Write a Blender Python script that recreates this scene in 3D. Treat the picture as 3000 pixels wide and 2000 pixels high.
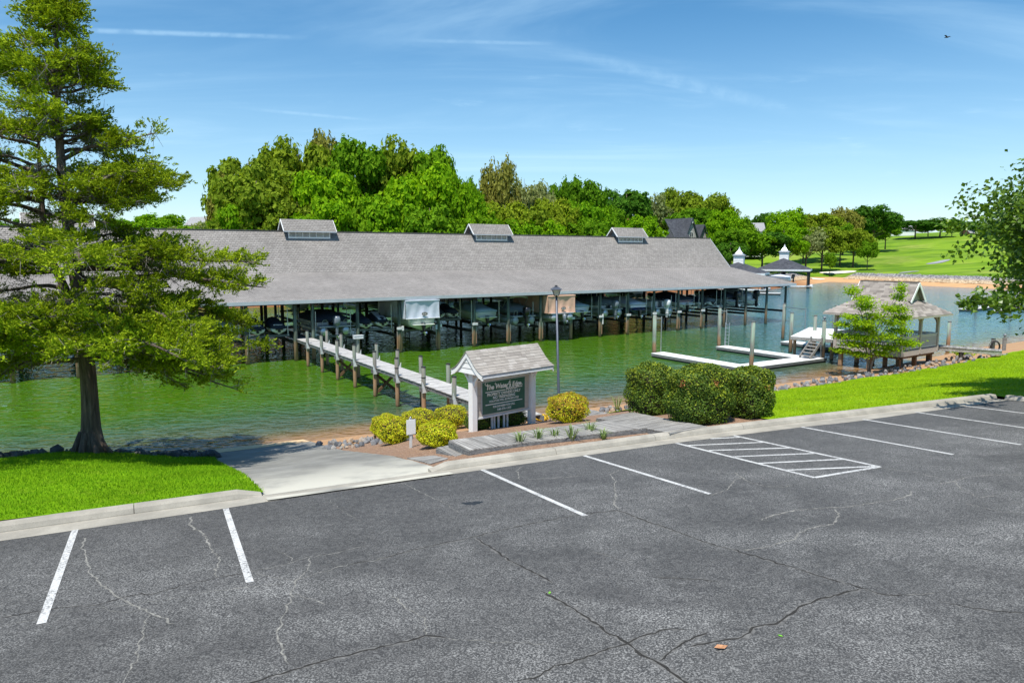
import bpy, bmesh, math, random
import numpy as np
from mathutils import Vector, Matrix

for o in list(bpy.data.objects):
    bpy.data.objects.remove(o, do_unlink=True)
SC = bpy.context.scene
COL = SC.collection
R = math.radians

# ------------------------------------------------------------------ camera
CAM_Z = 8.0                       # metres above the lake
PITCH = math.atan(255 / 2084.0)   # looking slightly down
cam = bpy.data.cameras.new('camera')
cam.sensor_width = 36.0
cam.lens = 36.0 * 2084 / 3000
cam.clip_start = 0.1
cam.clip_end = 6000
camo = bpy.data.objects.new('camera', cam)
camo.location = (0, 0, CAM_Z)
camo.rotation_euler = (math.pi / 2 - PITCH, 0, 0)
COL.objects.link(camo)
SC.camera = camo

# ------------------------------------------------------------------ light
SUN_H = (-0.15, -0.43)            # towards the sun, per metre of height
SUN_EL = math.atan(1 / math.hypot(*SUN_H))
SUN_AZ = math.atan2(SUN_H[0], SUN_H[1])
sun = bpy.data.lights.new('sun', 'SUN')
sun.energy = 5.0
sun.angle = R(0.53)
sun.color = (1.0, 0.95, 0.87)
suno = bpy.data.objects.new('sun', sun)
suno.location = (-20, -30, 60)
suno.rotation_euler = Vector((SUN_H[0], SUN_H[1], 1)).to_track_quat('Z', 'Y').to_euler()
COL.objects.link(suno)

SC.view_settings.view_transform = 'Standard'
SC.view_settings.look = 'None'
SC.view_settings.exposure = 0.32
SC.view_settings.gamma = 1.0
SC.view_settings.use_curve_mapping = False
SC.render.engine = 'CYCLES'
SC.cycles.max_bounces = 6
SC.cycles.diffuse_bounces = 3
SC.cycles.glossy_bounces = 3
SC.cycles.transmission_bounces = 4
SC.cycles.transparent_max_bounces = 4
SC.cycles.use_denoising = True
SC.cycles.sample_clamp_indirect = 5
SC.cycles.sample_clamp_direct = 8


# ------------------------------------------------------------------ node helper
class G:
    def __init__(s, tree):
        s.t = tree

    def n(s, typ, props=None, **ins):
        nd = s.t.nodes.new(typ)
        for k, v in (props or {}).items():
            setattr(nd, k, v)
        for k, v in ins.items():
            k = k.replace('_', ' ')
            s.put(nd.inputs[k], v)
        return nd

    def put(s, sock, v):
        if isinstance(v, bpy.types.NodeSocket):
            s.t.links.new(v, sock)
        elif v is not None:
            if sock.type == 'RGBA' and hasattr(v, '__len__') and len(v) == 3:
                v = (*v, 1)
            sock.default_value = v

    def math(s, op, a, b=0.0, c=None, clamp=False):
        nd = s.t.nodes.new('ShaderNodeMath')
        nd.operation = op
        nd.use_clamp = clamp
        s.put(nd.inputs[0], a)
        s.put(nd.inputs[1], b)
        if c is not None:
            s.put(nd.inputs[2], c)
        return nd.outputs[0]

    def vmath(s, op, a, b=None, out=0):
        nd = s.t.nodes.new('ShaderNodeVectorMath')
        nd.operation = op
        s.put(nd.inputs[0], a)
        if b is not None:
            s.put(nd.inputs[1], b)
        return nd.outputs['Value' if out == 'v' else 0]

    def mix(s, f, a, b, mode='MIX'):
        nd = s.t.nodes.new('ShaderNodeMix')
        nd.data_type = 'RGBA'
        nd.blend_type = mode
        s.put(nd.inputs[0], f)
        s.put(nd.inputs[6], a)
        s.put(nd.inputs[7], b)
        return nd.outputs[2]

    def ramp(s, f, stops):
        nd = s.t.nodes.new('ShaderNodeValToRGB')
        el = nd.color_ramp.elements
        while len(el) < len(stops):
            el.new(0.5)
        for e, (p, c) in zip(el, stops):
            e.position = p
            if not hasattr(c, '__len__'):
                c = (c, c, c)
            e.color = (*c[:3], 1)
        s.put(nd.inputs[0], f)
        return nd.outputs[0]

    def step(s, v, lo, hi):          # smooth 0..1
        nd = s.t.nodes.new('ShaderNodeMapRange')
        nd.interpolation_type = 'SMOOTHSTEP'
        s.put(nd.inputs['Value'], v)
        nd.inputs['From Min'].default_value = lo
        nd.inputs['From Max'].default_value = hi
        return nd.outputs[0]

    def noise(s, vec, scale, detail=4, rough=0.55, dist=0.0):
        return s.n('ShaderNodeTexNoise', None, Vector=vec, Scale=scale, Detail=detail,
                   Roughness=rough, Distortion=dist).outputs[0]

    def bump(s, h, strength=0.5, dist=0.02, normal=None):
        nd = s.n('ShaderNodeBump', None, Strength=strength, Distance=dist, Height=h)
        if normal is not None:
            s.put(nd.inputs['Normal'], normal)
        return nd.outputs[0]

    def obj(s):
        return s.n('ShaderNodeTexCoord').outputs['Object']

    def pos(s):
        return s.n('ShaderNodeNewGeometry').outputs['Position']

    def sep(s, v):
        return s.n('ShaderNodeSeparateXYZ', None, Vector=v).outputs

    def scale(s, v, sx, sy, sz, rz=0.0):
        nd = s.n('ShaderNodeMapping', None, Vector=v)
        nd.inputs['Scale'].default_value = (sx, sy, sz)
        nd.inputs['Rotation'].default_value = (0, 0, rz)
        return nd.outputs[0]


# ------------------------------------------------------------------ sky
def pix_ray(u, v):
    a = (v - 1000) / 2084.0
    return np.array([(u - 1500) / 2084.0, math.cos(PITCH) - a * math.sin(PITCH), -math.sin(PITCH) - a * math.cos(PITCH)])


world = bpy.data.worlds.new('World')
SC.world = world
world.use_nodes = True
wt = world.node_tree
wt.nodes.clear()
g = G(wt)
sky = g.n('ShaderNodeTexSky')
sky.sky_type = 'NISHITA'
sky.sun_disc = False
sky.sun_elevation = SUN_EL
sky.sun_rotation = SUN_AZ
sky.altitude = 300
sky.air_density = 1.0
sky.dust_density = 0.3
sky.ozone_density = 2.2
hs = g.n('ShaderNodeHueSaturation', None, Hue=0.493, Saturation=1.3, Value=1.0, Color=sky.outputs[0])
dirv = g.n('ShaderNodeTexCoord').outputs['Generated']
sx, sy, sz = g.sep(dirv)[:3]
den = g.math('ADD', g.math('MAXIMUM', sz, 0.0), 0.16)
cx = g.math('DIVIDE', sx, den)
cy = g.math('DIVIDE', sy, den)
cvec = g.n('ShaderNodeCombineXYZ', None, X=cx, Y=cy).outputs[0]
w1 = g.noise(g.scale(cvec, 0.42, 1.5, 1, R(24)), 1.3, 7, 0.6, 0.7)
w2 = g.noise(g.scale(cvec, 1.0, 1.0, 1), 0.45, 3, 0.5)
wisp = g.math('MULTIPLY', g.step(w1, 0.42, 0.86), g.step(w2, 0.30, 0.62))
# low puffs near the horizon
pv = g.n('ShaderNodeCombineXYZ', None, X=g.math('MULTIPLY', sx, 6.0), Y=g.math('MULTIPLY', sz, 26.0)).outputs[0]
puff = g.math('MULTIPLY', g.step(g.noise(pv, 1.3, 6, 0.6), 0.60, 0.80), g.math('MULTIPLY', g.step(sz, 0.03, 0.10), g.step(sz, 0.28, 0.16)))


def contrail(a, b, width, soft=0.25):
    ra, rb = pix_ray(*a), pix_ray(*b)
    ra /= np.linalg.norm(ra)
    rb /= np.linalg.norm(rb)
    nn = np.cross(ra, rb)
    nn /= np.linalg.norm(nn)
    tt = (rb - ra) / np.linalg.norm(rb - ra)
    d = g.math('ABSOLUTE', g.vmath('DOT_PRODUCT', dirv, tuple(nn), 'v'))
    al = g.vmath('DOT_PRODUCT', dirv, tuple(tt), 'v')
    a0, a1 = float(ra @ tt), float(rb @ tt)
    m = g.math('MULTIPLY', g.step(al, a0 - soft * (a1 - a0), a0 + 0.3 * (a1 - a0)), g.step(al, a1, a1 - 0.4 * (a1 - a0)))
    line = g.step(d, width, width * 0.1)
    brk = g.step(g.noise(dirv, 60, 3), 0.3, 0.62)
    return g.math('MULTIPLY', m, g.math('MULTIPLY', line, g.math('ADD', g.math('MULTIPLY', brk, 0.6), 0.4)))


tr = contrail((80, 84), (960, 113), 0.0042)
for a, b, w in (((760, 322), (1140, 357), 0.003), ((1720, 170), (2390, 345), 0.012), ((1250, 120), (1660, 130), 0.0035), ((1900, 240), (2150, 285), 0.004)):
    tr = g.math('MAXIMUM', tr, g.math('MULTIPLY', contrail(a, b, w), 0.55))
haze = g.math('MULTIPLY', g.step(sz, 0.34, 0.0), 0.34)
cl = g.math('ADD', g.math('MULTIPLY', wisp, 0.6), g.math('MULTIPLY', tr, 0.30))
cl = g.math('ADD', cl, g.math('MULTIPLY', puff, 0.35))
cl = g.math('ADD', cl, haze, clamp=True)
skyc = g.mix(cl, hs.outputs[0], (4.4, 6.5, 8.2))
bg = g.n('ShaderNodeBackground', None, Color=skyc, Strength=0.12)
wo = g.n('ShaderNodeOutputWorld')
wt.links.new(bg.outputs[0], wo.inputs[0])


# ------------------------------------------------------------------ placing helpers
def at(u, v, z):
    r = pix_ray(u, v)
    t = (z - CAM_Z) / r[2]
    return Vector((r[0] * t, r[1] * t, z))


def aty(u, v, Y):
    r = pix_ray(u, v)
    t = Y / r[1]
    return Vector((r[0] * t, Y, CAM_Z + r[2] * t))


def depth(p):
    return p[1] * math.cos(PITCH) - (p[2] - CAM_Z) * math.sin(PITCH)


SV = np.array([-0.4619, 0.8869])   # across the kerb, towards the lake
KV = np.array([0.8869, 0.4619])    # along the kerb
KANG = math.atan2(KV[1], KV[0])


def ks(x, y):
    return KV[0] * x + KV[1] * y, SV[0] * x + SV[1] * y


def xy(k, s):
    return KV[0] * k + SV[0] * s, KV[1] * k + SV[1] * s


def lot_z(x, y):
    return 4.114 + 0.02183 * x - 0.06187 * y


def sstep(a, b, v):
    t = np.clip((np.asarray(v, float) - a) / (b - a), 0, 1)
    return t * t * (3 - 2 * t)


def shore_s(k):
    return np.interp(k, [-80, 30, 43, 64, 73, 120], [31, 31, 32.1, 35.9, 36.8, 44])


def kerb_s(k):   # foot of the kerb
    return np.interp(k, [-80, 13.5, 19.5, 24.9, 26.6], [14.66, 14.70, 14.36, 14.06, 13.95])


def near_z(x, y):
    x = np.asarray(x, float)
    y = np.asarray(y, float)
    k, s = ks(x, y)
    e = 14.4 + (s - 14.4) * (31 - 14.4) / (shore_s(k) - 14.4)
    right = np.interp(e, [-60, 14.4, 18, 25, 31, 36, 60], [7.2, 3.16, 2.58, 1.05, 0.0, -0.8, -2.5])
    left = np.interp(e, [-60, 14.4, 20, 27.3, 30.5, 36, 60], [7.2, 3.28, 2.70, 1.46, 0.0, -0.8, -2.5])
    w = sstep(2.4, -3.0, k)
    z = right * (1 - w) + left * w
    bed = sstep(6.2, 9.0, k) * sstep(21, 17, k) * sstep(14.6, 18.0, s) * sstep(25.5, 22.0, s)
    tilt = -0.0095 * (np.clip(k, -12, 45) - 5) * sstep(26, 15, s)
    return z + 0.26 * bed + tilt


def on(u, v, dz=0.0):
    r = pix_ray(u, v)
    t = np.arange(6, 110, 0.02)
    P = r[None, :] * t[:, None]
    zz = near_z(P[:, 0], P[:, 1]) + dz
    hit = np.nonzero(CAM_Z + P[:, 2] <= zz)[0]
    i = hit[0] if len(hit) else len(t) - 1
    return Vector((P[i, 0], P[i, 1], float(zz[i])))


def on_lot(u, v, dz=0.0):
    r = pix_ray(u, v)
    n = np.array([-0.02183, 0.06187, 1.0])
    t = (4.114 + dz - CAM_Z) / (n @ r)
    return Vector((r[0] * t, r[1] * t, CAM_Z + r[2] * t))


# ------------------------------------------------------------------ mesh helper
def link(o, parent=None):
    COL.objects.link(o)
    if parent is not None:
        o.parent = parent
    return o


def tag(o, label=None, cat=None, group=None, kind=None):
    if label:
        o['label'] = label
    if cat:
        o['category'] = cat
    if group:
        o['group'] = group
    if kind:
        o['kind'] = kind
    return o


def thing(name, label, cat, loc=(0, 0, 0), rz=0.0, group=None, rot=None):
    o = bpy.data.objects.new(name, None)
    o.empty_display_size = 0.2
    o.location = loc
    o.rotation_euler = rot if rot else (0, 0, rz)
    link(o)
    return tag(o, label, cat, group)


class MB:
    def __init__(s):
        s.v = []
        s.f = []

    def add(s, vs, fs):
        o = len(s.v)
        s.v += [tuple(p) for p in vs]
        s.f += [tuple(i + o for i in f) for f in fs]
        return s

    def box(s, c, d, rz=0.0, rx=0.0, ry=0.0):
        hx, hy, hz = d[0] / 2, d[1] / 2, d[2] / 2
        m = Matrix.Rotation(rz, 3, 'Z') @ Matrix.Rotation(ry, 3, 'Y') @ Matrix.Rotation(rx, 3, 'X')
        c = Vector(c)
        vs = [c + m @ Vector((x, y, z)) for z in (-hz, hz) for x, y in ((-hx, -hy), (hx, -hy), (hx, hy), (-hx, hy))]
        return s.add(vs, [(3, 2, 1, 0), (4, 5, 6, 7), (0, 1, 5, 4), (1, 2, 6, 5), (2, 3, 7, 6), (3, 0, 4, 7)])

    def bar(s, a, b, w, h):
        a, b = Vector(a), Vector(b)
        d = (b - a)
        L = d.length
        q = d.to_track_quat('X', 'Z').to_matrix()
        c = (a + b) / 2
        vs = [c + q @ Vector((x, y, z)) for z in (-h / 2, h / 2) for x, y in ((-L / 2, -w / 2), (L / 2, -w / 2), (L / 2, w / 2), (-L / 2, w / 2))]
        return s.add(vs, [(3, 2, 1, 0), (4, 5, 6, 7), (0, 1, 5, 4), (1, 2, 6, 5), (2, 3, 7, 6), (3, 0, 4, 7)])

    def tube(s, pts, rad, n=8, cap=True):
        pts = [Vector(p) for p in pts]
        if not hasattr(rad, '__len__'):
            rad = [rad] * len(pts)
        vs, fs = [], []
        ref = None
        for i, p in enumerate(pts):
            d = (pts[min(i + 1, len(pts) - 1)] - pts[max(i - 1, 0)])
            d = d.normalized() if d.length > 1e-9 else Vector((0, 0, 1))
            if ref is None:
                ref = Vector((1, 0, 0)) if abs(d.x) < 0.8 else Vector((0, 1, 0))
            a = (ref - d * ref.dot(d)).normalized()
            ref = a
            b = d.cross(a)
            for j in range(n):
                t = 2 * math.pi * j / n
                vs.append(p + (a * math.cos(t) + b * math.sin(t)) * rad[i])
        for i in range(len(pts) - 1):
            for j in range(n):
                k = (j + 1) % n
                fs.append((i * n + j, i * n + k, (i + 1) * n + k, (i + 1) * n + j))
        if cap:
            fs.append(tuple(range(n - 1, -1, -1)))
            fs.append(tuple(range((len(pts) - 1) * n, len(pts) * n)))
        return s.add(vs, fs)

    def loft(s, secs, closed=True, cap=True):
        n = len(secs[0])
        vs = [p for sec in secs for p in sec]
        fs = []
        for i in range(len(secs) - 1):
            for j in range(n if closed else n - 1):
                k = (j + 1) % n
                fs.append((i * n + j, i * n + k, (i + 1) * n + k, (i + 1) * n + j))
        if cap and closed:
            fs.append(tuple(range(n - 1, -1, -1)))
            fs.append(tuple(range((len(secs) - 1) * n, len(secs) * n)))
        return s.add(vs, fs)

    def lathe(s, prof, c=(0, 0, 0), n=12):
        secs = [[(c[0] + r * math.cos(2 * math.pi * j / n), c[1] + r * math.sin(2 * math.pi * j / n), c[2] + z) for j in range(n)] for r, z in prof]
        return s.loft(secs)

    def prism(s, poly, z0, z1):
        n = len(poly)
        vs = [(x, y, z0) for x, y in poly] + [(x, y, z1) for x, y in poly]
        fs = [tuple(range(n - 1, -1, -1)), tuple(range(n, 2 * n))] + [(i, (i + 1) % n, n + (i + 1) % n, n + i) for i in range(n)]
        return s.add(vs, fs)

    def quad(s, a, b, c, d):
        return s.add([a, b, c, d], [(0, 1, 2, 3)])

    def mesh(s, name, mat, smooth=False):
        me = bpy.data.meshes.new(name)
        me.from_pydata(s.v, [], s.f)
        me.materials.append(mat)
        bm = bmesh.new()
        bm.from_mesh(me)
        bmesh.ops.recalc_face_normals(bm, faces=bm.faces)
        bm.to_mesh(me)
        bm.free()
        if smooth:
            me.polygons.foreach_set('use_smooth', [True] * len(me.polygons))
        return me

    def build(s, name, mat, parent=None, smooth=False, bevel=0.0, loc=None, rot=None):
        o = bpy.data.objects.new(name, s.mesh(name, mat, smooth))
        if loc is not None:
            o.location = loc
        if rot is not None:
            o.rotation_euler = rot
        link(o, parent)
        if bevel:
            b = o.modifiers.new('bevel', 'BEVEL')
            b.width = bevel
            b.segments = 2
            b.limit_method = 'ANGLE'
        return o


def inst(name, me, parent=None, loc=(0, 0, 0), rot=(0, 0, 0), scale=(1, 1, 1)):
    o = bpy.data.objects.new(name, me)
    o.location = loc
    o.rotation_euler = rot
    o.scale = scale
    return link(o, parent)


def copy_tree(o, parent=None):
    c = o.copy()
    COL.objects.link(c)
    c.parent = parent
    for ch in list(o.children):
        copy_tree(ch, c)
    return c


def np_mesh(name, V, F, mat, smooth=False):
    V = np.asarray(V, np.float32)
    F = np.asarray(F, np.int32)
    me = bpy.data.meshes.new(name)
    me.vertices.add(len(V))
    me.vertices.foreach_set('co', V.ravel())
    k = F.shape[1]
    me.loops.add(F.size)
    me.loops.foreach_set('vertex_index', F.ravel())
    me.polygons.add(len(F))
    me.polygons.foreach_set('loop_start', np.arange(0, F.size, k, dtype=np.int32))
    me.polygons.foreach_set('loop_total', np.full(len(F), k, np.int32))
    me.polygons.foreach_set('use_smooth', np.full(len(F), bool(smooth)))
    me.materials.append(mat)
    me.update(calc_edges=True)
    me.validate()
    return me


def leaf_mesh(name, P, D, L, W, mat, rng, face=None, jit=0.45):
    P = np.asarray(P, float)
    N = len(P)
    D = np.asarray(D, float)
    D = D / np.maximum(np.linalg.norm(D, axis=1, keepdims=True), 1e-6)
    if face is not None:
        nf = np.asarray(face, float)
        nf = nf / np.maximum(np.linalg.norm(nf, axis=1, keepdims=True), 1e-6) + rng.normal(0, jit, (N, 3))
        D = np.cross(nf, rng.normal(size=(N, 3)))
        D = D / np.maximum(np.linalg.norm(D, axis=1, keepdims=True), 1e-6)
        S = np.cross(nf, D)
    else:
        S = np.cross(D, rng.normal(size=(N, 3)))
    S /= np.maximum(np.linalg.norm(S, axis=1, keepdims=True), 1e-6)
    L = np.asarray(L).reshape(-1, 1)
    W = np.asarray(W).reshape(-1, 1)
    nrm = np.cross(D, S)
    V = np.empty((N, 4, 3))
    V[:, 0] = P - D * L * 0.5
    V[:, 1] = P + S * W + nrm * W * 0.3
    V[:, 2] = P + D * L * 0.5
    V[:, 3] = P - S * W + nrm * W * 0.3
    return np_mesh(name, V.reshape(-1, 3), np.arange(4 * N).reshape(N, 4), mat)


def sheet(name, k0, k1, s0, s1, dk, ds, dz, mat, label=None, cat=None, kind='structure', edge=0.0, parent=None, zf=None, seed=1):
    nk = max(2, int((k1 - k0) / dk) + 1)
    ns = max(2, int((1 if hasattr(s0, '__call__') else (s1 - s0)) / ds) + 1) if not hasattr(s0, '__call__') else max(2, int(14 / ds) + 1)
    kk = np.linspace(k0, k1, nk)
    rng = np.random.default_rng(seed)
    V = np.zeros((nk, ns, 3))
    for i, k in enumerate(kk):
        a = s0(k) if hasattr(s0, '__call__') else s0
        b = s1(k) if hasattr(s1, '__call__') else s1
        ss = np.linspace(a, b, ns)
        if edge:
            ss[-1] += rng.normal(0, edge)
        x, y = xy(k, ss)
        V[i, :, 0] = x
        V[i, :, 1] = y
        V[i, :, 2] = (zf(x, y) if zf else near_z(x, y)) + dz
    idx = np.arange(nk * ns).reshape(nk, ns)
    F = np.stack([idx[:-1, :-1], idx[1:, :-1], idx[1:, 1:], idx[:-1, 1:]], -1).reshape(-1, 4)
    o = bpy.data.objects.new(name, np_mesh(name, V.reshape(-1, 3), F, mat, True))
    link(o, parent)
    return tag(o, label, cat, None, kind if parent is None else None)


# ------------------------------------------------------------------ materials
MAT = {}


def newmat(name):
    m = bpy.data.materials.new(name)
    m.use_nodes = True
    g = G(m.node_tree)
    b = m.node_tree.nodes['Principled BSDF']
    MAT[name] = m
    return m, g, b


def plain(name, col, rough=0.6, var=0.15, scale=6.0, bump=0.0, bscale=40.0, metal=0.0, spec=0.5, rnd=0.0, coat=0.0):
    m, g, b = newmat(name)
    v = g.obj()
    n = g.noise(v, scale, 5, 0.6)
    lo = tuple(c * (1 - var) for c in col)
    hi = tuple(min(1, c * (1 + var)) for c in col)
    c = g.ramp(n, [(0.3, lo), (0.7, hi)])
    if rnd:
        r = g.n('ShaderNodeObjectInfo').outputs['Random']
        c = g.mix(1.0, c, g.ramp(r, [(0, 1 - rnd), (1, 1.0)]), 'MULTIPLY')
    g.put(b.inputs['Base Color'], c)
    b.inputs['Roughness'].default_value = rough
    b.inputs['Metallic'].default_value = metal
    b.inputs['Specular IOR Level'].default_value = spec
    if coat:
        b.inputs['Coat Weight'].default_value = coat
        b.inputs['Coat Roughness'].default_value = 0.08
    if bump:
        g.put(b.inputs['Normal'], g.bump(g.noise(v, bscale, 4), bump, 0.01))
    return m


def leafmat(name, c_dark, c_lite, trans=0.35, rough=0.55, obj_var=0.0, spec=0.3):
    m, g, b = newmat(name)
    r = g.n('ShaderNodeNewGeometry').outputs['Random Per Island']
    c = g.ramp(r, [(0.0, c_dark), (0.55, tuple((a + d) / 2 for a, d in zip(c_dark, c_lite))), (1.0, c_lite)])
    big = g.noise(g.obj(), 0.45, 3)
    c = g.mix(1.0, c, g.ramp(big, [(0.3, 0.78), (0.7, 1.15)]), 'MULTIPLY')
    if obj_var:
        q = g.n('ShaderNodeObjectInfo').outputs['Random']
        c = g.mix(1.0, c, g.ramp(q, [(0, (1 - obj_var, 1 - obj_var, 1)), (1, (1 + obj_var * 0.6, 1, 0.9))]), 'MULTIPLY')
    g.put(b.inputs['Base Color'], c)
    b.inputs['Roughness'].default_value = rough
    b.inputs['Specular IOR Level'].default_value = spec
    tr = g.n('ShaderNodeBsdfTranslucent', None, Color=g.mix(1.0, c, (1.15, 1.1, 0.5), 'MULTIPLY'))
    mx = g.n('ShaderNodeMixShader')
    mx.inputs[0].default_value = trans
    t = m.node_tree
    t.links.new(b.outputs[0], mx.inputs[1])
    t.links.new(tr.outputs[0], mx.inputs[2])
    t.links.new(mx.outputs[0], t.nodes['Material Output'].inputs[0])
    return m


# asphalt
m, g, b = newmat('asphalt')
v = g.pos()
fine = g.noise(v, 44, 3, 0.8)
mid = g.noise(v, 9, 5, 0.75)
big = g.noise(g.scale(v, 0.16, 0.34, 0.3, R(25)), 1.0, 6, 0.62, 0.6)
big2 = g.noise(v, 0.9, 5, 0.65)
wear = g.math('ADD', g.math('MULTIPLY', g.step(big, 0.34, 0.76), 0.6), g.math('MULTIPLY', g.step(big2, 0.42, 0.7), 0.4))
k_, s_ = None, g.vmath('DOT_PRODUCT', v, (-0.4619, 0.8869, 0), 'v')
wear = g.math('MULTIPLY', wear, g.math('ADD', 0.45, g.math('MULTIPLY', g.step(s_, 14.3, 9.0), 0.75)), clamp=True)
speck = g.step(fine, 0.47, 0.60)
cbase = g.mix(g.step(mid, 0.35, 0.7), (0.036, 0.0355, 0.035), (0.080, 0.078, 0.075))
clite = g.mix(speck, (0.072, 0.072, 0.071), (0.40, 0.395, 0.375))
c = g.mix(g.math('MULTIPLY', wear, g.math('ADD', 0.40, g.math('MULTIPLY', speck, 0.6))), cbase, clite)
c = g.mix(g.math('MULTIPLY', speck, 0.20), c, (0.33, 0.33, 0.32))
g.put(b.inputs['Base Color'], c)
b.inputs['Roughness'].default_value = 0.78
b.inputs['Specular IOR Level'].default_value = 0.35
g.put(b.inputs['Normal'], g.bump(g.math('ADD', fine, mid), 0.55, 0.012))

# concrete
for nm, col, dirty in (('concrete', (0.43, 0.40, 0.335), 0.55), ('ramp_concrete', (0.27, 0.265, 0.24), 0.45)):
    m, g, b = newmat(nm)
    v = g.pos()
    n1 = g.noise(v, 1.1, 6, 0.65)
    n2 = g.noise(v, 45, 3, 0.7)
    c = g.mix(g.step(n1, 0.3, 0.75), tuple(x * 0.62 for x in col), col)
    c = g.mix(g.math('MULTIPLY', g.step(n2, 0.5, 0.75), dirty), c, tuple(x * 0.45 for x in col))
    if nm == 'ramp_concrete':
        s_ = g.vmath('DOT_PRODUCT', v, (-0.4619, 0.8869, 0), 'v')
        pale = g.math('MULTIPLY', g.step(s_, 19.5, 14.5), g.step(g.noise(v, 0.8, 5), 0.25, 0.6))
        c = g.mix(pale, c, (0.52, 0.50, 0.42))
    g.put(b.inputs['Base Color'], c)
    b.inputs['Roughness'].default_value = 0.85
    g.put(b.inputs['Normal'], g.bump(g.math('ADD', n1, g.math('MULTIPLY', n2, 0.3)), 0.5, 0.012))

# worn road paint
m, g, b = newmat('line_paint')
v = g.pos()
n = g.noise(v, 26, 4, 0.8)
n2 = g.noise(v, 2.2, 5)
c = g.mix(g.math('MULTIPLY', g.step(n, 0.42, 0.62), g.math('ADD', 0.35, g.math('MULTIPLY', g.step(n2, 0.35, 0.65), 0.65))), (0.60, 0.60, 0.58), (0.14, 0.14, 0.14))
g.put(b.inputs['Base Color'], c)
b.inputs['Roughness'].default_value = 0.7
plain('crack_dark', (0.022, 0.020, 0.017), 0.95, 0.5, 30)
plain('crack_halo', (0.115, 0.113, 0.107), 0.95, 0.6, 14)
plain('crack_pale', (0.20, 0.195, 0.175), 0.95, 0.6, 18)

# grass sheets
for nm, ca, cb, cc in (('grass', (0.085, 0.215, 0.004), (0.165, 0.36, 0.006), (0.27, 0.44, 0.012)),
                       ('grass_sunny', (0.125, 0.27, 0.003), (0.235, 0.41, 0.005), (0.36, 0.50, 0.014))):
    m, g, b = newmat(nm)
    v = g.pos()
    n1 = g.noise(v, 0.6, 5, 0.6)
    n2 = g.noise(g.scale(v, 1, 1, 0.2), 26, 4, 0.7)
    n3 = g.noise(g.scale(v, 0.35, 1.3, 1, R(27)), 1.2, 3)
    c = g.ramp(n2, [(0.25, ca), (0.5, cb), (0.78, cc)])
    dry = g.math('MULTIPLY', g.step(g.noise(v, 1.7, 5, 0.7), 0.52, 0.72), 0.35)
    c = g.mix(dry, c, (0.36, 0.37, 0.06))
    c = g.mix(1.0, c, g.ramp(n1, [(0.3, 0.74), (0.7, 1.15)]), 'MULTIPLY')
    c = g.mix(1.0, c, g.ramp(n3, [(0.35, (0.86, 0.9, 0.9)), (0.65, (1.1, 1.04, 1.0))]), 'MULTIPLY')
    g.put(b.inputs['Base Color'], c)
    b.inputs['Roughness'].default_value = 0.8
    b.inputs['Specular IOR Level'].default_value = 0.04
    g.put(b.inputs['Normal'], g.bump(n2, 0.9, 0.05))
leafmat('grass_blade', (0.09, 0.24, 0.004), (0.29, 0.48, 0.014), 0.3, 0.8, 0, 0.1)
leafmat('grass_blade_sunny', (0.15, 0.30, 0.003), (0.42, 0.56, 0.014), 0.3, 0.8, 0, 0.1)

# far ground: sand, then turf with mown bands
m, g, b = newmat('far_turf')
v = g.pos()
z = g.sep(v)[2]
n1 = g.noise(v, 0.05, 5)
n2 = g.noise(v, 0.35, 5, 0.65)
n3 = g.noise(g.scale(v, 0.012, 0.06, 0.3, R(-18)), 1.0, 4, 0.6, 0.8)
tf = g.mix(g.step(n3, 0.40, 0.58), (0.095, 0.19, 0.010), (0.18, 0.295, 0.018))
tf = g.mix(g.math('MULTIPLY', g.step(n1, 0.52, 0.72), 0.55), tf, (0.30, 0.33, 0.075))
tf = g.mix(1.0, tf, g.ramp(n2, [(0.25, 0.82), (0.75, 1.14)]), 'MULTIPLY')
sd = g.mix(n2, (0.46, 0.24, 0.11), (0.60, 0.38, 0.20))
sd = g.mix(g.step(g.sep(v)[0], 92, 66), sd, g.mix(n2, (0.17, 0.075, 0.036), (0.30, 0.14, 0.065)))
zz = g.math('ADD', z, g.math('MULTIPLY', g.math('SUBTRACT', n2, 0.5), 0.5))
c = g.mix(g.step(zz, 0.95, 1.3), sd, tf)
g.put(b.inputs['Base Color'], c)
b.inputs['Roughness'].default_value = 0.9
b.inputs['Specular IOR Level'].default_value = 0.1

# lake bank soil
m, g, b = newmat('bank_soil')
v = g.pos()
n1 = g.noise(v, 1.5, 5)
n2 = g.noise(v, 18, 4)
c = g.mix(n1, (0.36, 0.19, 0.085), (0.50, 0.32, 0.17))
c = g.mix(g.math('MULTIPLY', g.step(n2, 0.45, 0.7), 0.5), c, (0.20, 0.11, 0.06))
g.put(b.inputs['Base Color'], c)
b.inputs['Roughness'].default_value = 0.9
g.put(b.inputs['Normal'], g.bump(n2, 0.6, 0.03))
plain('sand', (0.62, 0.44, 0.25), 0.9, 0.2, 5, 0.4, 60)
plain('bunker_sand', (0.78, 0.72, 0.6), 0.9, 0.06, 2)

# pine straw mulch
m, g, b = newmat('mulch')
v = g.pos()
n1 = g.noise(v, 2.0, 5)
n2 = g.noise(g.scale(v, 1, 1, 0.3), 13, 6, 0.8, 1.5)
c = g.ramp(n2, [(0.32, (0.07, 0.04, 0.024)), (0.5, (0.26, 0.155, 0.095)), (0.66, (0.56, 0.41, 0.30))])
c = g.mix(g.math('MULTIPLY', g.step(n1, 0.4, 0.7), 0.4), c, (0.30, 0.165, 0.095))
g.put(b.inputs['Base Color'], c)
b.inputs['Roughness'].default_value = 0.95
g.put(b.inputs['Normal'], g.bump(n2, 0.9, 0.04))

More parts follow.
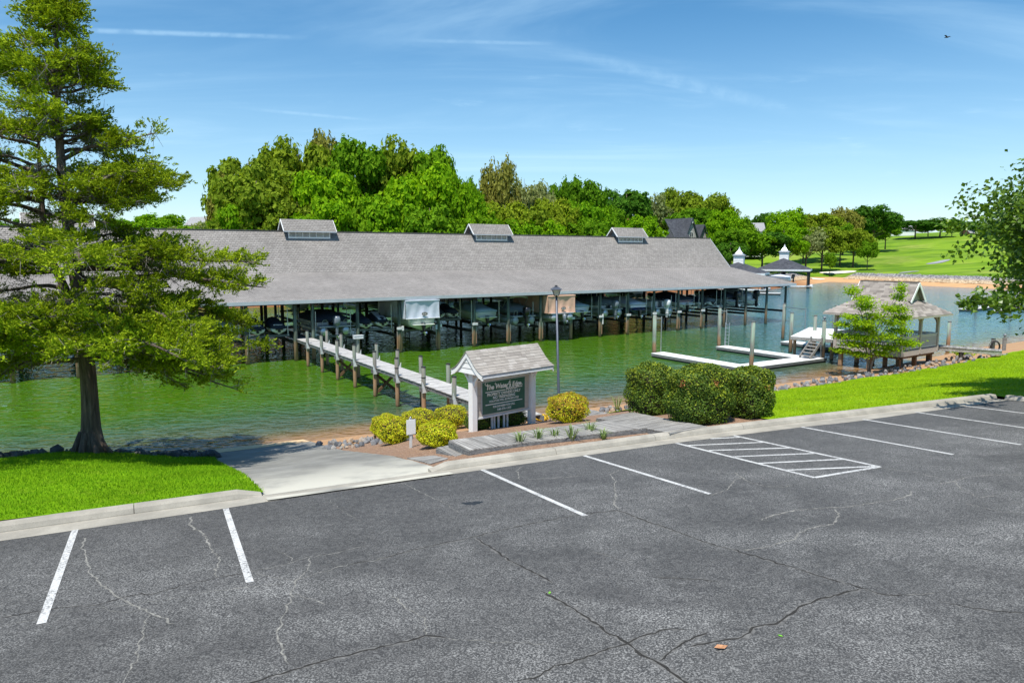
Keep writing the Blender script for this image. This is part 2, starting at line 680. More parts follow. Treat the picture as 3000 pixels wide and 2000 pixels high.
# water
m, g, b = newmat('lake_water')
v = g.pos()
px, py, pz = g.sep(v)[:3]
s_ = g.vmath('DOT_PRODUCT', v, (-0.4619, 0.8869, 0), 'v')
k_ = g.vmath('DOT_PRODUCT', v, (0.8869, 0.4619, 0), 'v')
bend = g.math('MULTIPLY', g.math('MAXIMUM', g.math('SUBTRACT', k_, 34), 0.0), 0.155)
sd_ = g.math('SUBTRACT', s_, bend)
wob = g.math('MULTIPLY', g.math('SUBTRACT', g.noise(v, 0.22, 4), 0.5), 1.6)
sd2 = g.math('ADD', sd_, wob)
far = g.math('MULTIPLY', g.step(px, 8, 42), 1.0)  # bluer towards the right: reflected sky put into the base colour
green_zone = g.math('MULTIPLY', g.step(sd2, 33, 42), g.step(px, 30, 8))  # greener before the boathouse: its cut in reflected sky, painted into the colour
deep = g.mix(green_zone, (0.034, 0.085, 0.045), (0.056, 0.140, 0.006))
deep = g.mix(far, deep, (0.045, 0.145, 0.175))
shal = g.mix(g.step(sd2, 31.0, 33.4), (0.27, 0.155, 0.065), (0.080, 0.105, 0.055))
c = g.mix(g.step(sd2, 31.8, 38), shal, deep)
c = g.mix(g.math('MULTIPLY', g.step(g.noise(v, 0.6, 4), 0.42, 0.7), 0.25), c, g.mix(1.0, c, (0.6, 0.7, 0.75), 'MULTIPLY'))
g.put(b.inputs['Base Color'], c)
b.inputs['Roughness'].default_value = 0.09
b.inputs['IOR'].default_value = 1.333
r1 = g.noise(g.scale(v, 0.8, 1.25, 1, R(18)), 1.15, 1, 0.4, 0.8)
r2 = g.noise(g.scale(v, 0.9, 1.3, 1, R(-20)), 2.7, 1, 0.4, 0.4)
r3 = g.noise(g.scale(v, 0.5, 0.8, 1), 0.16, 2)
h = g.math('ADD', g.math('MULTIPLY', r1, 1.0), g.math('MULTIPLY', r2, 0.30))
h = g.math('MULTIPLY', h, g.math('ADD', 0.35, g.math('MULTIPLY', r3, 1.2)))
g.put(b.inputs['Normal'], g.bump(h, 1.0, 0.115))

# roof shingles seen from afar
for nm, ca, cb, rows, wdt in (('shingle_roof', (0.225, 0.208, 0.192), (0.295, 0.275, 0.256), 0.15, 0.30), ('slate_roof', (0.040, 0.044, 0.056), (0.075, 0.08, 0.095), 0.25, 0.5)):
    m, g, b = newmat(nm)
    v = g.obj()
    br = g.n('ShaderNodeTexBrick', {'offset': 0.5}, Vector=v, Color1=ca, Color2=cb, Mortar=tuple(x * 0.45 for x in ca), Scale=1.0)
    br.inputs['Mortar Size'].default_value = 0.014
    br.inputs['Mortar Smooth'].default_value = 0.3
    br.inputs['Bias'].default_value = 0.0
    br.inputs['Brick Width'].default_value = wdt
    br.inputs['Row Height'].default_value = rows
    n1 = g.noise(v, 0.25, 5, 0.6)
    n2 = g.noise(g.scale(v, 1, 0.25, 1), 0.8, 4)
    n3 = g.noise(v, 9, 3, 0.7)
    c = g.mix(1.0, br.outputs[0], g.ramp(n1, [(0.3, 0.86), (0.7, 1.10)]), 'MULTIPLY')
    c = g.mix(1.0, c, g.ramp(n2, [(0.3, 0.93), (0.7, 1.06)]), 'MULTIPLY')
    c = g.mix(1.0, c, g.ramp(n3, [(0.3, 0.85), (0.7, 1.15)]), 'MULTIPLY')
    g.put(b.inputs['Base Color'], c)
    b.inputs['Roughness'].default_value = 0.9
    g.put(b.inputs['Normal'], g.bump(br.outputs[1], 0.5, -0.02))
for i, c in enumerate(((0.335, 0.305, 0.27), (0.29, 0.262, 0.232), (0.385, 0.355, 0.32), (0.25, 0.225, 0.20))):
    plain('tab_%d' % i, c, 0.92, 0.22, 40, 0.5, 120)
for i, c in enumerate(((0.285, 0.25, 0.22), (0.235, 0.205, 0.18), (0.34, 0.30, 0.265), (0.19, 0.165, 0.145))):
    plain('gtab_%d' % i, c, 0.92, 0.2, 20, 0.5, 60)


# weathered wood, along the local x axis
def wood(name, ca, cb, rough=0.85, sc=1.0, axis='x'):
    m, g, b = newmat(name)
    v = g.obj()
    off = g.n('ShaderNodeObjectInfo').outputs['Random']
    v = g.vmath('ADD', v, g.n('ShaderNodeCombineXYZ', None, X=g.math('MULTIPLY', off, 37.0), Y=g.math('MULTIPLY', off, 11.0)).outputs[0])
    st = {'x': (1.2, 22, 22), 'y': (22, 1.2, 22), 'z': (22, 22, 1.2)}[axis]
    n = g.noise(g.scale(v, *st), sc, 5, 0.65, 0.3)
    n2 = g.noise(v, 2.2, 3)
    c = g.mix(g.step(n, 0.3, 0.72), ca, cb)
    c = g.mix(1.0, c, g.ramp(off, [(0, 0.78), (1, 1.12)]), 'MULTIPLY')
    c = g.mix(1.0, c, g.ramp(n2, [(0.3, 0.85), (0.7, 1.1)]), 'MULTIPLY')
    g.put(b.inputs['Base Color'], c)
    b.inputs['Roughness'].default_value = rough
    b.inputs['Specular IOR Level'].default_value = 0.25
    g.put(b.inputs['Normal'], g.bump(n, 0.5, 0.01))
    return m


wood('deck_wood', (0.30, 0.29, 0.275), (0.62, 0.61, 0.59))
wood('path_wood', (0.15, 0.14, 0.13), (0.44, 0.43, 0.40))
wood('beam_wood', (0.10, 0.105, 0.11), (0.26, 0.265, 0.26))
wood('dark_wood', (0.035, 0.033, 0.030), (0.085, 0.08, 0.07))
wood('brown_wood', (0.10, 0.055, 0.03), (0.22, 0.13, 0.07))
wood('white_deck', (0.66, 0.66, 0.64), (0.82, 0.82, 0.81))
plain('float_white', (0.74, 0.74, 0.72), 0.7, 0.13, 1.6, 0.2, 30)


# piling: stained by the lake low down, green copper and grey above
def pile_mat(name, grey, green=0.6, zs=1.2):
    m, g, b = newmat(name)
    v = g.pos()
    z = g.sep(v)[2]
    n = g.noise(g.scale(v, 6, 6, 0.7), 1.0, 5, 0.65)
    z2 = g.math('ADD', z, g.math('MULTIPLY', g.math('SUBTRACT', n, 0.5), 1.0))
    f = g.noise(g.scale(v, 20, 20, 2), 1.0, 4)
    low = g.mix(f, (0.20, 0.115, 0.06), (0.47, 0.29, 0.17))
    wet = g.mix(g.step(z, 0.12, 0.0), low, (0.10, 0.05, 0.03))
    gr = g.mix(f, tuple(x * 0.55 for x in grey), grey)
    pat = g.mix(g.step(n, 0.40, 0.62), gr, (0.24, 0.36, 0.27))
    up = g.mix(green, gr, pat)
    c = g.mix(g.step(z2, zs - 0.15, zs + 0.35), wet, up)
    g.put(b.inputs['Base Color'], c)
    b.inputs['Roughness'].default_value = 0.85
    g.put(b.inputs['Normal'], g.bump(f, 0.5, 0.02))
    return m


pile_mat('pile_dock', (0.30, 0.27, 0.24), 0.45, 1.15)
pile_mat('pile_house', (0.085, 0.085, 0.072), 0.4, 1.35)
pile_mat('pile_moor', (0.25, 0.245, 0.22), 0.8, 1.1)

# rocks
m, g, b = newmat('riprap_rock')
v = g.obj()
q = g.n('ShaderNodeObjectInfo').outputs['Random']
c = g.ramp(q, [(0.0, (0.10, 0.11, 0.125)), (0.45, (0.20, 0.205, 0.215)), (0.8, (0.32, 0.305, 0.285)), (1.0, (0.44, 0.31, 0.19))])
n = g.noise(v, 5, 5, 0.65)
c = g.mix(1.0, c, g.ramp(n, [(0.25, 0.6), (0.75, 1.2)]), 'MULTIPLY')
g.put(b.inputs['Base Color'], c)
b.inputs['Roughness'].default_value = 0.85
g.put(b.inputs['Normal'], g.bump(n, 0.5, 0.05))
plain('dark_rock', (0.10, 0.105, 0.11), 0.85, 0.45, 4, 0.6, 12, rnd=0.5)
m, g, b = newmat('far_rock')
r = g.n('ShaderNodeNewGeometry').outputs['Random Per Island']
zz = g.sep(g.pos())[2]
c = g.ramp(r, [(0, (0.09, 0.09, 0.105)), (0.5, (0.19, 0.19, 0.20)), (1, (0.34, 0.33, 0.31))])
c2 = g.ramp(r, [(0, (0.28, 0.19, 0.11)), (1, (0.56, 0.44, 0.29))])
g.put(b.inputs['Base Color'], g.mix(g.step(zz, 2.1, 1.2), c, c2))
b.inputs['Roughness'].default_value = 0.9

# foliage
leafmat('cedar_leaf', (0.12, 0.20, 0.008), (0.42, 0.53, 0.02), 0.3, 0.8, 0, 0.1)
leafmat('cedar_dead', (0.10, 0.09, 0.06), (0.30, 0.265, 0.19), 0.1, 0.8)
leafmat('maple_leaf', (0.05, 0.12, 0.008), (0.20, 0.33, 0.03), 0.4, 0.4, 0.0, 0.5)
leafmat('dogwood_leaf', (0.16, 0.32, 0.006), (0.40, 0.56, 0.012), 0.45, 0.7, 0, 0.15)
leafmat('gold_leaf', (0.27, 0.35, 0.006), (0.84, 0.84, 0.04), 0.35, 0.6, 0, 0.2)
leafmat('rust_leaf', (0.34, 0.19, 0.012), (0.70, 0.46, 0.06), 0.3, 0.5)
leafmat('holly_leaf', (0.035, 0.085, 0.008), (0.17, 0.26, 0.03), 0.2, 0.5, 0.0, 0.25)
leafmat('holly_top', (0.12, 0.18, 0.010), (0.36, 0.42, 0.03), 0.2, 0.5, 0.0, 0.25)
leafmat('dead_leaf', (0.30, 0.10, 0.03), (0.50, 0.22, 0.08), 0.2, 0.7)
leafmat('lily_leaf', (0.12, 0.22, 0.04), (0.36, 0.46, 0.18), 0.3, 0.5)
leafmat('tree_bright', (0.10, 0.28, 0.003), (0.30, 0.56, 0.012), 0.45, 0.8, 0.2, 0.1)
leafmat('tree_green', (0.075, 0.22, 0.004), (0.23, 0.45, 0.016), 0.45, 0.8, 0.2, 0.1)
leafmat('tree_olive', (0.12, 0.21, 0.006), (0.34, 0.46, 0.03), 0.4, 0.8, 0.15, 0.1)
leafmat('tree_brown', (0.16, 0.17, 0.02), (0.38, 0.39, 0.08), 0.35, 0.8, 0.1, 0.1)
leafmat('tree_pale', (0.16, 0.21, 0.05), (0.44, 0.50, 0.20), 0.4, 0.8, 0.1, 0.1)
leafmat('tree_dark', (0.035, 0.13, 0.008), (0.12, 0.29, 0.022), 0.4, 0.8, 0.2, 0.1)
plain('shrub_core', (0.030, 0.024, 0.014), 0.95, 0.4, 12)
plain('bark', (0.125, 0.095, 0.070), 0.95, 0.5, 3, 0.8, 18)
plain('bark_grey', (0.20, 0.185, 0.165), 0.95, 0.4, 5, 0.6, 25)
m, g, b = newmat('cedar_bark')
v = g.obj()
n = g.noise(g.scale(v, 9, 9, 0.9), 1.0, 6, 0.65, 0.4)
g.put(b.inputs['Base Color'], g.ramp(n, [(0.3, (0.035, 0.026, 0.02)), (0.55, (0.14, 0.105, 0.08)), (0.8, (0.27, 0.215, 0.165))]))
b.inputs['Roughness'].default_value = 0.95
g.put(b.inputs['Normal'], g.bump(n, 1.0, 0.08))

# made things
plain('white_paint', (0.80, 0.80, 0.79), 0.55, 0.05, 4, 0.15, 30)
plain('aged_white', (0.62, 0.64, 0.64), 0.7, 0.18, 3, 0.2, 20)
plain('trim_blue', (0.44, 0.475, 0.51), 0.6, 0.08, 2)
plain('taupe_siding', (0.50, 0.44, 0.37), 0.7, 0.08, 4, 0.15, 40)
plain('sign_green', (0.016, 0.105, 0.080), 0.35, 0.15, 3, spec=0.6)
plain('letter_white', (0.80, 0.80, 0.78), 0.5, 0.04)
plain('gazebo_paint', (0.42, 0.365, 0.32), 0.65, 0.1, 3)
plain('gazebo_rail', (0.50, 0.48, 0.46), 0.65, 0.1, 3)
plain('lamp_metal', (0.075, 0.088, 0.115), 0.42, 0.15, 5, metal=0.35)
plain('lamp_black', (0.012, 0.013, 0.015), 0.4, 0.2, 5)
m, g, b = newmat('lamp_glass')
b.inputs['Base Color'].default_value = (0.62, 0.64, 0.62, 1)
b.inputs['Roughness'].default_value = 0.25
b.inputs['Transmission Weight'].default_value = 0.35
plain('galv_steel', (0.42, 0.44, 0.46), 0.4, 0.15, 8, metal=0.7)
plain('aluminium', (0.52, 0.55, 0.57), 0.38, 0.1, 3, metal=0.6)
plain('prop_steel', (0.70, 0.70, 0.70), 0.25, 0.1, 5, metal=0.9)
plain('pvc_white', (0.74, 0.75, 0.74), 0.45, 0.08, 4)
plain('boat_white', (0.74, 0.76, 0.76), 0.3, 0.05, 2, coat=0.3)
plain('boat_cream', (0.62, 0.66, 0.57), 0.3, 0.06, 2, coat=0.3)
plain('boat_grey', (0.33, 0.37, 0.40), 0.35, 0.08, 2, coat=0.2)
plain('boat_navy', (0.015, 0.035, 0.12), 0.25, 0.1, 2, coat=0.4)
plain('boat_black', (0.012, 0.013, 0.016), 0.3, 0.2, 3, coat=0.3)
plain('motor_grey', (0.17, 0.20, 0.23), 0.3, 0.1, 4, coat=0.4)
plain('motor_white', (0.72, 0.73, 0.74), 0.3, 0.05, 4, coat=0.4)
plain('cover_navy', (0.014, 0.022, 0.040), 0.85, 0.3, 5)
plain('cover_grey', (0.52, 0.56, 0.64), 0.8, 0.1, 3)
plain('cover_slate', (0.13, 0.16, 0.18), 0.85, 0.12, 3)
plain('cover_blue', (0.30, 0.42, 0.50), 0.7, 0.1, 3)
plain('cover_tan', (0.62, 0.385, 0.275), 0.85, 0.1, 3)
plain('rubber', (0.02, 0.02, 0.02), 0.7, 0.3, 10)
plain('house_siding', (0.42, 0.40, 0.385), 0.85, 0.25, 3, 0.4, 8)
plain('house_wall', (0.24, 0.26, 0.28), 0.8, 0.15, 3)
plain('brick_red', (0.36, 0.12, 0.07), 0.85, 0.25, 4)
plain('window_glass', (0.03, 0.04, 0.05), 0.08, 0.2, 2, spec=0.8)
plain('pale_roof', (0.28, 0.28, 0.29), 0.8, 0.15, 2)
plain('path_grey', (0.27, 0.28, 0.29), 0.85, 0.2, 0.5)
plain('flower_yellow', (0.80, 0.55, 0.02), 0.6, 0.2, 20)


# ------------------------------------------------------------------ the setting
# lake
bm_ = MB()
bm_.quad((-900, 10, 0), (900, 10, 0), (900, 900, 0), (-900, 900, 0))
lake = bm_.build('lake', MAT['lake_water'])
tag(lake, 'green lake water turning blue to the right', 'lake', None, 'structure')

# far shore and golf course
SHORE = np.array([(-900, 40), (-160, 78), (-90, 92), (-60, 101), (-36, 109), (-10, 122), (20, 136), (42, 147), (60, 165), (75, 184), (94, 211), (103, 190), (116, 160), (140, 140), (190, 120), (900, 60)], float)


def seg_dist(X, Y, poly):
    d = np.full(X.shape, 1e9)
    for (x0, y0), (x1, y1) in zip(poly[:-1], poly[1:]):
        dx, dy = x1 - x0, y1 - y0
        t = np.clip(((X - x0) * dx + (Y - y0) * dy) / (dx * dx + dy * dy), 0, 1)
        d = np.minimum(d, np.hypot(X - x0 - t * dx, Y - y0 - t * dy))
    return d


def far_z(X, Y):
    X = np.asarray(X, float)
    Y = np.asarray(Y, float)
    poly = np.vstack([SHORE, [(900, 2000), (-900, 2000)]])
    ins = np.zeros(X.shape, bool)
    n = len(poly)
    j = n - 1
    for i in range(n):
        xi, yi = poly[i]
        xj, yj = poly[j]
        c = ((yi > Y) != (yj > Y)) & (X < (xj - xi) * (Y - yi) / (yj - yi + 1e-12) + xi)
        ins ^= c
        j = i
    d = seg_dist(X, Y, SHORE) * np.where(ins, 1, -1)
    z = np.interp(d, [-40, 0, 5, 10, 13, 60, 240, 500, 1500], [-4, 0, 0.7, 2.1, 2.4, 5.6, 18.0, 27, 33])
    und = 0.9 * np.sin(X * 0.045 + 1.0) * np.sin(Y * 0.03 + 0.4) + 0.5 * np.sin(X * 0.11 + Y * 0.07)
    return z + und * np.clip((d - 14) / 40, 0, 1)


gx = np.concatenate([np.arange(-700, -120, 20), np.arange(-120, 260, 3.0), np.arange(260, 720, 20)])
gy = np.concatenate([np.arange(70, 260, 3.0), np.arange(260, 520, 6.0), np.arange(520, 1500, 40)])
GX, GY = np.meshgrid(gx, gy, indexing='ij')
GZ = far_z(GX, GY)
idx = np.arange(GX.size).reshape(GX.shape)
F = np.stack([idx[:-1, :-1], idx[1:, :-1], idx[1:, 1:], idx[:-1, 1:]], -1).reshape(-1, 4)
ft = bpy.data.objects.new('far_terrain', np_mesh('far_terrain', np.stack([GX, GY, GZ], -1).reshape(-1, 3), F, MAT['far_turf'], True))
tag(link(ft), 'rolling green golf course and sandy far shore', 'terrain', None, 'structure')

# near bank under everything
sheet('bank', -70, 26.4, lambda k: float(kerb_s(k)) + 0.15, lambda k: 62.0, 0.97, 0.35, -0.07, MAT['bank_soil'], 'brown soil bank running down into the lake', 'bank')
sheet('bank', 26.4, 130, lambda k: -40.0, lambda k: 62.0, 1.5, 0.25, -0.07, MAT['bank_soil'], 'brown soil bank under the lawn at the right', 'bank')
# parking lot
KEND = 26.5


def lot_sheet(name, k0, k1, s0, s1, dz, mat, n=40):
    return sheet(name, k0, k1, s0, s1, (k1 - k0) / n, 1.0, dz, mat, zf=lot_z)


lot = sheet('parking_lot', -70, KEND, lambda k: -45.0, lambda k: float(kerb_s(k)) + 0.05, 2.0, 0.5, 0.0, MAT['asphalt'], 'grey cracked asphalt parking lot', 'parking lot', zf=lot_z)
# gutter strip
gs_ = lambda k: float(np.interp(k, [-80, 1, 4, 6.5, 12.2, 16.6, 18.6, 24, 26.5], [14.2, 14.15, 14.33, 14.28, 14.2, 13.95, 13.7, 13.58, 13.55]))
sheet('gutter', -70, KEND - 0.1, gs_, lambda k: float(kerb_s(k)) + 0.02, 0.5, 7.0, 0.004, MAT['concrete'], 'pale concrete gutter strip between asphalt and kerb', 'gutter', zf=lot_z)


# kerb stones
def kerb_piece(k0, k1, name='kerb_stone', r0=False, r1=False, parent=None):
    secs = []
    n = max(2, int((k1 - k0) / 0.4) + 1)
    for i, k in enumerate(np.linspace(k0 + 0.006, k1 - 0.006, n)):
        hs_ = 1.0
        if r0:
            hs_ = min(hs_, max(0.12, math.sqrt(max(0.0, 1 - max(0, 1 - (k - k0) / 0.45) ** 2))))
        if r1:
            hs_ = min(hs_, max(0.12, math.sqrt(max(0.0, 1 - max(0, 1 - (k1 - k) / 0.45) ** 2))))
        a = float(kerb_s(k))
        prof = [(a - 0.02, -0.2), (a, 0.02), (a + 0.035, 0.10), (a + 0.075, 0.135), (a + 0.21, 0.145), (a + 0.235, 0.12), (a + 0.24, -0.2)]
        sec = []
        for ss, h in prof:
            x, y = xy(k, ss)
            sec.append((x, y, lot_z(*xy(k, a)) + (h * hs_ if h > 0 else h)))
        secs.append(sec)
    return MB().loft(secs).build(name, MAT['concrete'], parent, False)


kerb = thing('kerb', 'pale concrete kerb along the edge of the parking lot', 'kerb')
kerb['kind'] = 'structure'
kl = [1.95, -0.35, -3.4, -6.5, -9.6, -12.7, -15.8, -19, -22.2]
for i in range(len(kl) - 1):
    kerb_piece(kl[i + 1], kl[i], r1=(i == 0), parent=kerb)
kr = [5.6, 8.9, 12.0, 15.1, 18.2, 21.3, 24.4, 26.55]
for i in range(len(kr) - 1):
    kerb_piece(kr[i], kr[i + 1], r0=(i == 0), parent=kerb)
# kerb turning back along the right side of the lot
for a, b_ in ((13.7, 10.7), (10.7, 7.7), (7.7, 4.7)):
    secs = []
    for s_ in np.linspace(a - 0.006, b_ + 0.006, 6):
        k0 = KEND + (13.7 - s_) * 0.03
        sec = []
        for kk, h in ((k0 - 0.02, -0.2), (k0, 0.02), (k0 + 0.035, 0.10), (k0 + 0.075, 0.135), (k0 + 0.21, 0.145), (k0 + 0.235, 0.12), (k0 + 0.24, -0.2)):
            x, y = xy(kk, s_)
            sec.append((x, y, lot_z(*xy(k0, s_)) + h))
        secs.append(sec)
    MB().loft(secs).build('kerb_stone', MAT['concrete'], kerb, False)

# boat ramp
sheet('boat_ramp', 1.98, 5.95, lambda k: 14.22, lambda k: 31.6, 0.5, 0.8, 0.0, MAT['ramp_concrete'], 'grey concrete boat ramp going down into the lake', 'boat ramp', edge=0.0)
sheet('beach_sand', 0.6, 5.9, lambda k: 29.2 + 0.25 * (k - 0.6) * 0.3, lambda k: 31.8, 0.25, 2.5, 0.012, MAT['sand'], 'strip of orange sand at the foot of the boat ramp', 'beach', edge=0.15)

# lawns, mulch bed
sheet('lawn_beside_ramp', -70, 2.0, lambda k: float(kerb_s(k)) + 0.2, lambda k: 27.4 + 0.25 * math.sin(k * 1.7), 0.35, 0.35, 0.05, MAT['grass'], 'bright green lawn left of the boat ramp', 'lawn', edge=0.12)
sheet('mulch_bed', 5.9, 20.0, lambda k: float(kerb_s(k)) + 0.2, lambda k: 26.0 - 0.0 * k, 0.3, 0.4, 0.0, MAT['mulch'], 'brown pine straw mulch bed behind the kerb', 'mulch bed', edge=0.2)
lawn_edge = lambda k: float(14.4 + (26.3 - 14.4) * (shore_s(k) - 14.4) / 16.6) + 0.3 * math.sin(k * 0.9) - (1.0 * max(0, 1 - abs(k - 17) / 6))
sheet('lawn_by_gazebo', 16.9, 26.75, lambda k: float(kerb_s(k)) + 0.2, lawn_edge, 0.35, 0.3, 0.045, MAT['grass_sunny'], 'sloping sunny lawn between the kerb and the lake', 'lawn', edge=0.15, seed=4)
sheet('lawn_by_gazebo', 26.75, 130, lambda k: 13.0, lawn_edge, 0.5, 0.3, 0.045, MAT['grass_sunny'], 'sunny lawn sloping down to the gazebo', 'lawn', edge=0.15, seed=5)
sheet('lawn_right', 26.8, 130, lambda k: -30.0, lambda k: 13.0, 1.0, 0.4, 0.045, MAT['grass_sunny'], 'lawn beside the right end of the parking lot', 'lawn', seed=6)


# grass blades
def blades(name, N, k0, k1, s0, s1, mat, label, seed, smax=None):
    rng = np.random.default_rng(seed)
    k = rng.uniform(k0, k1, N)
    s = rng.uniform(s0, s1, N)
    ok = s > kerb_s(k) + 0.25
    if smax is not None:
        ok &= s < smax(k)
    k, s = k[ok], s[ok]
    x, y = xy(k, s)
    z = near_z(x, y) + 0.03
    n = len(x)
    h = rng.uniform(0.04, 0.085, n)
    a = rng.uniform(0, 2 * np.pi, n)
    w = rng.uniform(0.008, 0.014, n)
    lean = rng.normal(0, 0.03, (n, 2))
    V = np.zeros((n, 3, 3))
    V[:, 0] = np.stack([x - np.cos(a) * w, y - np.sin(a) * w, z], 1)
    V[:, 1] = np.stack([x + np.cos(a) * w, y + np.sin(a) * w, z], 1)
    V[:, 2] = np.stack([x + lean[:, 0], y + lean[:, 1], z + h], 1)
    o = bpy.data.objects.new(name, np_mesh(name, V.reshape(-1, 3), np.arange(3 * n).reshape(n, 3), mat))
    tag(link(o), label, 'grass', None, 'stuff')


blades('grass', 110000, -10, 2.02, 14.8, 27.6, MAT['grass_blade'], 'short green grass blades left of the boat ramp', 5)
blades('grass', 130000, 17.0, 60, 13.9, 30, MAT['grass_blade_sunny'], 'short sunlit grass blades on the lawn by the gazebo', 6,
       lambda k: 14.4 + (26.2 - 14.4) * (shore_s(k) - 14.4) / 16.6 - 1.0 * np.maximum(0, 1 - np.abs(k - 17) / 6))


# parking lines
def ribbon(name, pts, w, mat, dz, parent, jag=0.0, seed=0, taper=False):
    rng = np.random.default_rng(seed)
    P = [Vector(p) for p in pts]
    if jag:
        Q = []
        for a, b in zip(P[:-1], P[1:]):
            n = max(2, int((b - a).length / 0.07))
            for i in range(n):
                p = a.lerp(b, i / n)
                Q.append(p + Vector((rng.normal(0, jag), rng.normal(0, jag), 0)))
        Q.append(P[-1])
        P = Q
    mb = MB()
    vs = []
    for i, p in enumerate(P):
        d = P[min(i + 1, len(P) - 1)] - P[max(i - 1, 0)]
        d.z = 0
        d.normalize()
        n = Vector((-d.y, d.x, 0))
        ww = w / 2
        if jag:
            ww *= rng.uniform(0.3, 1.4)
        if taper and (i == 0 or i == len(P) - 1):
            ww *= 0.15
        for sg in (-1, 1):
            q = p + n * ww * sg
            vs.append((q.x, q.y, lot_z(q.x, q.y) + dz))
    mb.add(vs, [(2 * i, 2 * i + 1, 2 * i + 3, 2 * i + 2) for i in range(len(P) - 1)])
    return mb.build(name, mat, parent)


LINES = [((220, 1551.9), (121.2, 1826.1)), ((661.4, 1489.4), (732.1, 1705)), ((1413.3, 1375.9), (1715.6, 1510.5)), ((1711.9, 1334.4), (2080.4, 1446.7)),
         ((1980.6, 1297.6), (2386.5, 1398.9)), ((2149, 1275.5), (2577.8, 1367)), ((2348.8, 1250.6), (2792.3, 1331)), ((2527.4, 1228), (2991.7, 1302.4)),
         ((2682, 1207), (3050, 1260)), ((2831, 1189.3), (3080, 1220)),
         ((2081, 1285), (2176, 1280)), ((2016, 1305), (2234, 1295.5)), ((2077.6, 1319.5), (2312, 1312)), ((2145.6, 1338), (2383.7, 1328)),
         ((2217, 1357.5), (2468.7, 1345)), ((2296, 1377.5), (2565, 1366)), ((2386.5, 1398.9), (2577.8, 1367))]
for i, (a, b_) in enumerate(LINES):
    ribbon('parking_line', [on_lot(*a), on_lot(*b_)], 0.105, MAT['line_paint'], 0.005 + (0.0015 if i >= 10 else 0), lot)
L_, R_ = (0, 1300), (1500, 1300)
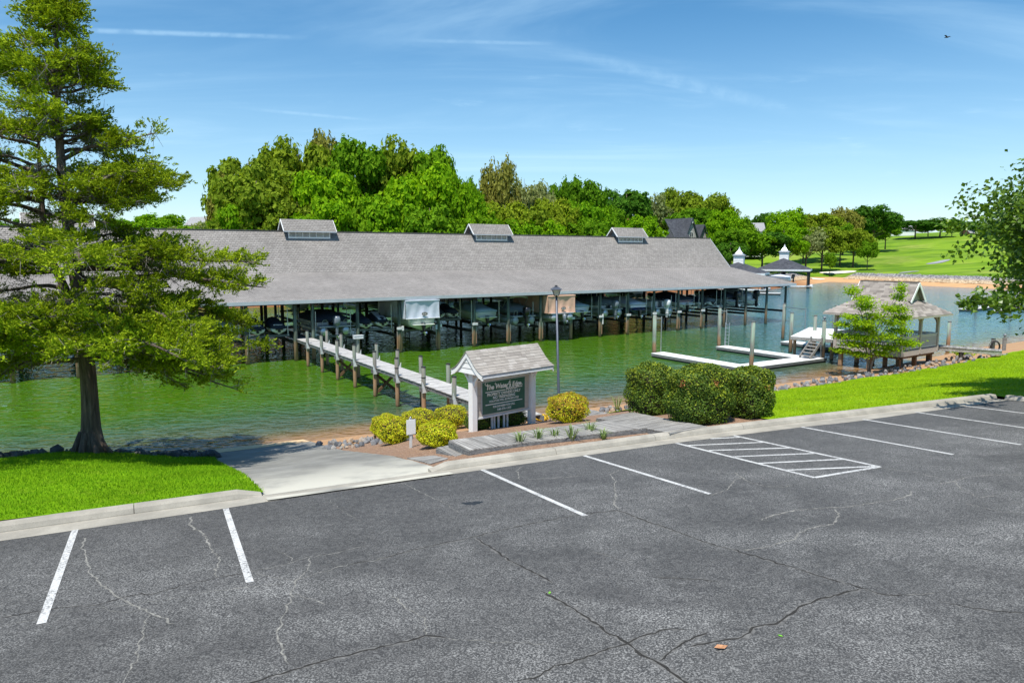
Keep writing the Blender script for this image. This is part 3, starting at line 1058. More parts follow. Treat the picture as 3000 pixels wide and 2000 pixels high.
CRACKS = [
    (L_, 'd', .022, [(0, 797), (100, 780), (300, 748), (450, 738), (620, 690), (700, 690), (830, 650), (1000, 612), (1130, 592)]),
    (L_, 'p', .03, [(1130, 592), (1280, 560), (1420, 520), (1560, 498), (1700, 462)]),
    (L_, 'p', .035, [(1360, 625), (1470, 590), (1600, 550), (1730, 532), (1880, 490)]),
    (L_, 'd', .025, [(1600, 552), (1730, 532), (1880, 490), (2040, 455), (2180, 425), (2352, 385)]),
    (L_, 'p', .022, [(0, 840), (180, 800), (330, 770), (560, 740), (760, 715), (950, 680), (1100, 660), (1300, 640)]),
    (L_, 'p', .075, [(880, 330), (870, 370), (920, 405), (960, 460), (985, 500), (1010, 540), (990, 580), (1000, 612)]),
    (L_, 'p', .06, [(383, 430), (385, 500), (410, 580), (470, 650), (540, 700), (620, 745), (700, 780), (800, 825)]),
    (L_, 'p', .04, [(680, 780), (660, 850), (640, 930), (620, 1000), (590, 1060), (570, 1098), (540, 1180)]),
    (L_, 'p', .055, [(1430, 520), (1415, 580), (1360, 625), (1345, 680), (1340, 700), (1310, 770), (1300, 800), (1270, 870), (1290, 930), (1310, 980), (1330, 1010)]),
    (L_, 'p', .035, [(1345, 685), (1410, 705), (1500, 740)]),
    (L_, 'p', .022, [(1270, 490), (1330, 520), (1345, 540)]),
    (L_, 'p', .022, [(1170, 590), (1260, 615), (1360, 625)]),
    (L_, 'p', .02, [(460, 740), (520, 765), (600, 772), (700, 740)]),
    (L_, 'd', .032, [(1100, 1120), (1150, 1098), (1300, 1050), (1450, 1005), (1600, 970), (1750, 930), (1870, 905), (1950, 880), (2050, 890)]),
    (L_, 'p', .04, [(1800, 695), (1880, 760), (1950, 800), (1955, 880)]),
    (L_, 'p', .025, [(2050, 890), (2200, 905), (2352, 910), (2520, 920)]),
    (L_, 'p', .03, [(1840, 175), (1930, 220), (2040, 270), (2110, 315)]),
    (L_, 'p', .016, [(1500, 250), (1570, 305), (1660, 355)]),
    (L_, 'd', .032, [(2180, 430), (2230, 460), (2300, 505), (2352, 540), (2420, 575), (2500, 612), (2540, 640)]),
    (R_, 'd', .042, [(130, 675), (220, 720), (300, 770), (380, 820), (450, 870), (520, 910), (600, 965), (680, 1010), (740, 1055), (810, 1098), (880, 1150)]),
    (R_, 'd', .030, [(0, 383), (120, 360), (250, 335), (350, 320), (470, 305), (520, 315), (620, 355), (750, 400), (900, 455), (1050, 495), (1200, 540), (1330, 580), (1460, 620), (1600, 660), (1680, 685), (1750, 697), (1800, 690)]),
    (R_, 'p', .025, [(1800, 693), (1950, 683)]),
    (R_, 'd', .036, [(1600, 662), (1500, 690), (1400, 715), (1320, 750), (1250, 800), (1220, 825), (1130, 835), (1060, 885), (950, 905), (860, 920), (820, 930)]),
    (R_, 'd', .022, [(30, 1090), (130, 1060), (200, 1020), (330, 985), (420, 945), (520, 920), (600, 880), (680, 855), (760, 848), (800, 852)]),
    (R_, 'd', .022, [(680, 995), (740, 945), (800, 905), (900, 865)]),
    (R_, 'p', .07, [(1060, 490), (1150, 475), (1300, 435), (1320, 405), (1400, 380), (1480, 368), (1500, 335), (1485, 300)]),
    (R_, 'p', .08, [(1190, 355), (1140, 350), (1200, 325), (1300, 305), (1450, 292), (1560, 288), (1650, 270), (1750, 258), (1830, 235), (1830, 215)]),
    (R_, 'p', .06, [(480, 300), (470, 265), (480, 240), (470, 200), (475, 170), (450, 140), (490, 120)]),
    (R_, 'p', .045, [(910, 235), (990, 210), (1020, 170), (1060, 150)]),
    (R_, 'p', .05, [(1020, 130), (1090, 175), (1160, 195), (1250, 198), (1300, 190)]),
    (R_, 'p', .06, [(1960, 185), (2030, 170), (2100, 150), (2200, 142), (2352, 142)]),
    (R_, 'p', .05, [(2030, 170), (2060, 205), (2140, 245), (2200, 240), (2280, 225)]),
    (R_, 'd', .02, [(650, 612), (760, 615), (850, 620), (950, 630)]),
    (R_, 'd', .022, [(1960, 725), (2050, 740), (2200, 765), (2352, 775)]),
    (R_, 'p', .04, [(1700, 110), (1850, 130), (2020, 168)]),
    (R_, 'p', .03, [(2070, 270), (2200, 300), (2352, 325)]),
    (R_, 'p', .022, [(350, 490), (450, 515), (560, 555)]),
    (R_, 'p', .05, [(50, 165), (130, 160), (250, 152), (330, 145)]),
    (R_, 'p', .05, [(50, 105), (20, 120), (35, 165)]),
]
for i, ((ox, oy), kd, w, pl) in enumerate(CRACKS):
    pts = [on_lot(ox + x / 1.568, oy + y / 1.568) for x, y in pl]
    if kd == 'd':
        ribbon('crack', pts, w * 1.9, MAT['crack_halo'], 0.0006 + i * 0.00002, lot, 0.02, 150 + i, True)
    w *= 0.8 if kd == 'd' else 0.45
    ribbon('crack', pts, w, MAT['crack_dark' if kd == 'd' else 'crack_pale'], (0.0015 if kd == 'p' else 0.0033) + i * 0.00004, lot, 0.012 if kd == 'd' else 0.016, 50 + i, True)

# an oily stain and a few fallen leaves
def lot_patch(name, u, v, rx, ry, mat, dz, seed):
    c = on_lot(u, v)
    rg = random.Random(seed)
    ph = [rg.uniform(0, 6.28) for _ in range(4)]
    vs = []
    n = 30
    for i in range(n):
        a = 2 * math.pi * i / n
        f = 1 + 0.25 * math.sin(2 * a + ph[0]) + 0.15 * math.sin(3 * a + ph[1]) + 0.12 * math.sin(7 * a + ph[2])
        x, y = c.x + rx * f * math.cos(a), c.y + ry * f * math.sin(a)
        vs.append((x, y, lot_z(x, y) + dz))
    return MB().add(vs, [tuple(range(n))]).build(name, mat, lot)


plain('oil_stain', (0.022, 0.021, 0.02), 0.5, 0.7, 9)
lot_patch('oil_stain', 1385, 1473, 0.16, 0.13, MAT['oil_stain'], 0.0012, 1)
for i, (u_, v_, col_, lb_) in enumerate([(2112, 1899, (0.42, 0.21, 0.10), 'curled brown leaf lying on the asphalt near the bottom'), (1610, 1737, (0.16, 0.42, 0.03), 'small green leaf lying on the asphalt beside the long dark crack'),
                                         (2286, 1863, (0.14, 0.40, 0.03), 'small green leaf lying on the asphalt right of the brown leaf')]):
    plain('fallen_leaf_%d' % i, col_, 0.7, 0.3, 20)
    p = on_lot(u_, v_)
    sc_ = 0.075 if i == 0 else 0.03
    mb = MB()
    mb.add([(x * sc_, y * sc_, z * sc_) for x, y, z in ((-1, 0, 0.15), (-0.4, 0.55, 0.35), (0.4, 0.5, 0.3), (1, 0, 0.5), (0.4, -0.5, 0.3), (-0.4, -0.55, 0.35), (0, 0, 0.1))], [(0, 1, 6), (1, 2, 6), (2, 3, 6), (3, 4, 6), (4, 5, 6), (5, 0, 6)])
    o_ = mb.build('fallen_leaf', MAT['fallen_leaf_%d' % i], None, loc=(p.x, p.y, p.z + 0.002), rot=(0, 0, i * 1.3))
    tag(o_, lb_, 'leaf')


# ------------------------------------------------------------------ rocks
def rock_mesh(name, mat, seed):
    rng = random.Random(seed)
    bm = bmesh.new()
    bmesh.ops.create_icosphere(bm, subdivisions=1, radius=0.5)
    pl = [Vector((rng.gauss(0, 1), rng.gauss(0, 1), rng.gauss(0, 1))).normalized() for _ in range(7)]
    for v in bm.verts:
        for p in pl:
            d = v.co.dot(p) - 0.33
            if d > 0:
                v.co -= p * d
        v.co *= 1 + rng.uniform(-0.08, 0.08)
    me = bpy.data.meshes.new(name)
    bm.to_mesh(me)
    bm.free()
    me.materials.append(mat)
    return me


ROCKS = [rock_mesh('stone', MAT['riprap_rock'], i) for i in range(6)]
DROCKS = [rock_mesh('stone', MAT['dark_rock'], i + 20) for i in range(5)]


def riprap(name, label, pts, meshes, seed, size=(0.22, 0.42)):
    t = thing(name, label, 'riprap')
    t['kind'] = 'structure'
    rng = random.Random(seed)
    for k, s in pts:
        x, y = xy(k, s)
        d = rng.uniform(*size)
        inst('stone', rng.choice(meshes), t, (x, y, float(near_z(x, y)) + d * 0.14), (rng.uniform(0, 6), rng.uniform(0, 6), rng.uniform(0, 6)),
             (d * rng.uniform(0.9, 1.5), d * rng.uniform(0.8, 1.2), d * rng.uniform(0.6, 0.95)))
    return t


rr = random.Random(11)
pts = []
for i in range(210):
    k = -13 + 15.2 * (i / 210) + rr.uniform(-0.1, 0.1)
    pts.append((k, rr.uniform(27.2, 28.6)))
left_rip = riprap('riprap_left', 'dark grey boulders edging the lawn below the cedar tree', pts, DROCKS, 3, (0.3, 0.58))
pts = [(rr.uniform(5.7, 8.6), rr.uniform(24.6, 27.8)) for _ in range(70)] + [(rr.uniform(12.5, 17), rr.uniform(26, 29)) for _ in range(30)]
riprap('riprap_ramp', 'small pale stones beside the boat ramp behind the yellow shrubs', pts, ROCKS, 4, (0.16, 0.34))
pts = []
for i in range(300):
    k = 19 + 36 * (i / 300) ** 1.15 + rr.uniform(-0.2, 0.2)
    f = (float(shore_s(k)) - 14.4) / 16.6
    pts.append((k, 14.4 + (rr.uniform(25.9, 28.9) - 14.4) * f - max(0, 1.0 * (1 - abs(k - 18) / 6))))
riprap('riprap_right', 'grey and tan stones edging the lawn below the gazebo', pts, ROCKS, 5, (0.16, 0.36))

# far riprap: thousands of stones, one mass
rng = np.random.default_rng(2)
octv = np.array([(1, 0, 0), (0, 1, 0), (-1, 0, 0), (0, -1, 0), (0, 0, 1), (0, 0, -1)], float)
octf = np.array([(0, 1, 4), (1, 2, 4), (2, 3, 4), (3, 0, 4), (1, 0, 5), (2, 1, 5), (3, 2, 5), (0, 3, 5)])
VV, FF = [], []
sh = SHORE
for (x0, y0), (x1, y1) in zip(sh[1:-1], sh[2:]):
    L = math.hypot(x1 - x0, y1 - y0)
    if x1 < 62:
        continue
    n = int(min(L, 120) * 85)
    t = rng.uniform(0, 1, n)
    nx, ny = -(y1 - y0) / L, (x1 - x0) / L
    off = rng.uniform(5.0, 10.8, n)
    X = x0 + (x1 - x0) * t + nx * off
    Y = y0 + (y1 - y0) * t + ny * off
    Z = far_z(X, Y)
    ok = (Z > 0.55) & (Z < 2.9)
    for x, y, z in zip(X[ok], Y[ok], Z[ok]):
        d = rng.uniform(0.18, 0.45)
        j = octv * (d * rng.uniform(0.7, 1.3, (6, 1))) * np.array([1.15, 1.15, 0.75])
        FF.append(octf + len(VV) * 6)
        VV.append(j + np.array([x, y, z + 0.1]))
fr = bpy.data.objects.new('far_riprap', np_mesh('far_riprap', np.vstack(VV), np.vstack(FF), MAT['far_rock']))
tag(link(fr), 'band of grey and tan rocks along the far golf course shore', 'riprap', None, 'stuff')

# ------------------------------------------------------------------ shrubs


def blob_leaves(name, N, rx, ry, rz, L, W, mat, seed, square=2.0, shell=0.16, lump=0.06, keep=None):
    rng = np.random.default_rng(seed)
    D = rng.normal(size=(int(N * 1.3), 3))
    D /= np.linalg.norm(D, axis=1, keepdims=True)
    D = D[D[:, 2] > -0.75][:N]
    q = (np.abs(D) ** square).sum(1) ** (-1.0 / square)
    S = D * q[:, None]
    lp = 1 + lump * (np.sin(S[:, 0] * 5 + seed) * np.sin(S[:, 1] * 6 + 1) + np.sin(S[:, 2] * 7 + S[:, 0] * 4))
    P = S * lp[:, None] * (1 - shell * rng.uniform(0, 1, len(S)) ** 1.5)[:, None]
    nn = np.sign(S) * np.abs(S) ** (square - 1)
    if keep is not None:
        ok = keep(P, rng)
        P, nn = P[ok], nn[ok]
    P = P * np.array([rx, ry, rz])
    nn = nn / np.linalg.norm(nn, axis=1, keepdims=True)
    return leaf_mesh(name, P, nn, rng.uniform(0.6, 1.2, len(P)) * L, rng.uniform(0.6, 1.2, len(P)) * W, mat, rng, nn, 0.55)


def blob_core(rx, ry, rz, square, mat):
    bm = bmesh.new()
    bmesh.ops.create_icosphere(bm, subdivisions=3, radius=1)
    for v in bm.verts:
        d = v.co.normalized()
        q = (abs(d.x) ** square + abs(d.y) ** square + abs(d.z) ** square) ** (-1 / square)
        v.co = Vector((d.x * q * rx, d.y * q * ry, d.z * q * rz)) * 0.85
    me = bpy.data.meshes.new('core')
    bm.to_mesh(me)
    bm.free()
    me.materials.append(mat)
    me.polygons.foreach_set('use_smooth', [True] * len(me.polygons))
    return me


def shrub(name, label, cx, by, wpx, hpx, mats, seed, N=6500, square=2.3, L=0.055, W=0.018, depth_f=0.95, group=None, back=0.45, dead=None, pos=None):
    base = pos if pos is not None else on(cx, by)
    d = depth(base)
    w = wpx / 2084 * d
    h = hpx / 2084 * d * 0.96
    x, y = base.x, base.y + w * back * 0.5
    z = float(near_z(x, y))
    t = thing(name, label, 'shrub', (x, y, z), KANG, group)
    rx, ry, rz = w / 2, w / 2 * depth_f, h * 0.54
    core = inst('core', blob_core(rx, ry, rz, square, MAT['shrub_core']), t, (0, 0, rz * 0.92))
    stem = MB()
    for i in range(5):
        a = i * 1.26
        stem.tube([(0.1 * math.cos(a), 0.1 * math.sin(a), -0.08), (0.3 * rx * math.cos(a), 0.3 * ry * math.sin(a), rz * 0.7)], [0.02, 0.012], 5)
    stem.build('stem', MAT['bark'], t)
    for i, (mn, frac) in enumerate(mats):
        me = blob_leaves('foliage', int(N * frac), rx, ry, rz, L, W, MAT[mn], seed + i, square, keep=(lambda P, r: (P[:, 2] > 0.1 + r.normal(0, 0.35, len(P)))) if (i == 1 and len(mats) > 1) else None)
        inst('foliage', me, t, (0, 0, rz * 0.92))
    if dead:
        rg = np.random.default_rng(seed)
        for dx, dy, dz, n in dead:
            P = rg.normal(0, 0.07, (n, 3)) + np.array([dx * rx, dy * ry, dz * rz])
            inst('dead_twig', leaf_mesh('dead_twig', P, rg.normal(size=(n, 3)), rg.uniform(0.05, 0.09, n), rg.uniform(0.012, 0.02, n), MAT['dead_leaf'], rg), t, (0, 0, rz * 0.92))['kind'] = 'stuff'
    return t


GY_ = [('gold_leaf', 0.8), ('rust_leaf', 0.16)]
shrub('golden_shrub', 'leftmost rounded yellow green shrub, half hidden behind another shrub', 1126, 1283, 84, 70, GY_, 1, group='yellow shrubs beside the boat ramp')
shrub('golden_shrub', 'rounded yellow green shrub directly left of the blank white post sign', 1150, 1301, 94, 80, GY_, 2, group='yellow shrubs beside the boat ramp')
shrub('golden_shrub', 'yellow green shrub showing behind the blank white post sign', 1222, 1266, 104, 68, GY_, 3, group='yellow shrubs beside the boat ramp')
shrub('golden_shrub', 'round yellow green shrub close to the left post of the marina sign', 1319, 1254, 102, 66, GY_, 4, group='yellow shrubs beside the boat ramp')
shrub('golden_shrub', 'wide yellow green shrub at the front beside the wooden step', 1278, 1310, 116, 76, GY_, 5, 7500, group='yellow shrubs beside the boat ramp')
shrub('rusty_round_shrub', 'round shrub with rust tinted top at the foot of the lamp post', 1664, 1238, 123, 86, [('gold_leaf', 0.5), ('rust_leaf', 0.55)], 6, 9000, 2.4)
shrub('flower_clump', 'low clump of yellow flowers right of the marina sign', 1589, 1233, 38, 19, [('flower_yellow', 1.0)], 7, 900, 2.0, 0.05, 0.02)
sl_, sr_ = on(1386, 1264), on(1557, 1240)
sn_ = Vector((-(sr_.y - sl_.y), sr_.x - sl_.x, 0)).normalized()
for i, (f_, lb_) in enumerate(((0.2, 'low dark shrub behind the left half of the marina sign'), (0.5, 'low dark shrub behind the middle of the marina sign'), (0.8, 'low dark shrub behind the right half of the marina sign'))):
    q_ = sl_.lerp(sr_, f_) + sn_ * 0.42
    shrub('low_dark_shrub', lb_, 0, 0, 78, 50, [('holly_leaf', 1.0)], 8 + 40 * i, 2600, 2.8, 0.05, 0.018, pos=q_, group='low shrubs behind the marina sign')
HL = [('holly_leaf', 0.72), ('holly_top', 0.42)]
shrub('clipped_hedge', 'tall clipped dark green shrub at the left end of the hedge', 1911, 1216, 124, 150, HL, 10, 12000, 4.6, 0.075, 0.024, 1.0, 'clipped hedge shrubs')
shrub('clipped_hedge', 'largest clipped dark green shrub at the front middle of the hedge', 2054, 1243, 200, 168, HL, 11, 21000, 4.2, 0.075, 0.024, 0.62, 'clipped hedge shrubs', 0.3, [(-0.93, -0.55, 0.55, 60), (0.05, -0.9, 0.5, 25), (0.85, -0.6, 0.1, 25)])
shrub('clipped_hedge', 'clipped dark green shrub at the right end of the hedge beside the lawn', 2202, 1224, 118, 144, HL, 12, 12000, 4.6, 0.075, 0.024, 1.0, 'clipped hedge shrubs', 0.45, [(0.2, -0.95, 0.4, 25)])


def lily(cx, by, hpx, label, seed, n=26, flowers=True):
    p = on(cx, by)
    h = hpx / 2084 * depth(p) * 1.45
    t = thing('daylily_clump', label, 'plant', p, 0, 'daylily clumps along the boardwalk')
    rg = random.Random(seed)
    mb = MB()
    for i in range(n):
        a = rg.uniform(0, 6.28)
        sp = rg.uniform(0.3, 1.0) * h * 1.1
        top = h * rg.uniform(0.6, 1.05)
        d = Vector((math.cos(a), math.sin(a), 0))
        q = Vector((-d.y, d.x, 0)) * 0.013
        b0 = d * 0.04
        pm = d * sp * 0.45 + Vector((0, 0, top * 0.8))
        pe = d * sp + Vector((0, 0, top * rg.uniform(0.75, 1.0)))
        mb.add([b0 - q, b0 + q, pm + q * 0.9, pm - q * 0.9, pe], [(0, 1, 2, 3), (3, 2, 4)])
    mb.build('blade', MAT['lily_leaf'], t)['kind'] = 'stuff'
    return t


for i, (cx, by, h, lb) in enumerate([
        (1523, 1303, 30, 'leftmost daylily clump along the front of the boardwalk'), (1575, 1294, 32, 'second daylily clump from the left along the boardwalk'),
        (1625, 1288, 28, 'sparse daylily clump, third from the left along the boardwalk'), (1675, 1291, 36, 'widest daylily clump, fourth from the left along the boardwalk'),
        (1729, 1275, 32, 'fifth daylily clump from the left along the boardwalk'), (1768, 1287, 24, 'small thin daylily clump at the right end by the kerb'),
        (1809, 1201, 32, 'grey green daylily clump by the lake behind the boardwalk landing')]):
    lily(cx, by, h, lb, i)
# fern by the gangway
fp = on(2820, 1040)
t = thing('fern_clump', 'bright green leafy clump among the rocks by the gangway', 'plant', fp)
rg = np.random.default_rng(8)
P = rg.normal(0, 1, (500, 3)) * np.array([0.34, 0.34, 0.14]) + np.array([0, 0, 0.3])
P[:, 2] = np.abs(P[:, 2])
inst('foliage', leaf_mesh('foliage', P, rg.normal(size=(500, 3)) + P, rg.uniform(0.15, 0.28, 500), rg.uniform(0.04, 0.07, 500), MAT['dogwood_leaf'], rg), t)
MB().tube([(0, 0, -0.05), (0.02, 0, 0.3)], [0.02, 0.01], 5).build('stem', MAT['bark'], t)

# ------------------------------------------------------------------ the cedar
CB = at(265, 1324, 1.46)
CB.z = float(near_z(CB.x, CB.y))
cz = CB.z
cedar = thing('cedar_tree', 'tall feathery cedar with bare trunk and drooping branches at the left', 'tree', CB)
rng = np.random.default_rng(77)
H = 16.2 - cz


def spine(h, lead=0):
    x = -0.022 * h * 0.5 + 0.1 * math.sin(h * 0.5)
    y = 0.08 * math.sin(h * 0.4 + 1)
    if lead:
        x -= 0.8 * min(1, max(0, (h - 4.2) / 2.5)) - 0.045 * max(0, h - 7)
    return Vector((x, y, h))


mb = MB()
hh = np.linspace(-0.25, H, 28)
mb.tube([spine(h) for h in hh], [(0.55 if h < 0 else 0.27 + 0.26 * math.exp(-h * 2.4)) * max(0.05, 1 - h / (H * 1.03)) ** 0.85 + 0.012 for h in hh], 14)
for a in range(7):      # root flare
    an = a * 0.9 + 0.2
    mb.tube([(0.2 * math.cos(an), 0.2 * math.sin(an), 0.75), (0.48 * math.cos(an), 0.48 * math.sin(an), 0.12), (0.8 * math.cos(an), 0.8 * math.sin(an), -0.2)], [0.11, 0.10, 0.05], 7)
mb.build('trunk', MAT['cedar_bark'], cedar, True)
mb = MB()
h2 = np.linspace(4.0, H - 3.4, 16)
mb.tube([spine(h, 1) for h in h2], [0.15 * max(0.1, 1 - (h - 4) / (H - 7)) + 0.01 for h in h2], 9)
mb.build('second_leader', MAT['cedar_bark'], cedar, True)

limbs, twigs = MB(), MB()
LP, LD = [], []       # living sprays
DP, DD = [], []       # dead sprays
REACH = [(2.4, 4.0), (3.5, 4.7), (5.0, 5.2), (6.6, 5.2), (7.4, 2.8), (8.4, 3.0), (9.4, 3.2), (10.1, 2.0), (11.0, 1.9), (12.0, 1.6), (13.0, 0.9), (14, 0.45), (15, 0.25)]


def reach(h):
    return float(np.interp(h, [a for a, b in REACH], [b for a, b in REACH]))


def spray(c, r, n, axis):
    """feathery tufts of scale foliage fanning out from c"""
    k = max(2, n // 17)
    ax_ = np.array(axis)
    for _ in range(k):
        td = ax_ * 0.9 + rng.normal(0, 0.55, 3) * np.array([1, 1, 0.5]) + np.array([0, 0, 0.22])
        td /= np.linalg.norm(td)
        ln = rng.uniform(0.9, 2.0) * r
        m = 17
        u = rng.uniform(0, 1, m)
        o_ = np.array(c) + rng.normal(0, 0.45, 3) * r * np.array([1, 1, 0.5])
        LP.append(o_ + td * (u * ln)[:, None] + rng.normal(0, 1, (m, 3)) * (0.055 * (1.15 - u))[:, None])
        LD.append(td + rng.normal(0, 0.55, (m, 3)) + np.array([0, 0, 0.2]))


def branch(i, h, az, L, rise=None):
    lead = 1 if (5 < h < H - 4 and math.cos(az) < -0.1) else 0
    o = spine(h, lead)
    if rise is None:
        rise = np.interp(h, [3, 6, 9, 13, 16], [-0.05, 0.10, 0.26, 0.5, 0.9]) + rng.normal(0, 0.1)
    sag = np.interp(h, [3, 6, 10, 16], [-0.24, -0.17, -0.12, 0.05])
    d = Vector((math.cos(az), math.sin(az), 0))
    side = Vector((-d.y, d.x, 0))
    bend = rng.normal(0, 0.18)

    def path(t):
        return o + d * (L * t) + side * (bend * L * t * t) + Vector((0, 0, L * (rise * t + sag * t * t) + 0.06 * math.sin(t * 9 + i)))
    ts = np.linspace(0, 1, 8)
    r0 = 0.028 + 0.014 * L
    limbs.tube([path(t) for t in ts], [r0 * (1 - 0.9 * t) + 0.006 for t in ts], 6, False)
    m = int(4 + L * 3.6)
    for j in range(m):
        t = rng.uniform(0.25, 1.0) if h < 13 else rng.uniform(0.05, 1.0)
        p = path(t)
        sl = rng.uniform(0.25, 0.66) * L * (1.12 - t) * 0.85 + 0.25
        sg = 1 if j % 2 else -1
        q = p + (side * sg * rng.uniform(0.6, 1.0) + d * rng.uniform(0.2, 0.9)) * sl * 0.75 + Vector((0, 0, rng.normal(0.0, 0.16) * sl + 0.02))
        twigs.tube([p, p.lerp(q, 0.5) + Vector((0, 0, 0.05)), q], [0.016, 0.010, 0.005], 3, False)
        ax = (q - p).normalized()
        live = t > 0.42 + rng.normal(0, 0.13) or h > 13
        nc = 2 + int(sl * 2.0)
        for c in range(nc):
            w = (c + 1) / nc
            cc = p.lerp(q, w) + Vector((rng.normal(0, 0.1), rng.normal(0, 0.1), rng.normal(0.05, 0.06)))
            if live:
                if rng.uniform() < 0.9:
                    spray(cc, rng.uniform(0.16, 0.32), int(rng.uniform(60, 110)), ax)
            elif rng.uniform() < 0.4:
                n = 26
                pp = rng.normal(0, 0.2, (n, 3)) + np.array(cc)
                DP.append(pp)
                DD.append(rng.normal(size=(n, 3)) + np.array([0, 0, -0.3]))
        for c in range(3):
            q2 = p.lerp(q, rng.uniform(0.2, 0.9)) + Vector(rng.normal(0, 0.24, 3))
            twigs.tube([p.lerp(q, 0.4 + 0.2 * c), q2], [0.008, 0.004], 3, False)


nb = 124
for i in range(nb):
    f = (i + 0.5) / nb
    h = 3.4 + (H - 3.6) * (f ** 1.05)
    h += 0.35 * math.sin(h * 3.4)          # loose tiers
    branch(i, h, i * 2.39996 + rng.normal(0, 0.3), reach(h) * rng.uniform(0.55, 1.08))
# low drooping boughs and the long right hand ones
for i, (h, az, L, rs_) in enumerate([(4.5, -1.2, 4.8, 0.08), (4.3, -1.9, 4.8, 0.08), (4.3, -0.6, 5.0, 0.08), (4.0, -2.5, 5.0, 0.0), (3.2, -0.05, 4.7, 0.0), (3.3, 0.25, 4.2, -0.02), (3.2, 3.3, 4.9, -0.05), (4.9, -1.6, 5.0, 0.1), (4.2, -0.3, 5.2, 0.05),
                                     (4.0, 0.05, 5.4, 0.12), (4.8, -0.25, 5.6, 0.12), (5.7, 0.1, 5.9, 0.14), (6.2, -0.1, 5.8, 0.18), (8.3, 0.0, 3.5, 0.28), (8.6, -0.35, 3.4, 0.26), (9.0, 0.3, 3.0, 0.2), (11.6, 0.2, 1.6, 0.25), (11.8, 2.9, 2.4, 0.3), (9.2, 3.3, 3.4, 0.3), (4.3, -1.5, 4.6, 0.1), (4.6, -1.0, 6.3, 0.06), (4.5, -2.1, 6.3, 0.04), (4.8, -1.55, 6.4, 0.08), (4.4, -0.45, 6.0, 0.02), (4.2, -2.7, 6.0, 0.02)]):
    branch(200 + i, h, az, L, rs_)
limbs.build('limb', MAT['cedar_bark'], cedar, True)
tw = twigs.build('twig', MAT['bark_grey'], cedar)
tw['kind'] = 'stuff'
LPa, LDa = np.vstack(LP), np.vstack(LD)
n = len(LPa)
fo = inst('foliage', leaf_mesh('foliage', LPa, LDa, rng.uniform(0.09, 0.16, n), rng.uniform(0.014, 0.026, n), MAT['cedar_leaf'], rng), cedar)
fo['kind'] = 'stuff'
DPa, DDa = np.vstack(DP), np.vstack(DD)
n = len(DPa)
fo = inst('dead_foliage', leaf_mesh('dead_foliage', DPa, DDa, rng.uniform(0.08, 0.16, n), rng.uniform(0.008, 0.014, n), MAT['cedar_dead'], rng), cedar)
fo['kind'] = 'stuff'
print('cedar leaves', len(LPa), len(DPa))

# ------------------------------------------------------------------ maple at the right edge
mx, my = 21.6, 23.4
mz = float(near_z(mx, my))
maple = thing('maple_tree', 'leafy maple reaching into the frame at the right edge', 'tree', (mx, my, mz))
rng = np.random.default_rng(5)
mb = MB()
mb.tube([(0, 0, -0.2), (0.05, 0, 1.2), (0, 0.1, 3.0), (-0.1, 0.1, 5.0), (0, 0, 8.2)], [0.42, 0.30, 0.27, 0.2, 0.06], 12)
mb.build('trunk', MAT['bark'], maple, True)
MP, MD = [], []
lim = MB()
for i in range(60):
    az = i * 2.4 + rng.normal(0, 0.2)
    h = 3.0 + 5.6 * ((i + 0.5) / 60)
    L = float(np.interp(h, [2.4, 3.6, 5.2, 7.2, 8.6], [2.6, 4.6, 6.2, 4.6, 2.2])) * rng.uniform(0.75, 1.05)
    d = Vector((math.cos(az), math.sin(az), 0))
    e = d * L + Vector((0, 0, rng.uniform(-0.02, 0.35) * L))
    o = Vector((0, 0, h * 0.86))
    mid = o + e * 0.5 + Vector((0, 0, 0.3))
    lim.tube([o, mid, o + e], [0.07, 0.045, 0.012], 6, False)
    for j in range(60):
        t = rng.uniform(0.3, 1.03)
        c = o + e * t + Vector((0, 0, 0.3 * math.sin(t * 3))) + Vector(rng.normal(0, 0.55, 3)) * (0.5 + 0.5 * t)
        n = 26
        p = rng.normal(0, 1, (n, 3)) * np.array([0.26, 0.26, 0.16]) + np.array(c)
        MP.append(p)
        MD.append(rng.normal(0, 0.6, (n, 3)) + np.array([d.x * 0.6, d.y * 0.6, -0.35]))
# the low hanging bough in front of the water
bo = aty(3040, 905, 22.6) - Vector((mx, my, mz))
tip = aty(2800, 890, 21.5) - Vector((mx, my, mz))
lim.tube([Vector((0, 0, 3.0)), (bo + Vector((0, 0, 3.0))) * 0.5 + Vector((0, 0, 0.3)), bo, bo.lerp(tip, 0.5) + Vector((0, 0, 0.04)), tip], [0.07, 0.05, 0.03, 0.018, 0.005], 6, False)
for j in range(44):
    t = rng.uniform(0.25, 1.0)
    c = bo.lerp(tip, t) + Vector((rng.normal(0, 0.12), rng.normal(0, 0.2), rng.normal(0.08, 0.17)))
    n = 9
    MP.append(rng.normal(0, 0.09, (n, 3)) + np.array(c))
    MD.append(rng.normal(0, 0.7, (n, 3)) + np.array([-0.4, 0, -0.2]))
lim.build('limb', MAT['bark'], maple, True)
MPa, MDa = np.vstack(MP), np.vstack(MD)
n = len(MPa)
inst('foliage', leaf_mesh('foliage', MPa, MDa, rng.uniform(0.12, 0.22, n), rng.uniform(0.055, 0.10, n), MAT['maple_leaf'], rng, np.array([0, 0, 0.8]) + MDa * 0.5, 0.6), maple)['kind'] = 'stuff'

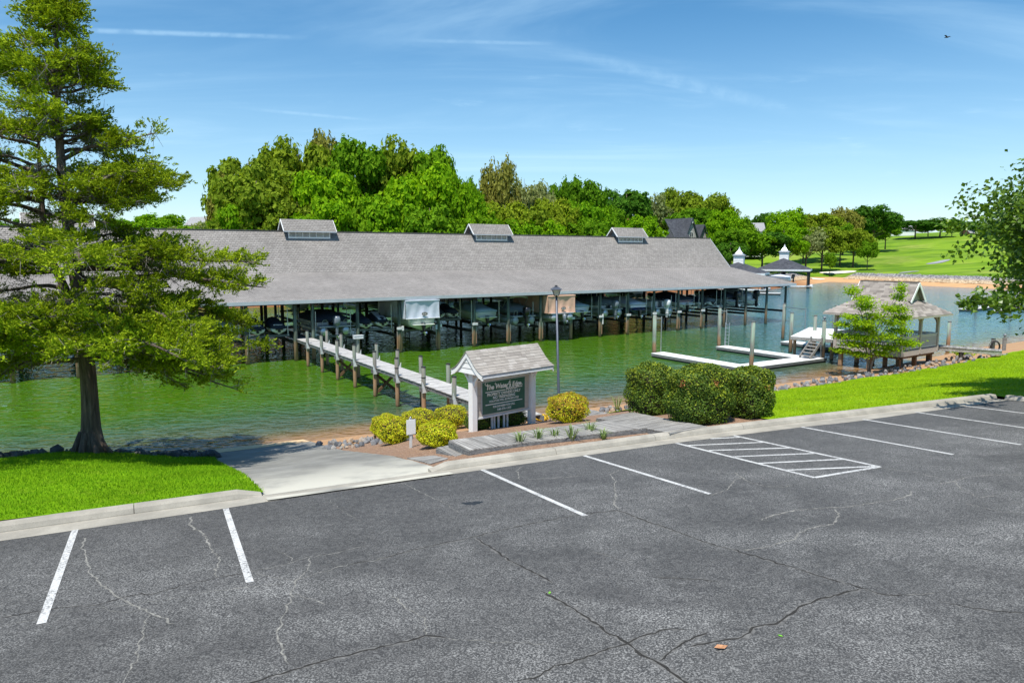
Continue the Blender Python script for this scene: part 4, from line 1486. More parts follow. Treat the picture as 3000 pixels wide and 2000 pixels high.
# ------------------------------------------------------------------ dogwood by the gazebo
DB = on(2545, 1092)
dog = thing('dogwood_tree', 'small bright green tiered tree in front of the gazebo', 'tree', DB)
dd = depth(DB) / 2084
rng = np.random.default_rng(9)
mb = MB()
DPs, DDs = [], []
for j, (tx, ty) in enumerate([(-0.25, 0.0), (0.1, 0.1), (0.3, -0.1)]):
    mb.tube([(0.05 * tx, 0.1 * ty, -0.1), (tx * 0.6, ty, 0.9), (tx * 1.2, ty * 1.5, 2.0)], [0.075, 0.055, 0.03], 7)
mb.build('trunk', MAT['bark_grey'], dog, True)
lim = MB()
# tiers of foliage, placed as px offsets from the trunk foot
TI = [(-60, -238, 26, 16), (-45, -215, 30, 16), (-32, -195, 26, 14), (80, -248, 16, 18), (88, -222, 20, 18), (55, -190, 34, 16), (100, -185, 26, 16), (10, -165, 40, 18), (120, -160, 28, 14), (-75, -165, 26, 10),
      (-90, -140, 24, 9), (-50, -150, 36, 12), (60, -150, 40, 16), (-20, -130, 44, 14), (85, -125, 36, 14), (-85, -105, 32, 12), (-40, -105, 40, 12), (30, -110, 44, 14), (110, -92, 36, 11), (-60, -85, 36, 11),
      (0, -80, 40, 12), (70, -75, 34, 12), (-82, -62, 30, 9), (-40, -55, 30, 9), (35, -60, 30, 10), (130, -85, 16, 7)]
for (px_, py_, w, hh_) in TI:
    dy = rng.uniform(-0.7, 0.7)
    c = Vector((px_ * dd * 0.84, dy, -py_ * dd))
    o = Vector((px_ * dd * 0.15, 0, max(0.7, -py_ * dd * 0.5)))
    lim.tube([o, o.lerp(c, 0.55) + Vector((0, 0, 0.06)), c], [0.03, 0.018, 0.006], 5, False)
    n = int(w * 15)
    p = rng.normal(0, 0.5, (n, 3)) * np.array([w * dd * 0.85, w * dd * 1.3, hh_ * dd * 0.8]) + np.array(c)
    DPs.append(p)
    DDs.append(rng.normal(0, 0.5, (n, 3)) + np.array([np.sign(px_) * 0.5, 0, -0.1]))
lim.build('limb', MAT['bark_grey'], dog, True)
P, D = np.vstack(DPs), np.vstack(DDs)
n = len(P)
inst('foliage', leaf_mesh('foliage', P, D, rng.uniform(0.11, 0.2, n), rng.uniform(0.035, 0.06, n), MAT['dogwood_leaf'], rng, np.array([0, -0.2, 1.0]) + D * 0.3, 0.5), dog)['kind'] = 'stuff'


# ------------------------------------------------------------------ lettering
DG = None


def text(s, mat, parent, name='lettering', w=None, h=None, loc=(0, 0, 0), rot=(R(90), 0, 0), bold=0.02, shear=0.0, depth_=0.004, align='CENTER'):
    cu = bpy.data.curves.new(name, 'FONT')
    cu.body = s
    cu.size = 1.0
    cu.offset = bold
    cu.shear = shear
    cu.resolution_u = 3
    to = bpy.data.objects.new(name, cu)
    COL.objects.link(to)
    bpy.context.view_layer.update()
    me = bpy.data.meshes.new_from_object(to.evaluated_get(bpy.context.evaluated_depsgraph_get()))
    bpy.data.objects.remove(to, do_unlink=True)
    n = len(me.vertices)
    co = np.empty(n * 3, np.float32)
    me.vertices.foreach_get('co', co)
    co = co.reshape(-1, 3)
    lo, hi = co.min(0), co.max(0)
    cap = 0.70
    sx_ = w / (hi[0] - lo[0]) if w else h / cap
    sy_ = h / cap if h else sx_
    co[:, 0] = (co[:, 0] - (lo[0] + hi[0]) / 2) * sx_
    co[:, 1] = (co[:, 1] - cap / 2) * sy_
    me.vertices.foreach_set('co', co.ravel())
    me.materials.clear()
    me.materials.append(mat)
    o = bpy.data.objects.new(name, me)
    o.location = loc
    o.rotation_euler = rot
    link(o, parent)
    sol = o.modifiers.new('thick', 'SOLIDIFY')
    sol.thickness = depth_
    return o


# ------------------------------------------------------------------ marina sign
pl_, pr_ = on(1386, 1264), on(1557, 1240)
mid = (pl_ + pr_) / 2
SB = Vector((mid.x, mid.y, min(pl_.z, pr_.z)))
sign = thing('marina_sign', 'white posted marina notice board under a small shingled roof', 'sign', SB, math.atan2(pr_.y - pl_.y, pr_.x - pl_.x))
half = 1.15
sk = (Vector((pr_.x, pr_.y)) - Vector((pl_.x, pl_.y))).length / (2 * half)
sign.scale = (sk, sk, sk * 1.02)
for sg in (-1, 1):
    MB().box((sg * half, 0, 0.88), (0.185, 0.185, 2.0)).build('post', MAT['white_paint'], sign, bevel=0.008)
    # curved knee braces under the gable
    for sy in (-1, 1):
        m_ = MB()
        prev = None
        for i in range(7):
            t = i / 6
            p = Vector((sg * (half + 0.02), sy * (0.09 + 0.34 * t ** 1.6), 1.44 + 0.42 * t))
            if prev is not None:
                m_.bar(prev, p, 0.06, 0.07)
            prev = p
        m_.build('brace', MAT['white_paint'], sign)
PW = half - 0.0925
# backing, siding boards, frame
MB().box((0, 0.03, 1.02), (2 * PW, 0.05, 1.08)).build('backing', MAT['taupe_siding'], sign)
nbd = 5
for i in range(nbd):
    z0 = 0.50 + i * 0.208
    MB().box((0, -0.008, z0 + 0.10), (2 * PW - 0.09, 0.02, 0.196), rx=R(-1.6)).build('siding_board', MAT['taupe_siding'], sign, bevel=0.003)
for z, hh_ in ((0.475, 0.05), (1.555, 0.045)):
    MB().box((0, -0.01, z), (2 * PW, 0.09, hh_)).build('frame_rail', MAT['aged_white'], sign, bevel=0.004)
for sg in (-1, 1):
    MB().box((sg * (PW - 0.022), -0.006, 1.015), (0.044, 0.075, 1.03)).build('frame_stile', MAT['aged_white'], sign, bevel=0.004)
MB().box((0, -0.012, 1.598), (2 * PW, 0.10, 0.035)).build('frame_cap', MAT['lamp_black'], sign)
bw, bh, bz = 1.66, 0.93, 1.02
MB().box((0, -0.027, bz), (bw + 0.035, 0.012, bh + 0.035)).build('board_rim', MAT['aged_white'], sign)
board = MB().box((0, -0.037, bz), (bw, 0.012, bh)).build('notice_board', MAT['sign_green'], sign)
YF = -0.0455


def line(s, f, w, h, dx=0.0, **kw):
    return text(s, MAT['letter_white'], board, w=w, h=h, loc=(dx, YF, bz + bh / 2 - f * bh), **kw)


line("The Water's Edge", 0.165, 1.36, 0.135, 0.0, bold=0.035, shear=0.18)
line('MARINA', 0.285, 0.44, 0.088, 0.30, bold=0.018)
line('PROPERTY OWNERS ONLY', 0.40, 1.30, 0.083, 0.0, bold=0.02)
line('NO TRESPASSING', 0.51, 0.86, 0.083, 0.0, bold=0.02)
line('VIOLATORS WILL BE PROSECUTED', 0.615, 1.16, 0.064, 0.0, bold=0.012)
line('FOR INFORMATION CALL', 0.80, 0.86, 0.066, 0.0, bold=0.012)
line('540-576-1333', 0.905, 0.54, 0.066, 0.0, bold=0.016)
for x0, x1, f in ((-0.72, 0.05, 0.315), (0.545, 0.72, 0.285), (-0.72, 0.72, 0.71)):
    MB().box(((x0 + x1) / 2, YF, bz + bh / 2 - f * bh), (x1 - x0, 0.004, 0.022)).build('rule_line', MAT['letter_white'], board)
# swashes on the script title
for pts in ([(-0.70, 0.455), (-0.74, 0.42), (-0.71, 0.375), (-0.64, 0.39), (-0.63, 0.43)], [(-0.33, 0.425), (-0.36, 0.39), (-0.33, 0.36), (-0.28, 0.375)],
            [(0.24, 0.43), (0.20, 0.40), (0.22, 0.37), (0.27, 0.375)], [(-0.46, 0.285), (-0.42, 0.25), (-0.45, 0.225)], [(0.68, 0.29), (0.72, 0.26), (0.69, 0.23)]):
    MB().tube([(x, YF, bz + z) for x, z in pts], 0.009, 6).build('swash', MAT['letter_white'], board)
# slats under the board
for x in (-0.36, -0.27, -0.11, 0.11, 0.24):
    MB().box((x, 0.10, 0.2), (0.06, 0.04, 0.62)).build('support_slat', MAT['aged_white'], sign)
# roof with flared eaves
RL = 2 * half + 0.46
PROF = [(0.0, 2.42), (0.16, 2.26), (0.31, 2.11), (0.43, 2.0), (0.55, 1.915), (0.73, 1.84)]


def prof_at(d):
    return float(np.interp(d, [a for a, b in PROF], [b for a, b in PROF]))


for sy in (-1, 1):
    secs = []
    for d, z in PROF:
        secs.append([(-RL / 2, sy * d, z - 0.015), (RL / 2, sy * d, z - 0.015), (RL / 2, sy * d, z - 0.05), (-RL / 2, sy * d, z - 0.05)])
    MB().loft(secs).build('roof_deck', MAT['aged_white'], sign)
    MB().box((0, sy * 0.715, 1.79), (RL + 0.01, 0.03, 0.10)).build('eave_board', MAT['white_paint'], sign)
# gable ends with lap boards and rake trim
for sg in (-1, 1):
    x = sg * (RL / 2 - 0.05)
    for i in range(4):
        z0, z1 = 1.81 + i * 0.15, 1.81 + (i + 1) * 0.15
        d0 = float(np.interp(-z0, [-b for a, b in PROF], [a for a, b in PROF])) - 0.09
        d1 = float(np.interp(-z1, [-b for a, b in PROF], [a for a, b in PROF])) - 0.09
        if d0 <= 0.03:
            continue
        d1 = max(d1, 0.005)
        MB().loft([[(x - 0.012 + sg * 0.012, -d0, z0), (x + 0.012 + sg * 0.012, -d0, z0), (x + 0.012, -d1, z1 - 0.012), (x - 0.012, -d1, z1 - 0.012)],
                   [(x - 0.012 + sg * 0.012, d0, z0), (x + 0.012 + sg * 0.012, d0, z0), (x + 0.012, d1, z1 - 0.012), (x - 0.012, d1, z1 - 0.012)]]).build('gable_board', MAT['white_paint'], sign)
    for sy in (-1, 1):
        secs = [[(sg * (RL / 2 - 0.03), sy * d, z - 0.05), (sg * (RL / 2 + 0.005), sy * d, z - 0.05), (sg * (RL / 2 + 0.005), sy * d, z - 0.155), (sg * (RL / 2 - 0.03), sy * d, z - 0.155)] for d, z in PROF]
        MB().loft(secs).build('rake_board', MAT['white_paint'], sign)
# shingles
TABS = []
for i in range(4):
    TABS.append(MB().box((0.5, 0, 0), (1, 1, 1)).mesh('shingle', MAT['tab_%d' % i]))
rs = random.Random(4)
arc = [0.0]
for (a, b_), (c_, d_) in zip(PROF[:-1], PROF[1:]):
    arc.append(arc[-1] + math.hypot(c_ - a, d_ - b_))
for sy in (-1, 1):
    rows = 9
    for r_ in range(rows):
        s0, s1 = arc[-1] * r_ / rows, arc[-1] * (r_ + 1) / rows + 0.02
        d0, d1 = np.interp(s0, arc, [a for a, b in PROF]), np.interp(s1, arc, [a for a, b in PROF])
        if r_ == rows - 1:
            d1 = 0.745
        z0, z1 = prof_at(d0) + 0.002, prof_at(min(d1, 0.73)) + 0.016
        if d1 > 0.73:
            z1 -= 0.006
        x = -RL / 2 - 0.02
        while x < RL / 2 + 0.02:
            w = min(rs.choice((0.13, 0.17, 0.21, 0.26, 0.31)), RL / 2 + 0.02 - x)
            if w < 0.02:
                break
            ln = math.hypot(d1 - d0, z1 - z0)
            inst('shingle', TABS[rs.choices((0, 1, 2, 3), (5, 4, 3, 1))[0]], sign, (x + 0.002, sy * (d0 + d1) / 2, (z0 + z1) / 2),
                 (sy * math.atan2(z1 - z0, d1 - d0), 0, 0), (w - 0.005, ln, 0.010 + rs.uniform(0, 0.006)))
            x += w
for i in range(11):
    x = -RL / 2 - 0.02 + i * (RL + 0.04) / 11
    w = (RL + 0.04) / 11
    m_ = MB()
    m_.loft([[(x, -0.10, 2.335), (x, 0, 2.442), (x, 0.10, 2.335), (x, 0.085, 2.325), (x, 0, 2.425), (x, -0.085, 2.325)],
             [(x + w - 0.004, -0.10, 2.341), (x + w - 0.004, 0, 2.448), (x + w - 0.004, 0.10, 2.341), (x + w - 0.004, 0.085, 2.325), (x + w - 0.004, 0, 2.425), (x + w - 0.004, -0.085, 2.325)]])
    m_.build('ridge_cap', MAT['tab_%d' % (i % 3)], sign)

# ------------------------------------------------------------------ blank white post sign
bp = on(1205, 1311)
blank = thing('post_sign', 'blank white panel on a short weathered post among the yellow shrubs', 'sign', bp, KANG + R(4), rot=None)
k_ = depth(bp) / 2084
MB().box((0, 0.03, 0.42), (0.075, 0.05, 0.98)).build('post', MAT['aged_white'], blank, bevel=0.004)
MB().box((0, -0.006, 0.645), (0.30, 0.012, 0.46)).build('panel', MAT['white_paint'], blank, bevel=0.003)
MB().tube([(0, 0.02, 0.89), (0, 0.02, 0.93), (0, 0.02, 0.96)], [0.028, 0.034, 0.012], 8).build('cap', MAT['galv_steel'], blank, True)

# ------------------------------------------------------------------ lamp post
lb = on(1638, 1208)
top = aty(1628, 820, lb.y)
LH = top.z - lb.z
lamp = thing('lamp_post', 'slim dark grey lamp post with a four sided lantern on top', 'lamp post', lb, rot=(0, R(-1.75), 0))
u_ = depth(lb) / 2084
lz = LH - 45 * u_          # lantern foot
MB().tube([(0, 0, -0.1), (0, 0, 0.25), (0, 0, 0.3), (0, 0, lz - 0.05)], [0.085, 0.085, 0.068, 0.052], 14).build('pole', MAT['lamp_metal'], lamp, True)
MB().lathe([(0.05, lz - 0.08), (0.075, lz - 0.06), (0.04, lz - 0.02), (0.085, lz), (0.09, lz + 0.015), (0.0, lz + 0.016)], n=14).build('collar', MAT['lamp_black'], lamp, True)
a0, a1, zt_ = 0.105, 0.195, lz + 0.29
c0 = [(-a0, -a0), (a0, -a0), (a0, a0), (-a0, a0)]
c1 = [(-a1, -a1), (a1, -a1), (a1, a1), (-a1, a1)]
for i in range(4):
    j = (i + 1) % 4
    f_ = 0.97
    MB().add([(c0[i][0] * f_, c0[i][1] * f_, lz + 0.02), (c0[j][0] * f_, c0[j][1] * f_, lz + 0.02), (c1[j][0] * f_, c1[j][1] * f_, zt_), (c1[i][0] * f_, c1[i][1] * f_, zt_),
              (c0[i][0] * 0.92, c0[i][1] * 0.92, lz + 0.02), (c0[j][0] * 0.92, c0[j][1] * 0.92, lz + 0.02), (c1[j][0] * 0.94, c1[j][1] * 0.94, zt_), (c1[i][0] * 0.94, c1[i][1] * 0.94, zt_)],
             [(0, 1, 2, 3), (7, 6, 5, 4), (0, 4, 5, 1), (2, 6, 7, 3)]).build('pane', MAT['lamp_glass'], lamp)
    MB().bar((c0[i][0], c0[i][1], lz), (c1[i][0], c1[i][1], zt_ + 0.01), 0.02, 0.02).build('lantern_bar', MAT['lamp_black'], lamp)
e = a1 + 0.075
MB().loft([[(-e, -e, zt_), (e, -e, zt_), (e, e, zt_), (-e, e, zt_)], [(-e, -e, zt_ + 0.018), (e, -e, zt_ + 0.018), (e, e, zt_ + 0.018), (-e, e, zt_ + 0.018)],
           [(-0.16, -0.16, zt_ + 0.10), (0.16, -0.16, zt_ + 0.10), (0.16, 0.16, zt_ + 0.10), (-0.16, 0.16, zt_ + 0.10)],
           [(-0.06, -0.06, zt_ + 0.155), (0.06, -0.06, zt_ + 0.155), (0.06, 0.06, zt_ + 0.155), (-0.06, 0.06, zt_ + 0.155)]]).build('lantern_roof', MAT['lamp_metal'], lamp)
MB().lathe([(0.055, zt_ + 0.155), (0.05, zt_ + 0.175), (0.075, zt_ + 0.18), (0.075, zt_ + 0.2), (0.0, zt_ + 0.225)], n=12).build('finial', MAT['lamp_black'], lamp, True)
MB().tube([(0, 0, lz), (0, 0, lz + 0.12)], [0.02, 0.035], 8).build('bulb', MAT['motor_white'], lamp, True)

# ------------------------------------------------------------------ boardwalk path


def plank_run(t, p0, p1, q0, q1, n, thick, mat, name='plank', lift=0.0, seed=0):
    """planks filling the quad p0-p1 (one side) to q0-q1 (other side); each plank spans from the p side to the q side"""
    rg = random.Random(seed)
    inv = t.matrix_basis.inverted()
    for i in range(n):
        a, b = (i + 0.02) / n, (i + 0.96) / n
        c = [p0.lerp(p1, a), q0.lerp(q1, a), q0.lerp(q1, b), p0.lerp(p1, b)]
        c = [inv @ x for x in c]
        ctr = sum(c, Vector()) / 4
        ax = ((c[1] + c[2]) / 2 - (c[0] + c[3]) / 2)
        an = math.atan2(ax.y, ax.x)
        m = Matrix.Rotation(-an, 3, 'Z')
        dz_ = rg.uniform(-0.004, 0.004)
        ex = rg.uniform(-0.015, 0.015)
        vs = []
        for zz_ in (-thick, 0):
            for x in c:
                w = m @ (x - ctr)
                vs.append((w.x + math.copysign(ex, w.x), w.y, w.z + zz_ + dz_))
        MB().add(vs, [(3, 2, 1, 0), (4, 5, 6, 7), (0, 1, 5, 4), (1, 2, 6, 5), (2, 3, 7, 6), (3, 0, 4, 7)]).build(name, mat, t, loc=ctr, rot=(0, 0, an))


zb = 3.03
A_, B_, C_, D_ = at(1316, 1289, zb), at(1782, 1231, zb + 0.06), at(1892, 1252, zb + 0.06), at(1376, 1317, zb)
walk = thing('boardwalk', 'weathered grey boardwalk running in front of the marina sign', 'boardwalk', (A_ + D_) / 2)
plank_run(walk, D_, C_, A_, B_, 40, 0.035, MAT['path_wood'], seed=1)
inv = walk.matrix_basis.inverted()
for a, b in ((A_, D_), (D_, C_), (A_, B_)):
    off = Vector((0, 0, -0.14))
    MB().bar(inv @ (a + off), inv @ (b + off), 0.05, 0.19).build('skirt_board', MAT['beam_wood'], walk)
E_, F_, G_, H_ = at(1964, 1269, 3.19), at(2072, 1250, 3.17), at(1853, 1207, 2.72), at(1748, 1224, 2.72)
walk2 = thing('boardwalk', 'weathered boardwalk ramping from the kerb past the hedge to the dock', 'boardwalk', (E_ + F_) / 2)
plank_run(walk2, E_ + Vector((0, 0, .012)), H_, F_ + Vector((0, 0, .012)), G_, 44, 0.035, MAT['path_wood'], seed=2)
inv = walk2.matrix_basis.inverted()
for a, b in ((E_, H_), (F_, G_), (H_, G_)):
    off = Vector((0, 0, -0.14))
    MB().bar(inv @ (a + off), inv @ (b + off), 0.05, 0.19).build('skirt_board', MAT['beam_wood'], walk2)
# step and foot landing at the left end
s1, s2, s3, s4 = at(1279, 1310, 2.84), at(1315, 1304, 2.84), at(1366, 1327, 2.84), at(1335, 1336, 2.84)
step = thing('wooden_step', 'single weathered wooden step at the left end of the boardwalk', 'step', s1)
plank_run(step, s1, s2, s4, s3, 3, 0.035, MAT['path_wood'], seed=3)
inv = step.matrix_basis.inverted()
for a, b in ((s1, s4), (s4, s3), (s1, s2)):
    off = Vector((0, 0, -0.125))
    MB().bar(inv @ (a + off), inv @ (b + off), 0.04, 0.175).build('riser', MAT['beam_wood'], step)
l1, l2, l3, l4 = on(1193, 1340, 0.03), on(1270, 1333, 0.03), on(1312, 1342, 0.03), on(1262, 1357, 0.03)
pad = thing('foot_landing', 'flat weathered plank landing below the wooden step by the ramp', 'boardwalk', l1)
plank_run(pad, l1, l4, l2, l3, 7, 0.03, MAT['path_wood'], seed=4)
# landing behind the round shrub
n1, n2, n3, n4 = at(1640, 1222, 1.72), at(1716, 1196, 1.72), at(1792, 1212, 1.72), at(1725, 1238, 1.72)
land = thing('dock_landing', 'lower plank landing where the dock meets the shore', 'boardwalk', n1)
plank_run(land, n1, n4, n2, n3, 14, 0.035, MAT['path_wood'], seed=5)
inv = land.matrix_basis.inverted()
MB().bar(inv @ (n1 + Vector((0, 0, -.13))), inv @ (n4 + Vector((0, 0, -.13))), 0.05, 0.18).build('skirt_board', MAT['beam_wood'], land)


# ------------------------------------------------------------------ frame of the boathouse
A0 = Vector((-16.394, 53.396, 0))
UD = Vector((0.84598, 0.53321, 0))
VD = Vector((-0.53321, 0.84598, 0))
UANG = math.atan2(UD.y, UD.x)


def BW(u, v, z=0.0):
    return A0 + UD * u + VD * v + Vector((0, 0, z))


# ------------------------------------------------------------------ dock walkway
dock = thing('dock_walkway', 'long weathered plank dock on piles running out to the covered boathouse', 'dock', BW(0.71, -28, 0), UANG)
D0 = 28.0   # local y = v + 28
pile_me = MB().tube([(0, 0, -1.2), (0, 0, 0.6), (0, 0, 1.8), (0, 0, 2.55), (0, 0, 2.59)], [0.115, 0.112, 0.108, 0.104, 0.085], 12).mesh('pile', MAT['pile_dock'], True)
band_me = MB().lathe([(0.110, -0.025), (0.118, -0.02), (0.118, 0.02), (0.110, 0.025)], n=12).mesh('band', MAT['rubber'])
cap_me = MB().lathe([(0.112, -0.03), (0.114, 0.012), (0.09, 0.03), (0.0, 0.032)], n=12).mesh('cap', MAT['rubber'])
rg = random.Random(3)
for i in range(1, 9):
    v = -3.23 * i + 0.0
    for sx_ in (-0.71, 0.71):
        if i == 8 and sx_ > 0:
            v_ = v + 0.1
        p = inst('pile', pile_me, dock, (sx_ + rg.uniform(-.02, .02), v + D0, rg.uniform(-0.03, 0.03)), (rg.uniform(-.01, .01), rg.uniform(-.01, .01), rg.uniform(0, 6)))
        inst('cap', cap_me, p, (0, 0, 2.575))
        if i in (6, 7) and sx_ < 0:
            inst('band', band_me, p, (0, 0, 2.05))
    MB().box((0, v + D0 - 0.15, 1.44), (1.75, 0.06, 0.22)).build('cross_beam', MAT['beam_wood'], dock)
    MB().box((0, v + D0 + 0.15, 1.44), (1.70, 0.06, 0.22)).build('cross_beam', MAT['beam_wood'], dock)
    for sx_ in (-1, 1):
        MB().add([(sx_ * 0.84, v + D0 - 0.19, 1.85), (sx_ * 0.84, v + D0 - 0.19, 1.30), (sx_ * 0.62, v + D0 - 0.19, 1.30), (sx_ * 0.84, v + D0 - 0.15, 1.85), (sx_ * 0.84, v + D0 - 0.15, 1.30), (sx_ * 0.62, v + D0 - 0.15, 1.30)],
                 [(0, 1, 2), (5, 4, 3), (0, 3, 4, 1), (1, 4, 5, 2), (2, 5, 3, 0)]).build('bracket', MAT['aged_white'], dock)
    if i in (3, 5):
        MB().bar((-0.66, v + D0, 0.15), (0.66, v + D0, 1.3), 0.05, 0.16).build('cross_brace', MAT['brown_wood'], dock)
        MB().bar((-0.66, v + D0 + 0.07, 1.3), (0.66, v + D0 + 0.07, 0.15), 0.05, 0.16).build('cross_brace', MAT['brown_wood'], dock)
for sx_ in (-0.56, 0, 0.56):
    MB().box((sx_, D0 - 15.4, 1.515), (0.05, 31.4, 0.19)).build('stringer', MAT['beam_wood'], dock)
pk = [MB().box((0, 0, 0), (1.24, 0.138, 0.038)).mesh('plank', MAT['deck_wood']) for _ in range(1)]
n = 212
for i in range(n):
    inst('plank', pk[0], dock, (rg.uniform(-.012, .012), D0 + 0.4 - i * 0.148, 1.63 + rg.uniform(-.003, .003)), (0, 0, rg.uniform(-.004, .004)))
# small box on a post by the boathouse
pb = BW(2.3, -8.0)

# ------------------------------------------------------------------ boathouse
house = thing('boathouse', 'long open sided boathouse on piles under a grey shingled roof', 'boathouse', A0, UANG)
UE, UL = 58.5, -23.0
EV, EZ, BV, BZ_, RV, RZ = -0.7, 4.60, 9.25, 6.38, 12.87, 10.13
BACK = 2 * RV - EV


def roof_piece(p, mat=MAT['shingle_roof'], th=0.10):
    secs = []
    nu = 30
    mb = MB()
    vs, fs = [], []
    for j, (v, z) in enumerate(p):
        for i in range(nu + 1):
            u = UL + (UE - UL) * i / nu
            w = 0.018 * math.sin(u * 1.3 + v) + 0.014 * math.sin(u * 0.47 + 2 * v)
            vs.append((u, v, z + w * (0 if j in (0, len(p) - 1) else 1)))
    m = nu + 1
    for j in range(len(p) - 1):
        for i in range(nu):
            fs.append((j * m + i, j * m + i + 1, (j + 1) * m + i + 1, (j + 1) * m + i))
    o = len(vs)
    for v, z in p:
        for i in range(nu + 1):
            u = UL + (UE - UL) * i / nu
            vs.append((u, v, z - th))
    for j in range(len(p) - 1):
        for i in range(nu):
            fs.append((o + j * m + i, o + (j + 1) * m + i, o + (j + 1) * m + i + 1, o + j * m + i + 1))
    for j in range(len(p) - 1):
        fs.append((j * m + nu, o + j * m + nu, o + (j + 1) * m + nu, (j + 1) * m + nu))
        fs.append((j * m, (j + 1) * m, o + (j + 1) * m, o + j * m))
    for i in range(nu):
        fs.append((i, o + i, o + i + 1, i + 1))
    mb.add(vs, fs)
    return mb.build('roof', mat, house)


for side in (1, -1):
    f_ = (lambda v: v) if side > 0 else (lambda v: 2 * RV - v)
    pr = [(EV, EZ), (EV + (BV - EV) * 0.25, EZ + (BZ_ - EZ) * 0.25), (EV + (BV - EV) * 0.5, EZ + (BZ_ - EZ) * 0.5), (EV + (BV - EV) * 0.75, EZ + (BZ_ - EZ) * 0.75), (BV, BZ_), (BV + (RV - BV) * 0.5, BZ_ + (RZ - BZ_) * 0.5), (RV, RZ)]
    roof = roof_piece([(f_(v), z) for v, z in pr])
    MB().box(((UE + UL) / 2, f_(EV - 0.02), EZ - 0.12), (UE - UL + 0.02, 0.05, 0.25)).build('fascia', MAT['trim_blue'], house)
    # rake trim at the right gable
    m_ = MB()
    for (v0, z0), (v1, z1) in zip(pr[:-1], pr[1:]):
        m_.bar((UE + 0.01, f_(v0), z0 - 0.09), (UE + 0.01, f_(v1), z1 - 0.09), 0.06, 0.17)
    m_.build('rake_board', MAT['trim_blue'], house)
MB().box(((UE + UL) / 2, RV, RZ + 0.005), (UE - UL, 0.24, 0.05)).build('ridge_cap', MAT['shingle_roof'], house)
# gable wall on the right end, set back
MB().add([(UE - 1.2, BV, BZ_ - 0.15), (UE - 1.2, RV, RZ - 0.2), (UE - 1.2, 2 * RV - BV, BZ_ - 0.15), (UE - 1.1, BV, BZ_ - 0.15), (UE - 1.1, RV, RZ - 0.2), (UE - 1.1, 2 * RV - BV, BZ_ - 0.15)],
         [(0, 1, 2), (5, 4, 3), (0, 3, 4, 1), (1, 4, 5, 2), (2, 5, 3, 0)]).build('gable_wall', MAT['cover_slate'], house)
# dormers
for u0 in (3.04 - 19.55, 3.04, 22.57, 42.17):
    u1 = u0 + 3.88
    dm = MB()
    zr, zd, ov, vf = 11.20, 10.10, 0.42, 12.22
    ve = 11.80
    # roof of the dormer
    for sg in (-1, 1):
        vv = [(RV, zr), (RV - sg * (RV - ve), zd)]
        a, b = vv
        dm.add([(u0 - 0.5, a[0], a[1]), (u1 + 0.5, a[0], a[1]), (u1 + 0.5, b[0], b[1]), (u0 - 0.5, b[0], b[1]),
                (u0 - 0.5, a[0], a[1] - 0.09), (u1 + 0.5, a[0], a[1] - 0.09), (u1 + 0.5, b[0], b[1] - 0.09), (u0 - 0.5, b[0], b[1] - 0.09)],
               [(0, 1, 2, 3), (7, 6, 5, 4), (2, 6, 7, 3), (1, 5, 6, 2), (0, 3, 7, 4)])
    do = dm.build('dormer', MAT['shingle_roof'], house)
    w_ = MB()
    for uu in (u0 + 0.02, u1 - 0.02):
        w_.add([(uu - 0.03, vf, 9.3), (uu - 0.03, RV, RZ), (uu - 0.03, 2 * RV - vf, 9.3), (uu - 0.03, 2 * RV - vf, zd + 0.3), (uu - 0.03, RV, zr - 0.12), (uu - 0.03, vf, zd + 0.3),
                (uu + 0.03, vf, 9.3), (uu + 0.03, RV, RZ), (uu + 0.03, 2 * RV - vf, 9.3), (uu + 0.03, 2 * RV - vf, zd + 0.3), (uu + 0.03, RV, zr - 0.12), (uu + 0.03, vf, zd + 0.3)],
               [(0, 1, 2, 3, 4, 5), (11, 10, 9, 8, 7, 6), (0, 5, 11, 6), (3, 2, 8, 9), (4, 3, 9, 10), (5, 4, 10, 11)])
    w_.build('dormer_wall', MAT['cover_slate'], do)
    fr = MB()
    zb0, zb1 = 9.44, 10.12
    fr.box(((u0 + u1) / 2, vf, zb0 + 0.07), (u1 - u0, 0.09, 0.14)).box(((u0 + u1) / 2, vf, zb1 - 0.03), (u1 - u0, 0.09, 0.08))
    for i in range(7):
        fr.box((u0 + 0.05 + (u1 - u0 - 0.1) * i / 6, vf, (zb0 + zb1) / 2), (0.09 if i in (0, 6) else 0.05, 0.088, zb1 - zb0 - 0.02))
    fr.build('louver_frame', MAT['white_paint'], do)
    MB().box(((u0 + u1) / 2, vf + 0.12, (zb0 + zb1) / 2), (u1 - u0 - 0.02, 0.02, zb1 - zb0)).build('louver_back', MAT['cover_slate'], do)
    for i in range(5):
        MB().box(((u0 + u1) / 2, vf + 0.02, zb0 + 0.19 + i * 0.10), (u1 - u0 - 0.1, 0.10, 0.018), rx=R(-38)).build('louver_slat', MAT['aged_white'], do)
    for sg in (-1, 1):
        uu = (u0 - 0.5) if sg < 0 else (u1 + 0.5)
        tr_ = MB()
        tr_.bar((uu, RV, zr - 0.05), (uu, ve, zd - 0.05), 0.04, 0.12).bar((uu, RV, zr - 0.05), (uu, 2 * RV - ve, zd - 0.05), 0.04, 0.12)
        tr_.build('dormer_trim', MAT['white_paint'], do)
    MB().box(((u0 + u1) / 2, ve, zd - 0.055), (u1 - u0 + 1.0, 0.03, 0.10)).build('dormer_fascia', MAT['trim_blue'], do)

